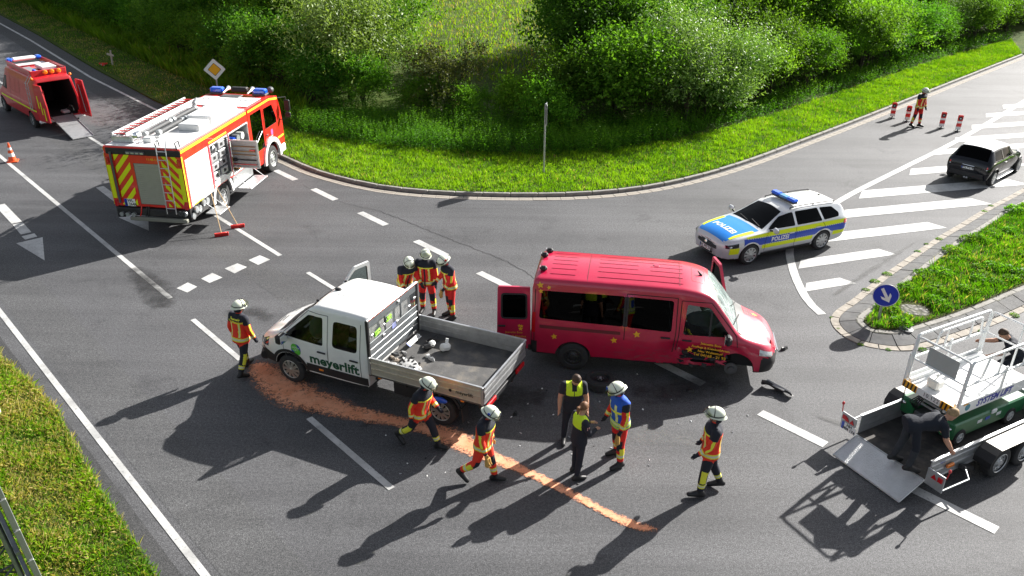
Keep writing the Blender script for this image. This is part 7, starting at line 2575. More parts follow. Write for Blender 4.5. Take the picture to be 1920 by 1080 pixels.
person('brown-haired man in black crouching behind the guard rails of the lift', (11.5, 15.8), 165, dict(top='tshirt', bottom='jeans', top_name='t_shirt'), dict(lean=42, legL=(62, 6, 100), legR=(50, 6, 92), armL=(38, 8, 30), armR=(60, 10, 20), head=(10, 0)), 1.80, helmet=False, hair=(hair_b, 'short'), bulk=1.08)
# ================================================================ vegetation
def quick_mesh(name, verts, faces, mats, tint=None, smooth=False, mi=None):
 """faces: (n, k) int array"""
 me = bpy.data.meshes.new(name)
 n, k = faces.shape
 me.vertices.add(len(verts))
 me.vertices.foreach_set('co', np.ascontiguousarray(verts, np.float32).ravel())
 me.loops.add(n * k)
 me.loops.foreach_set('vertex_index', np.ascontiguousarray(faces, np.int32).ravel())
 me.polygons.add(n)
 me.polygons.foreach_set('loop_start', np.arange(0, n * k, k, dtype=np.int32))
 for m in (mats if isinstance(mats, (list, tuple)) else [mats]):
  me.materials.append(m)
 if tint is not None:
  a = me.attributes.new('tint', 'FLOAT', 'POINT')
  a.data.foreach_set('value', np.ascontiguousarray(tint, np.float32))
 if mi is not None:
  me.polygons.foreach_set('material_index', mi)
 me.update(calc_edges=True)
 return me
def leaf_mat(name, stops, trans=.45, per_obj=.25, rough=.62, gloss=.12):
 m = bpy.data.materials.new(name)
 m.use_nodes = True
 nt = m.node_tree
 for n in list(nt.nodes):
  nt.nodes.remove(n)
 out = nt.nodes.new('ShaderNodeOutputMaterial')
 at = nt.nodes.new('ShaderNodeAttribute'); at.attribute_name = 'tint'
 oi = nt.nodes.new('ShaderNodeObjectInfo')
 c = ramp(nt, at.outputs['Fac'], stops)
 hs = nt.nodes.new('ShaderNodeHueSaturation')
 mr = nt.nodes.new('ShaderNodeMapRange')
 mr.inputs[3].default_value = 1 - per_obj; mr.inputs[4].default_value = 1 + per_obj
 nt.links.new(oi.outputs['Random'], mr.inputs[0])
 nt.links.new(mr.outputs[0], hs.inputs['Value'])
 m2 = nt.nodes.new('ShaderNodeMapRange')
 m2.inputs[3].default_value = .485; m2.inputs[4].default_value = .515
 ml = nt.nodes.new('ShaderNodeMath'); ml.operation = 'FRACT'
 mm = nt.nodes.new('ShaderNodeMath'); mm.operation = 'MULTIPLY'; mm.inputs[1].default_value = 7.31
 nt.links.new(oi.outputs['Random'], mm.inputs[0]); nt.links.new(mm.outputs[0], ml.inputs[0]); nt.links.new(ml.outputs[0], m2.inputs[0])
 nt.links.new(m2.outputs[0], hs.inputs['Hue'])
 nt.links.new(c, hs.inputs['Color'])
 b = nt.nodes.new('ShaderNodeBsdfPrincipled')
 b.inputs['Roughness'].default_value = rough
 b.inputs['Specular IOR Level'].default_value = gloss
 nt.links.new(hs.outputs[0], b.inputs['Base Color'])
 tr = nt.nodes.new('ShaderNodeBsdfTranslucent')
 br = nt.nodes.new('ShaderNodeMixRGB'); br.blend_type = 'MULTIPLY'; br.inputs[0].default_value = 1
 br.inputs[2].default_value = (1.5, 1.6, .6, 1)
 nt.links.new(hs.outputs[0], br.inputs[1]); nt.links.new(br.outputs[0], tr.inputs[0])
 mx = nt.nodes.new('ShaderNodeMixShader'); mx.inputs[0].default_value = trans
 nt.links.new(b.outputs[0], mx.inputs[1]); nt.links.new(tr.outputs[0], mx.inputs[2])
 nt.links.new(mx.outputs[0], out.inputs[0])
 return m
bark = mat('bark', (.055, .042, .030), .9, var=.35, vscale=10, bump=.6, bscale=30)
lf_dark = leaf_mat('leaf_dark', [(0, (.030, .080, .010)), (.5, (.062, .155, .016)), (1, (.12, .24, .026))])
lf_mid = leaf_mat('leaf_mid', [(0, (.045, .115, .010)), (.5, (.10, .225, .018)), (1, (.18, .33, .035))])
lf_pale = leaf_mat('leaf_willow', [(0, (.08, .15, .030)), (.5, (.16, .27, .06)), (1, (.28, .40, .12))], .35, .15, .5, .4)
lf_brown = leaf_mat('leaf_brownish', [(0, (.035, .045, .014)), (.5, (.075, .085, .028)), (1, (.13, .13, .05))], .35, .15)
grass_m = leaf_mat('grass_blade', [(0, (.045, .120, .004)), (.45, (.110, .245, .006)), (.72, (.215, .37, .012)), (.82, (.26, .24, .06)), (1, (.46, .36, .15))], .35, .0, .6, .3)
herb_m = leaf_mat('herb_leaf', [(0, (.022, .085, .006)), (.5, (.052, .170, .012)), (1, (.12, .28, .022))], .42, .0)
weed_m = leaf_mat('weed_leaf', [(0, (.045, .125, .010)), (.5, (.09, .21, .016)), (1, (.18, .32, .035))], .42, .18)
def leaves(rs, P, Dv, size, tint, asp=.5):
 """diamond leaf blades at points P, pointing along Dv; returns verts, quads, tints"""
 n = len(P)
 r = rs.normal(size=(n, 3))
 Dv = Dv / (np.linalg.norm(Dv, axis=1, keepdims=True) + 1e-9)
 s = np.cross(Dv, r); s /= (np.linalg.norm(s, axis=1, keepdims=True) + 1e-9)
 up = np.cross(s, Dv)
 L = size[:, None]
 w = L * asp * .5
 a = P; b_ = P + Dv * L * .45 + s * w + up * L * .06; c = P + Dv * L; d = P + Dv * L * .45 - s * w + up * L * .06
 v = np.stack([a, b_, c, d], 1).reshape(-1, 3)
 f = np.arange(4 * n).reshape(n, 4)
 return v, f, np.repeat(tint, 4)
def crown_mesh(seed, W, Hh, twigs, per, leaf, m, base=.12, asp=.5, spray=.0, lobes=9):
 """uneven crown of leafy twigs: W half width, Hh height; leafy lobes spread through the volume"""
 rs = np.random.default_rng(seed)
 # lobe centres and radii
 C_, R_ = [], []
 for k in range(lobes):
  a = rs.uniform(0, 2 * np.pi); q = np.sqrt(rs.uniform(.0, 1)) * .72
  z = rs.uniform(base + .12, .82)
  sh = np.sqrt(max(.1, 1 - ((z - .45) / .62) ** 2))
  C_.append((np.cos(a) * q * W * sh, np.sin(a) * q * W * sh, z * Hh)); R_.append(rs.uniform(.24, .42) * min(W, Hh * .55))
 C_ = np.array(C_); R_ = np.array(R_)
 lt_ = rs.uniform(-.22, .26, lobes)
 k = rs.integers(0, lobes, twigs)
 u = rs.normal(size=(twigs, 3)); u /= np.linalg.norm(u, axis=1, keepdims=True)
 u[:, 2] = np.where(u[:, 2] < -.5, -u[:, 2] * .5, u[:, 2])
 rad = R_[k] * (1 - .55 * rs.uniform(0, 1, twigs) ** 2.2) * (1 + rs.normal(0, .10, twigs))
 st = C_[k] + u * rad[:, None]
 st[:, 2] = np.clip(st[:, 2], .06 * Hh * rs.uniform(.5, 1.5, twigs), None)
 d = u * 1.0 + rs.normal(0, .35, (twigs, 3)) + np.array([0, 0, .35 + spray])
 d /= np.linalg.norm(d, axis=1, keepdims=True)
 ln = leaf * per * rs.uniform(.35, .75, twigs) * (1 + spray * .5)
 out_t = np.clip((st - C_[k]) @ np.array([.3, .2, .9]) / R_[k] * .35 + .45, 0, 1)
 Ps, Ds, Ss, Ts = [], [], [], []
 for j in range(per):
  t_ = (j + .5) / per
  P = st + d * (ln * t_)[:, None] + rs.normal(0, leaf * .12, (twigs, 3))
  side = rs.normal(size=(twigs, 3)); side -= (side * d).sum(1, keepdims=True) * d
  side /= np.linalg.norm(side, axis=1, keepdims=True)
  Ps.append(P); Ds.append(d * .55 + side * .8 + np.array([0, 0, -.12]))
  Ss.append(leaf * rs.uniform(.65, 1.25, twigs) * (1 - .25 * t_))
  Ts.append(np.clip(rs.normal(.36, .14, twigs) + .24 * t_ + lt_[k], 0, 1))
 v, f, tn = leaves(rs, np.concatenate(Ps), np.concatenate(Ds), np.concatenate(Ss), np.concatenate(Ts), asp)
 return quick_mesh('crown', v, f, m, tn), C_, R_
def trunk_mesh(seed, C_, Hh, r0):
 rs = random.Random(seed)
 mb = MB()
 stems = 3 if Hh < 5 else 2
 pts0 = []
 for s in range(stems):
  a = rs.uniform(0, 6.28)
  b0 = Vector((math.cos(a) * r0 * 2.2, math.sin(a) * r0 * 2.2, -.15))
  mid = b0 + Vector((rs.uniform(-.2, .2), rs.uniform(-.2, .2), Hh * .35))
  top = mid + Vector((rs.uniform(-.5, .5), rs.uniform(-.5, .5), Hh * .35))
  mb.tube([b0, b0.lerp(mid, .5) + Vector((rs.uniform(-.08, .08), rs.uniform(-.08, .08), 0)), mid, top], [r0, r0 * .8, r0 * .6, r0 * .15], 7)
  pts0.append((b0, mid, top))
 for i, c in enumerate(C_):
  b0, mid, top = pts0[i % stems]
  st = b0.lerp(mid, rs.uniform(.5, 1.0))
  c = Vector(c)
  mb.tube([st, st.lerp(c, .5) + Vector((0, 0, .15)), c, c + (c - st) * .3], [r0 * .45, r0 * .32, r0 * .18, r0 * .05], 6)
 return mb.mesh('trunk', bark, 60)
KINDS = {}
def kind(nm, seed, W, Hh, twigs, per, leaf, m, r0, **kw):
 cm, C_, R_ = crown_mesh(seed, W, Hh, twigs, per, leaf, m, **kw)
 KINDS[nm] = (cm, trunk_mesh(seed, C_, Hh, r0), Hh)
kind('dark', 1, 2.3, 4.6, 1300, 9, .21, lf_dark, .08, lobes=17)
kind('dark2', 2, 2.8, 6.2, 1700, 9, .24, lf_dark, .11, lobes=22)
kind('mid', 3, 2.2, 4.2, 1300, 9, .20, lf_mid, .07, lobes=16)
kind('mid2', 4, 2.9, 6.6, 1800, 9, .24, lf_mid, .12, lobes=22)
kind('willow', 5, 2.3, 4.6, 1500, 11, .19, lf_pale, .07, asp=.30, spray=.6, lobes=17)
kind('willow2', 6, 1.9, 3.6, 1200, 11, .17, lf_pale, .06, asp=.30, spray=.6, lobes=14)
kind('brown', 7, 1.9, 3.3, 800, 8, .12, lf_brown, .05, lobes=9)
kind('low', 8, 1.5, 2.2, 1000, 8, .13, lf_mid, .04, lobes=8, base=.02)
LBL = {'dark': 'dark green leafy shrub in the thicket behind the verge', 'dark2': 'tall dark green tree rising at the back of the thicket', 'mid': 'mid green leafy shrub in the thicket behind the verge',
  'mid2': 'tall mid green tree rising at the back of the thicket', 'willow': 'pale silvery willow bush in the thicket', 'willow2': 'small pale silvery willow bush in the thicket', 'brown': 'sparse brownish shrub beside the gap to the meadow', 'low': 'low mid green bush at the foot of the thicket'}
def plant(kd, x, y, s=1.0, label=None, sz=None, z=.07):
 cm, tm, Hh = KINDS[kd]
 big = kd.endswith('2') and kd != 'willow2'
 u = x / (y * .893 + 4.6)
 where = 'far left beyond the red van' if u < -.5 else 'behind the fire engine' if u < -.28 else 'left of the meadow gap' if u < -.118 else 'in the meadow gap' if u < .05 else 'right of the meadow gap' if u < .2 else 'above the police car' if u < .38 else 'along the side road by the beacons' if u < .55 else 'at the far right up the side road'
 lb = label or LBL[kd].replace(' in the thicket behind the verge', '').replace(' in the thicket', '').replace(' rising at the back of the thicket', '').replace(' beside the gap to the meadow', '').replace(' at the foot of the thicket', '') + ' ' + where
 o = thing('tree' if big else 'shrub', lb, 'tree' if big else 'shrub', (x, y, z), rng.uniform(0, 360), None if label else lb.replace('tree', 'trees').replace('shrub', 'shrubs').replace('bush', 'bushes', 1))
 o.scale = (s * rng.uniform(.92, 1.1), s * rng.uniform(.92, 1.1), sz or s)
 link('crown', cm, o)
 link('trunk', tm, o)
 return o
rng = random.Random(21)
HL = [(-60, 93), (-44, 76.5), (-28.5, 61), (-20.5, 52), (-13.6, 44.8), (-9.2, 40.2), (-5.6, 38.8), (-1.3, 38.0), (3.6, 37.6), (7.6, 38.8), (12.3, 42.3), (18.7, 48.2), (26.7, 56.2), (36.5, 64.6), (60, 88), (85, 112)]
def in_gap(x, y, m=0):
 d = y * .893 + 4.6
 u = x / d
 return -.118 - m < u < .05 + m
hl = resample(HL, 2.3)
for i, p in enumerate(hl):
 x, y = p.x + rng.uniform(-.5, .5), p.y + rng.uniform(-.5, .5)
 far = y > 75
 if far and i % 2: continue
 if in_gap(x, y):
  plant(rng.choice(['low', 'low', 'brown', 'low']), x, y, rng.uniform(.8, 1.05))
 else:
  kd = rng.choice(['dark', 'dark', 'mid', 'mid', 'dark', 'willow' if x > 2 else 'dark'])
  plant(kd, x, y, rng.uniform(.62, .9) * (1.3 if far else 1))
for off_, step, sc in ((3.6, 3.3, 1.0), (8.0, 4.2, 1.15), (14.0, 5.5, 1.25)):
 for p in offs(resample(HL, step), off_):
  x, y = p.x + rng.uniform(-.9, .9), p.y + rng.uniform(-.9, .9)
  if y > 118: continue
  if in_gap(x, y, .02): continue
  if abs(x / (y * .893 + 4.6)) > .74: continue
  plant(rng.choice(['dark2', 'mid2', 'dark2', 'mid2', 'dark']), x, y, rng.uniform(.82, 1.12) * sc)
# single plants the picture picks out
plant('willow', 8.2, 38.2, 1.05, 'pale silvery willow bush leaning out over the verge, largest of its kind')
plant('willow2', 10.3, 39.6, 1.0, 'pale willow bush right of the largest silvery willow bush')
plant('willow', -8.4, 41.5, 1.25, 'tall pale leaved willow with white shimmering leaves above the fire engine cab')
plant('mid', -14.0, 43.6, .55, 'small light green bush glowing in the sun beyond the wooden cross', None)
plant('brown', -3.2, 38.6, 1.15, 'largest brownish twiggy shrub in the gap before the meadow')
plant('low', 1.6, 36.0, 1.15, 'rounded light green bush left of the sign post')
plant('mid', 4.9, 37.4, 1.05, 'bushy green shrub just right behind the sign post')
for (x, y) in ((-30, 100), (-18, 112), (0, 120), (16, 118), (30, 108)):
 plant('dark2', x, y, 1.3)
# ---------------------------------------------------------------- grass, as one mass for each strip
def pip(px, py, poly):
 inside = np.zeros(len(px), bool)
 j = len(poly) - 1
 for i in range(len(poly)):
  xi, yi = poly[i]; xj, yj = poly[j]
  c = ((yi > py) != (yj > py)) & (px < (xj - xi) * (py - yi) / (yj - yi + 1e-12) + xi)
  inside ^= c
  j = i
 return inside
def vnoise(rs, x, y, s, seed=0):
 """cheap smooth value noise"""
 r2 = np.random.default_rng(seed); G = r2.uniform(0, 1, (64, 64))
 u, v = x / s, y / s
 i, j = np.floor(u).astype(int), np.floor(v).astype(int)
 fu, fv = u - i, v - j
 fu, fv = fu * fu * (3 - 2 * fu), fv * fv * (3 - 2 * fv)
 g = lambda a, b_: G[a % 64, b_ % 64]
 return (g(i, j) * (1 - fu) + g(i + 1, j) * fu) * (1 - fv) + (g(i, j + 1) * (1 - fu) + g(i + 1, j + 1) * fu) * fv
def scatter(rs, poly, n, dens=None):
 P = np.array(poly); lo, hi = P.min(0), P.max(0)
 out = []
 tot = 0
 while tot < n:
  x = rs.uniform(lo[0], hi[0], n * 2); y = rs.uniform(lo[1], hi[1], n * 2)
  k = pip(x, y, poly)
  if dens is not None: k &= rs.uniform(0, 1, len(x)) < dens(x, y)
  out.append(np.stack([x[k], y[k]], 1)); tot += k.sum()
 return np.concatenate(out)[:n]
def blades(name, poly, n, h0, h1, w, z, label, m=None, dry=.2, seed=1, lean=.45, hmod=None, dens=None, tmod=None, kind_='stuff', cat='grass'):
 rs = np.random.default_rng(seed)
 P = scatter(rs, poly, n, dens)
 n = len(P)
 cl = vnoise(rs, P[:, 0], P[:, 1], .35, seed)
 bg_ = vnoise(rs, P[:, 0], P[:, 1], 1.6, seed + 5)
 h = rs.uniform(h0, h1, n) * (.55 + .9 * cl)
 if hmod is not None: h *= hmod(P[:, 0], P[:, 1])
 a = rs.uniform(0, 2 * np.pi, n)
 dx, dy = np.cos(a), np.sin(a)
 b0 = rs.uniform(0, 2 * np.pi, n)
 le = h * rs.uniform(.1, lean * 1.6, n)
 lx, ly = np.cos(b0) * le, np.sin(b0) * le
 ww = w * rs.uniform(.6, 1.3, n)
 A_ = np.stack([P[:, 0] - dx * ww, P[:, 1] - dy * ww, np.full(n, z - .01)], 1)
 B_ = np.stack([P[:, 0] + dx * ww, P[:, 1] + dy * ww, np.full(n, z - .01)], 1)
 C2 = np.stack([P[:, 0] + dx * ww * .7 + lx * .4, P[:, 1] + dy * ww * .7 + ly * .4, z + h * .62], 1)
 D2 = np.stack([P[:, 0] + lx, P[:, 1] + ly, z + h], 1)
 v = np.stack([A_, B_, C2, D2], 1).reshape(-1, 3)
 f = np.arange(4 * n).reshape(n, 4)
 t_ = np.clip(.30 + .35 * (bg_ - .5) + .35 * (cl - .5) + rs.normal(0, .10, n), 0, .70)
 if tmod is not None: t_ = np.clip(t_ + tmod(P[:, 0], P[:, 1]), 0, .7)
 dk = rs.uniform(0, 1, n) < dry * (.25 + 1.9 * np.clip(vnoise(rs, P[:, 0], P[:, 1], .9, seed + 9) - .25, 0, 1))
 t_[dk] = rs.uniform(.76, 1, dk.sum())
 t4 = np.repeat(t_, 4)
 o = link(name, quick_mesh(name, v, f, m or grass_m, t4))
 tag(o, label, cat, None, kind_)
 return o
SV_ = [(-12.5, 16.9), (-10.86, 15.45), (-9.7, 14.4), (-8.75, 13.25), (-7.55, 11.8), (-6.6, 10.78), (-5.8, 9.88), (-3.5, 7.4), (-8.5, 5.5), (-14.5, 11.5), (-16.5, 17.5), (-14.8, 19.3)]
blades('verge_grass', SV_, 120000, .04, .12, .0055, .045, 'sunlit grass with dry straw on the near left verge', dry=.62, seed=2, lean=.8, tmod=lambda x, y: .20 + 0 * x)
blades('verge_grass', [(-14.8, 19.3), (-16.5, 17.5), (-45, 47), (-43, 49.5)], 12000, .06, .14, .018, .045, 'grass on the verge running back along the left of the main road', dry=.35, seed=12)
nk_ = [(p.x, p.y) for p in offs(north_c, .14)]
hv = [(36.5, 62.0), (27.0, 53.6), (19.0, 45.8), (12.7, 39.6), (8.0, 35.6), (4.1, 33.4), (.8, 32.9), (-1.4, 32.9), (-5.9, 33.9), (-9.6, 35.4), (-13.0, 39.8)]
NV_ = nk_ + hv
dens_n = None
blades('verge_grass', NV_, 95000, .07, .15, .014, .085, 'bright mown grass between the kerb and the thicket', dry=.05, seed=3, tmod=lambda x, y: .27 + 0 * x)
LV_ = [(-12.6, 35.4), (-18.2, 41.3), (-24.6, 48.7), (-33.9, 59.9), (-41.5, 68.6), (-60, 90.5), (-57, 92), (-39.8, 70.6), (-32, 61.6), (-22.7, 50.6), (-16.0, 43.2), (-11.8, 38.3)]
blades('verge_grass', LV_, 26000, .05, .11, .016, .085, 'worn brownish grass strip beside the far edge of the main road', dry=.55, seed=4, tmod=lambda x, y: -.05 + 0 * x)
TG_ = [(-57, 92), (-39.8, 70.6), (-32, 61.6), (-22.7, 50.6), (-16.0, 43.2), (-11.8, 38.3), (-9.4, 38.4), (-13.6, 44.2), (-20.2, 51.3), (-28.2, 60.4), (-44, 76)]
blades('tall_grass', TG_, 34000, .35, .75, .018, .085, 'tall green grass growing up to the left part of the thicket', dry=.02, seed=5, lean=.35, tmod=lambda x, y: -.02 + 0 * x)
MD_ = [(-30, 140), (-14, 70), (-7.2, 53), (-4, 46), (2.5, 46), (4.5, 56), (12, 90), (22, 140)]
blades('meadow_grass', MD_, 52000, .12, .32, .045, .05, 'bright meadow grass seen through the gap in the trees', dry=.25, seed=6, tmod=lambda x, y: .25 + 0 * x)
def herbs(name, poly, n, h0, h1, label, seed, z=.085, per=12, leaf=.085):
 """upright leafy stems: nettles and the like"""
 rs = np.random.default_rng(seed)
 P = scatter(rs, poly, n)
 hgt = rs.uniform(h0, h1, n) * (.6 + .8 * vnoise(rs, P[:, 0], P[:, 1], 1.1, seed))
 ln = rs.normal(0, .10, (n, 2))
 Ps, Ds, Ss, Ts = [], [], [], []
 base_t = .30 + .5 * vnoise(rs, P[:, 0], P[:, 1], 2.0, seed + 3)
 for j in range(per):
  t_ = (j + 1) / per
  a = rs.uniform(0, 2 * np.pi, n)
  c = np.stack([P[:, 0] + ln[:, 0] * t_, P[:, 1] + ln[:, 1] * t_, z + hgt * t_], 1)
  Ps.append(c); Ds.append(np.stack([np.cos(a), np.sin(a), np.full(n, .25 - .5 * (1 - t_) + .3 * (t_ > .9))], 1))
  Ss.append(leaf * rs.uniform(.7, 1.3, n) * (1.25 - .6 * t_)); Ts.append(np.clip(base_t - .18 + .3 * t_ + rs.normal(0, .1, n), 0, 1))
 v, f, tn = leaves(rs, np.concatenate(Ps), np.concatenate(Ds), np.concatenate(Ss), np.concatenate(Ts), .55)
 return tag(link(name, quick_mesh(name, v, f, herb_m, tn)), label, 'herbs', None, 'stuff')
HB_ = [(-10.6, 36.9), (-9.1, 34.9), (-5.8, 33.4), (-1.4, 32.4), (.9, 32.4), (4.0, 32.9), (7.6, 35.2), (6.6, 37.9), (3.4, 37.2), (-1.2, 37.6), (-5.4, 38.4), (-8.6, 39.8)]
herbs('tall_herbs', HB_, 6800, .55, 1.0, 'band of tall leafy nettles along the foot of the thicket', 8)
herbs('tall_herbs', [(7.6, 35.2), (12.5, 39.4), (18.9, 45.7), (27.0, 53.6), (36.5, 62), (36.0, 63.2), (26.0, 55.0), (18.0, 47.4), (11.6, 41.2), (6.6, 37.4)], 2600, .35, .7, 'leafy herbs along the foot of the thicket up the side road', 9)
# ---------------------------------------------------------------- island growth
isl_in = [(p.x, p.y) for p in offs(il, .83)]
blades('island_grass', isl_in, 34000, .06, .16, .011, .155, 'low grass covering the traffic island', dry=.16, seed=10, tmod=lambda x, y: .08 + 0 * x,
  dens=lambda x, y: (np.hypot(x - 10.75, y - 19.2) > .42) * np.where(x > 20, .35, 1.0))
def weed_mesh(seed, n, rad, hh_):
 rs = np.random.default_rng(seed)
 a = rs.uniform(0, 2 * np.pi, n); q = np.sqrt(rs.uniform(0, 1, n)) * rad
 zz = hh_ * (1 - (q / rad) ** 2 * .7) * rs.uniform(.25, 1, n)
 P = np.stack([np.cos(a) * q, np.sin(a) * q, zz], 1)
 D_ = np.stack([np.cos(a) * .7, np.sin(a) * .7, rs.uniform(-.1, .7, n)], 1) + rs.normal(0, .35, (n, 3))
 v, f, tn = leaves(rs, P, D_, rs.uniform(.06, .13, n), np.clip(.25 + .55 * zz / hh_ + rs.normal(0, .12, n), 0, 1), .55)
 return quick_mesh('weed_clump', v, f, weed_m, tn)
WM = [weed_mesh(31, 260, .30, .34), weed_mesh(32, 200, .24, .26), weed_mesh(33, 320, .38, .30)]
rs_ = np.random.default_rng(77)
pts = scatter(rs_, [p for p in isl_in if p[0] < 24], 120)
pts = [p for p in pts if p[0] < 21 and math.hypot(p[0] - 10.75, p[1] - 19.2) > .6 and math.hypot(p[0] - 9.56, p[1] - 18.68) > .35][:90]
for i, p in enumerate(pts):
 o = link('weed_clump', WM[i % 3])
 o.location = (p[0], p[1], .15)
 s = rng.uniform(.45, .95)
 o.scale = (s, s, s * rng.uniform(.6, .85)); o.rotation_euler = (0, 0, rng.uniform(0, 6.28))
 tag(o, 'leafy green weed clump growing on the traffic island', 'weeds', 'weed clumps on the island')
# tufts sprouting in the joints of the island edging
e0 = offs(il, .02)
for i in range(14, len(e0) - 60, 3):
 p = e0[i]
 if p.x > 18 or rng.random() < .35: continue
 o = link('weed_tuft', WM[1])
 o.location = (p.x + rng.uniform(-.05, .12), p.y + rng.uniform(-.1, .1), .0)
 s = rng.uniform(.16, .42)
 o.scale = (s * 1.2, s * 1.2, s * .6); o.rotation_euler = (0, 0, rng.uniform(0, 6.28))
 tag(o, 'small weed tuft sprouting at the edge stones of the island', 'weeds', 'weed tufts along the island edge')
# ================================================================ street furniture, debris and small things
m_signback = mat('sign_back_grey', (.36, .37, .38), .5, .5)
# priority road sign: diamond on a post
def priority_sign():
 t = thing('priority_sign', 'diamond-shaped yellow and white priority road sign on a post behind the fire engine', 'road sign', (-13.78, 37.94, .085), 0)
 mb = MB(); mb.cyl((0, 0, 0), (0, 0, 2.1), .038, n=12); mb.build('post', steel, t)
 rot = Matrix.Rotation(R(12), 4, 'Z')
 def dia(r, y0, y1, m, nm, par):
  q = MB(); q.M = Matrix.Translation((0, -.05, 2.22)) @ rot
  q.prism([(x, y0, z) for x, z in rounded([(0, r), (r, 0), (0, -r), (-r, 0)], r * .12, 4)], (0, y1 - y0, 0)); return q.build(nm, m, par, 30)
 p = dia(.50, 0, .012, m_signback, 'sign_plate', t)
 dia(.485, -.004, 0, mat('sign_white', (.80, .80, .78), .4), 'white_field', p)
 dia(.30, -.009, -.0045, blk, 'black_border', p)
 dia(.275, -.013, -.0095, mat('sign_yellow', (.85, .42, .01), .4), 'yellow_field', p)
priority_sign()
# tall thin post seen edge-on
t = thing('sign_post', 'tall thin grey sign post on the verge, its plate seen edge-on', 'sign post', (1.17, 30.2, .085), 0)
mb = MB(); mb.cyl((0, 0, 0), (0, 0, 2.72), .034, n=12); mb.lathe([(.034, 0), (.02, .02), (0, .025)], (0, 0, 2.72), (0, 0, 1), 12); mb.build('post', steel, t)
mb = MB(); mb.box((.05, .0, 2.35), (.018, .60, .75), 0, .006); mb.build('sign_plate', m_signback, t)
for z in (2.15, 2.55):
 mb = MB(); mb.box((.02, 0, z), (.06, .10, .04), 0, .006); mb.build('clamp', steel, t)
# keep-right sign on the island
def keep_right():
 t = thing('keep_right_sign', 'round blue sign with a white arrow pointing down right on the island', 'road sign', (9.56, 18.68, .14), 0)
 mb = MB(); mb.cyl((0, 0, 0), (0, 0, 1.0), .032, n=12); mb.build('post', steel, t)
 M = Matrix.Translation((.02, -.045, .72)) @ Matrix.Rotation(R(-18), 4, 'Z') @ Matrix.Scale(1.06, 4)
 q = MB(); q.M = M; q.lathe([(0, .012), (.29, .012), (.30, .006), (.30, 0), (0, 0)], (0, 0, 0), (0, -1, 0), 36); p = q.build('sign_plate', m_signback, t, 30)
 q = MB(); q.M = M; q.lathe([(.285, .0135), (.298, .0135), (.298, .0125), (.285, .0125), (.285, .0135)], (0, 0, 0), (0, -1, 0), 36); q.build('white_rim', whit, p, 0)
 q = MB(); q.M = M; q.lathe([(0, .0155), (.283, .0155), (.283, .0135)], (0, 0, 0), (0, -1, 0), 36); q.build('blue_field', mat('sign_blue', (.006, .03, .42), .4, 0, .2), p, 30)
 q = MB(); q.M = M @ Matrix.Rotation(R(-32), 4, 'Y')
 a = [(-.035, .21), (.035, .21), (.035, -.06), (.115, .03), (.115, -.055), (0, -.20), (-.115, -.055), (-.115, .03), (-.035, -.06)]
 q.prism([(x, -.017, z) for x, z in a], (0, -.003, 0)); q.build('arrow', whit, p, 0)
 q = MB(); q.box((0, 0, .84), (.09, .09, .05), 0, .01); q.build('clamp', steel, t)
keep_right()
# folding warning beacons
def beacon():
 t = thing('warning_beacon', 'folding warning beacon', 'beacon', (0, 0, 0), 0)
 rd = mat('beacon_red', (.72, .02, .02), .45)
 for k, (z0, z1, m_) in enumerate(((.10, .24, whit), (.24, .40, rd), (.40, .50, whit), (.50, .78, rd))):
  poly = [(-.11, z0), (.11, z0), (.11, z1), (-.11, z1)] if k < 3 else rounded([(-.11, z0), (.11, z0), (.115, z1 - .02), (.08, z1), (-.08, z1), (-.115, z1 - .02)], .03, 3)
  mb = MB(); mb.prism([(x, -.02, z) for x, z in poly], (0, .04, 0)); mb.build('red_field' if m_ is rd else 'white_field', m_, t, 20)
 mb = MB(); mb.lathe([(0, .008), (.085, .008), (.09, 0), (0, 0)], (0, -.022, .62), (0, -1, 0), 18); o = mb.build('lamp_mount', blackp, t)
 mb = MB(); mb.lathe([(0, .02), (.03, .02), (.035, .008)], (0, -.022, .62), (0, -1, 0), 14); mb.build('lamp', clear_lens, o)
 mb = MB(); mb.box((0, 0, .04), (.30, .10, .035), 0, .01); mb.box((0, 0, .04), (.08, .36, .03), 0, .01); mb.cyl((0, 0, .04), (0, 0, .12), .03); mb.build('foot', grey_m, t)
 return t
bc = beacon()
for i, (x, y, l) in enumerate(((18.47, 39.45, 'red and white warning beacon nearest the kerb, leftmost of four'), (18.93, 38.85, 'red and white warning beacon left of the far firefighter, second of four'), (20.06, 37.72, 'red and white warning beacon right of the far firefighter, third of four'), (20.58, 37.2, 'red and white warning beacon nearest the white border line, rightmost of four'))):
 o = bc if i == 0 else copy_tree(bc)
 o.location = (x, y, .0)
 o.rotation_euler = (0, 0, R(-24 + 5 * i))
 tag(o, l, 'beacon', 'warning beacons across the side road')
# traffic cone
t = thing('traffic_cone', 'orange traffic cone with white bands standing on the solid lane line', 'cone', (-19.95, 31.2, 0), 20)
co_m = mat('cone_orange', (.85, .10, .02), .5)
mb = MB(); mb.box((0, 0, .02), (.40, .40, .04), 0, .012); mb.build('base', co_m, t)
for (z0, z1, m_) in ((.04, .22, co_m), (.22, .36, whit), (.36, .48, co_m), (.48, .58, whit), (.58, .76, co_m)):
 rr_ = lambda z: .155 - .165 * z
 mb = MB(); mb.lathe([(rr_(z0), z0), (rr_(z1), z1)] + ([(0, z1)] if z1 > .7 else []), (0, 0, 0), (0, 0, 1), 20); mb.build('band', m_, t)
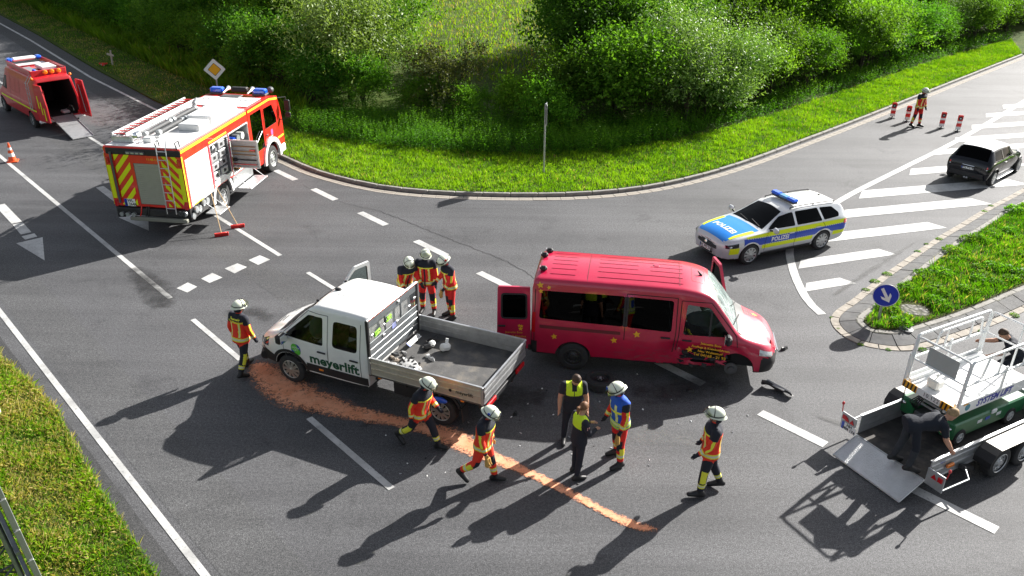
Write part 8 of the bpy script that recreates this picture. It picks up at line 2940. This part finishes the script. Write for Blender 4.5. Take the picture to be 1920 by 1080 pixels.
# wooden cross with flowers
t = thing('memorial_cross', 'weathered wooden cross standing at the edge of the tall grass', 'cross', (-23.95, 49.3, .085), -30)
wd = mat('weathered_wood', (.42, .38, .32), .85, var=.25, vscale=12)
mb = MB(); mb.box((0, 0, .42), (.11, .07, .88), 0, .012, rot=(0, R(4), 0)); mb.build('upright', wd, t)
mb = MB(); mb.box((0, -.045, .60), (.62, .05, .11), 0, .012, rot=(0, R(4), 0)); mb.build('crossbar', wd, t)
t = thing('flower_bunch', 'red flowers lying in the grass at the foot of the wooden cross', 'flowers', (-24.35, 48.95, .10), 0)
rf = random.Random(5)
for k in range(9):
 mb = MB(); mb.ellipsoid((rf.uniform(-.2, .2), rf.uniform(-.12, .12), rf.uniform(.04, .14)), (.06, .06, .05)); mb.build('flower', mat('flower_red', (.62, .03, .02), .7) if k < 7 else mat('flower_pale', (.6, .45, .35), .7), t)
mb = MB(); mb.tube([(.1, 0, .03), (.45, -.1, .02)], .03, 6); mb.tube([(.0, .05, .03), (.42, -.02, .02)], .02, 6); mb.build('stems', lf_mid, t)
# brooms leaning on the fire engine
def broom(label, foot, top, m_, group):
 t = thing('broom', label, 'broom', foot, 0, group)
 f, tp = Vector((0, 0, 0)), Vector(top) - Vector(foot)
 mb = MB(); mb.tube([V(0, 0, .10), tp], .013, 8); mb.build('handle', mat('broom_wood', (.55, .38, .20), .7), t)
 d = Vector((.93, .37, 0))
 mb = MB(); mb.M = Matrix.Rotation(math.atan2(d.y, d.x), 4, 'Z'); mb.box((0, 0, .095), (.44, .07, .05), 0, .012); mb.build('head', m_, t)
 mb = MB(); mb.M = Matrix.Rotation(math.atan2(d.y, d.x), 4, 'Z'); mb.box((0, 0, .04), (.43, .08, .075), 0, .01); mb.build('bristles', mat('red_bristle', (.48, .015, .015), .9, bump=1, bscale=120), t)
broom('red-headed broom leaning at the engine corner, its head nearer the camera', (-9.28, 23.95, 0), (-9.72, 24.75, 1.25), fire_red, None)
broom('red-headed broom leaning at the engine corner, its head further away', (-8.98, 24.65, 0), (-9.62, 24.95, 1.35), fire_red, None)
# torn-off wheel
t = thing('loose_wheel', 'black wheel lying flat on the asphalt beside the minibus', 'wheel', (2.03, 15.62, .0), 0)
mb = MB(); mb.lathe([(.21, .03), (.22, .0), (.30, .0), (.345, .04), (.345, .19), (.31, .23), (.225, .23), (.21, .20)], (0, 0, 0), (0, 0, 1), 32); mb.build('tyre', rub, t)
mb = MB(); mb.lathe([(.215, .20), (.20, .15), (.15, .13), (.09, .15), (.08, .19), (.045, .20), (.0, .20)], (0, 0, 0), (0, 0, 1), 28)
mb.build('rim', MATS['black_steel_rim'], t)
mb = MB(); mb.lathe([(.035, .20), (.03, .225), (0, .228)], (0, 0, 0), (0, 0, 1), 14); mb.build('hub_cap', steel, t)
for k in range(5):
 a = k * 1.257
 mb = MB(); mb.cyl((.065 * math.cos(a), .065 * math.sin(a), .185), (.065 * math.cos(a), .065 * math.sin(a), .205), .012, n=6); mb.build('wheel_nut', steel, t)
# debris on the road
def shard(name, label, c, L_, w, h, rz, m_, cat='debris', group=None, seed=1):
 r = random.Random(seed)
 mb = MB()
 n = 7
 top = []
 for k in range(n):
  a = 2 * math.pi * k / n
  top.append((math.cos(a) * L_ * .5 * r.uniform(.6, 1.1), math.sin(a) * w * .5 * r.uniform(.6, 1.1)))
 lo = [(x * 1.06, y * 1.06, 0) for x, y in top]
 hi = [(x * .8, y * .8, h * r.uniform(.5, 1.1)) for x, y in top]
 vs = lo + hi + [(0, 0, h * .8)]
 fs = [(k, (k + 1) % n, n + (k + 1) % n, n + k) for k in range(n)] + [(n + k, n + (k + 1) % n, 2 * n) for k in range(n)] + [list(range(n))[::-1]]
 mb.add(vs, fs)
 o = mb.build(name, m_, None, 20)
 o.location = c
 o.rotation_euler = (r.uniform(-.1, .1), r.uniform(-.1, .1), R(rz))
 return tag(o, label, cat, group)
t = thing('bumper_fragment', 'torn black and grey bumper end lying right of the minibus nose', 'debris', (6.05, 15.48, 0), -38)
mb = MB()
mb.grid(lambda u, v: V(-.36 + .72 * u, -.16 * math.sin(v * 2.2) + .05 * math.sin(u * 3), .02 + .20 * v * (1 - .55 * u) + .03 * math.sin(u * 9)), lin(0, 1, 12), lin(0, 1, 5)); mb.build('shell', blackp, t, 40)
mb = MB(); mb.prism([(-.30, -.10, .17), (.28, -.12, .10), (.30, -.06, .12), (-.26, -.04, .21)], (0, 0, .02)); mb.build('trim', mat('dusty_grey_plastic', (.28, .28, .28), .6), t, 0)
shard('plastic_clip', 'broken black plastic clip on the asphalt near the minibus headlight', (6.72, 17.32, .0), .34, .14, .08, 40, blackp, seed=3)
shard('plastic_strip', 'long dark plastic strip lying behind the firefighter in the blue vest', (2.45, 14.75, 0), .55, .07, .03, 8, blackp, seed=4)
shard('plastic_block', 'dark plastic lump lying on the white dash under the minibus front', (4.05, 15.42, 0), .22, .20, .07, 20, blackp, seed=5)
shard('plastic_lump', 'black plastic lump on the asphalt behind the pickup tailboard', (.10, 14.45, 0), .14, .10, .09, 60, blackp, seed=6)
rd_ = random.Random(8)
small = []
for k in range(46):
 x, y = rd_.uniform(.2, 5.4), rd_.uniform(12.2, 16.2)
 if k > 30: x, y = rd_.uniform(-3.2, .5), rd_.uniform(12.0, 14.6)
 o = shard('debris_chip', 'tiny chip of crash debris scattered on the asphalt between the vehicles', (x, y, .0), rd_.uniform(.02, .07), rd_.uniform(.015, .05), .02, rd_.uniform(0, 360), rd_.choice([whit, blackp, steel, blackp, mat('chip_grey', (.45, .45, .45), .6)]), 'debris', 'debris chips on the road', seed=100 + k)
# things lying in the pickup bed (bed frame: local -> world)
def bed(x, y, z=.905):
 a = R(156.0)
 return (-1.07 + math.cos(a) * x - math.sin(a) * y, 14.93 + math.sin(a) * x + math.cos(a) * y, z)
t = thing('hubcap', 'silver slotted hubcap lying in the pickup bed', 'hubcap', bed(1.02, .52), 15)
t.rotation_euler = (R(12), R(-8), R(15))
mb = MB(); mb.lathe([(0, .05), (.05, .055), (.08, .045), (.17, .045), (.215, .03), (.225, .0)], (0, 0, 0), (0, 0, 1), 30); mb.build('disc', mat('hubcap_silver', (.58, .58, .57), .35, .3), t)
for k in range(10):
 a = k * .628
 mb = MB(); mb.M = Matrix.Rotation(a, 4, 'Z'); mb.box((.165, 0, .046), (.07, .045, .012), 0, .005); mb.build('slot', blackm, t)
t = thing('number_plate', 'number plate lying in the pickup bed against the headboard', 'number plate', bed(1.42, -.42, .98), 156 + 90)
t.rotation_euler = (R(32), 0, R(156 - 90))
plate(t, (0, 0, 0), (1, 0, 0), (0, 1, 0), .52, .11, 'WL EL 412', 'plate')
t = thing('washer_bottle', 'white plastic reservoir lying in the pickup bed', 'bottle', bed(.62, -.42), 30)
mb = MB(); mb.box((0, 0, .10), (.24, .17, .18), 0, .05, rot=(.2, .1, 0)); mb.build('tank', mat('milky_plastic', (.75, .75, .72), .5), t)
mb = MB(); mb.cyl((.05, .02, .18), (.08, .05, .27), .035); mb.build('cap', whit, t)
t = thing('pump_housing', 'white and dark broken engine part beside the reservoir in the pickup bed', 'debris', bed(.98, -.46), 70)
mb = MB(); mb.box((0, 0, .07), (.18, .14, .13), 0, .04, rot=(.3, .2, .1)); mb.build('white_block', mat('milky_plastic', (.75, .75, .72), .5), t)
mb = MB(); mb.box((-.12, .04, .06), (.20, .20, .10), 0, .03, rot=(-.2, .3, .5)); mb.tube([(-.05, .1, .1), (.1, .2, .05), (.25, .15, .03)], .02, 6); mb.build('dark_block', blackp, t)
shard('dark_cover', 'crumpled black cover lying in the pickup bed by the far board', bed(1.05, -.72), .32, .24, .10, 20, blackp, seed=31)
for k in range(34):
 q = rd_.random()
 x, y = rd_.gauss(1.15, .22), rd_.gauss(.50, .28)
 if not (-.8 < x < 1.55 and -.9 < y < .95): continue
 shard('broken_piece', 'broken piece of trim in the debris pile in the pickup bed', bed(x, y), rd_.uniform(.05, .24), rd_.uniform(.04, .14), rd_.uniform(.02, .08), rd_.uniform(0, 360), rd_.choice([mat('chip_grey', (.45, .45, .45), .6), grey_m, mat('dusty_beige', (.36, .30, .24), .8), blackp, whit, mat('dusty_grey_plastic', (.28, .28, .28), .6)]), 'debris', 'broken pieces in the pickup bed', seed=200 + k)
# blue cloth or can on the pickup rear tyre
t = thing('blue_can', 'crumpled blue sheet stuck above the pickup rear wheel', 'sheet', bed(-.02, 1.0, .62), 156)
mb = MB(); mb.ellipsoid((0, 0, .04), (.17, .05, .07)); mb.box((.12, 0, .02), (.12, .07, .07), 0, .02, rot=(0, .4, 0)); mb.build('sheet', mat('bright_blue_sheet', (.02, .10, .65), .3, 0, .5), t)
# delineator post, left edge
t = thing('delineator_post', 'white roadside delineator post with a black band at the left edge', 'post', (-10.83, 14.15, .045), -46)
tri = [(-.06, -.05), (.06, -.05), (.0, .06)]
for (z0, z1, m_) in ((0, .62, whit), (.62, .86, blk), (.86, 1.0, whit)):
 mb = MB(); mb.prism([(x, y, z0) for x, y in tri], (0, 0, z1 - z0)); mb.build('shaft', m_, t, 0)
# big road sign on lattice masts, seen edge-on at the lower left
def big_sign():
 t = thing('large_direction_sign', 'large road sign seen edge-on with a steel lattice mast at the lower left', 'road sign', (-6.05, 7.9, .045), 0)
 t.rotation_euler = (Matrix.Rotation(R(-4.0), 3, Vector((-.6, .8, 0))) @ Matrix.Rotation(R(132), 3, 'Z')).to_euler()
 # local x along the sign's face towards the camera's left, y across its thickness
 m_al = mat('sign_edge_alu', (.34, .36, .34), .45, .6, var=.1)
 m_bk = mat('sign_back_dark', (.006, .008, .007), .6, spec=.2)
 for k in range(9):
  mb = MB(); mb.box((-.02, 0, .55 + .52 * k), (.04, .075, .50), 0, .006); mb.build('edge_profile', m_al, t)
  mb = MB(); mb.box((1.5, 0, .55 + .52 * k), (2.98, .045, .51)); mb.build('sign_panel', m_bk, t)
 for x in (.3, 2.4):
  for dy in (.16, .56):
   mb = MB(); mb.cyl((x, dy, 0), (x, dy, 5.6), .032, n=10); mb.build('mast_tube', steel, t)
  for k in range(8):
   z = .3 + .62 * k
   mb = MB(); mb.cyl((x, .16, z), (x, .56, z + (.0 if k % 2 else .31)), .016, n=8); mb.build('mast_strut', grey_m, t)
   mb = MB(); mb.cyl((x, .56, z + .31), (x, .16, z + .62), .016, n=8); mb.build('mast_strut', grey_m, t)
 for z in (1.2, 2.4, 3.6):
  mb = MB(); mb.box((1.5, .09, z), (2.7, .06, .06), 0, .006); mb.build('cross_rail', steel, t)
big_sign()
# ================================================================ last: one object for each separate piece
split_all()
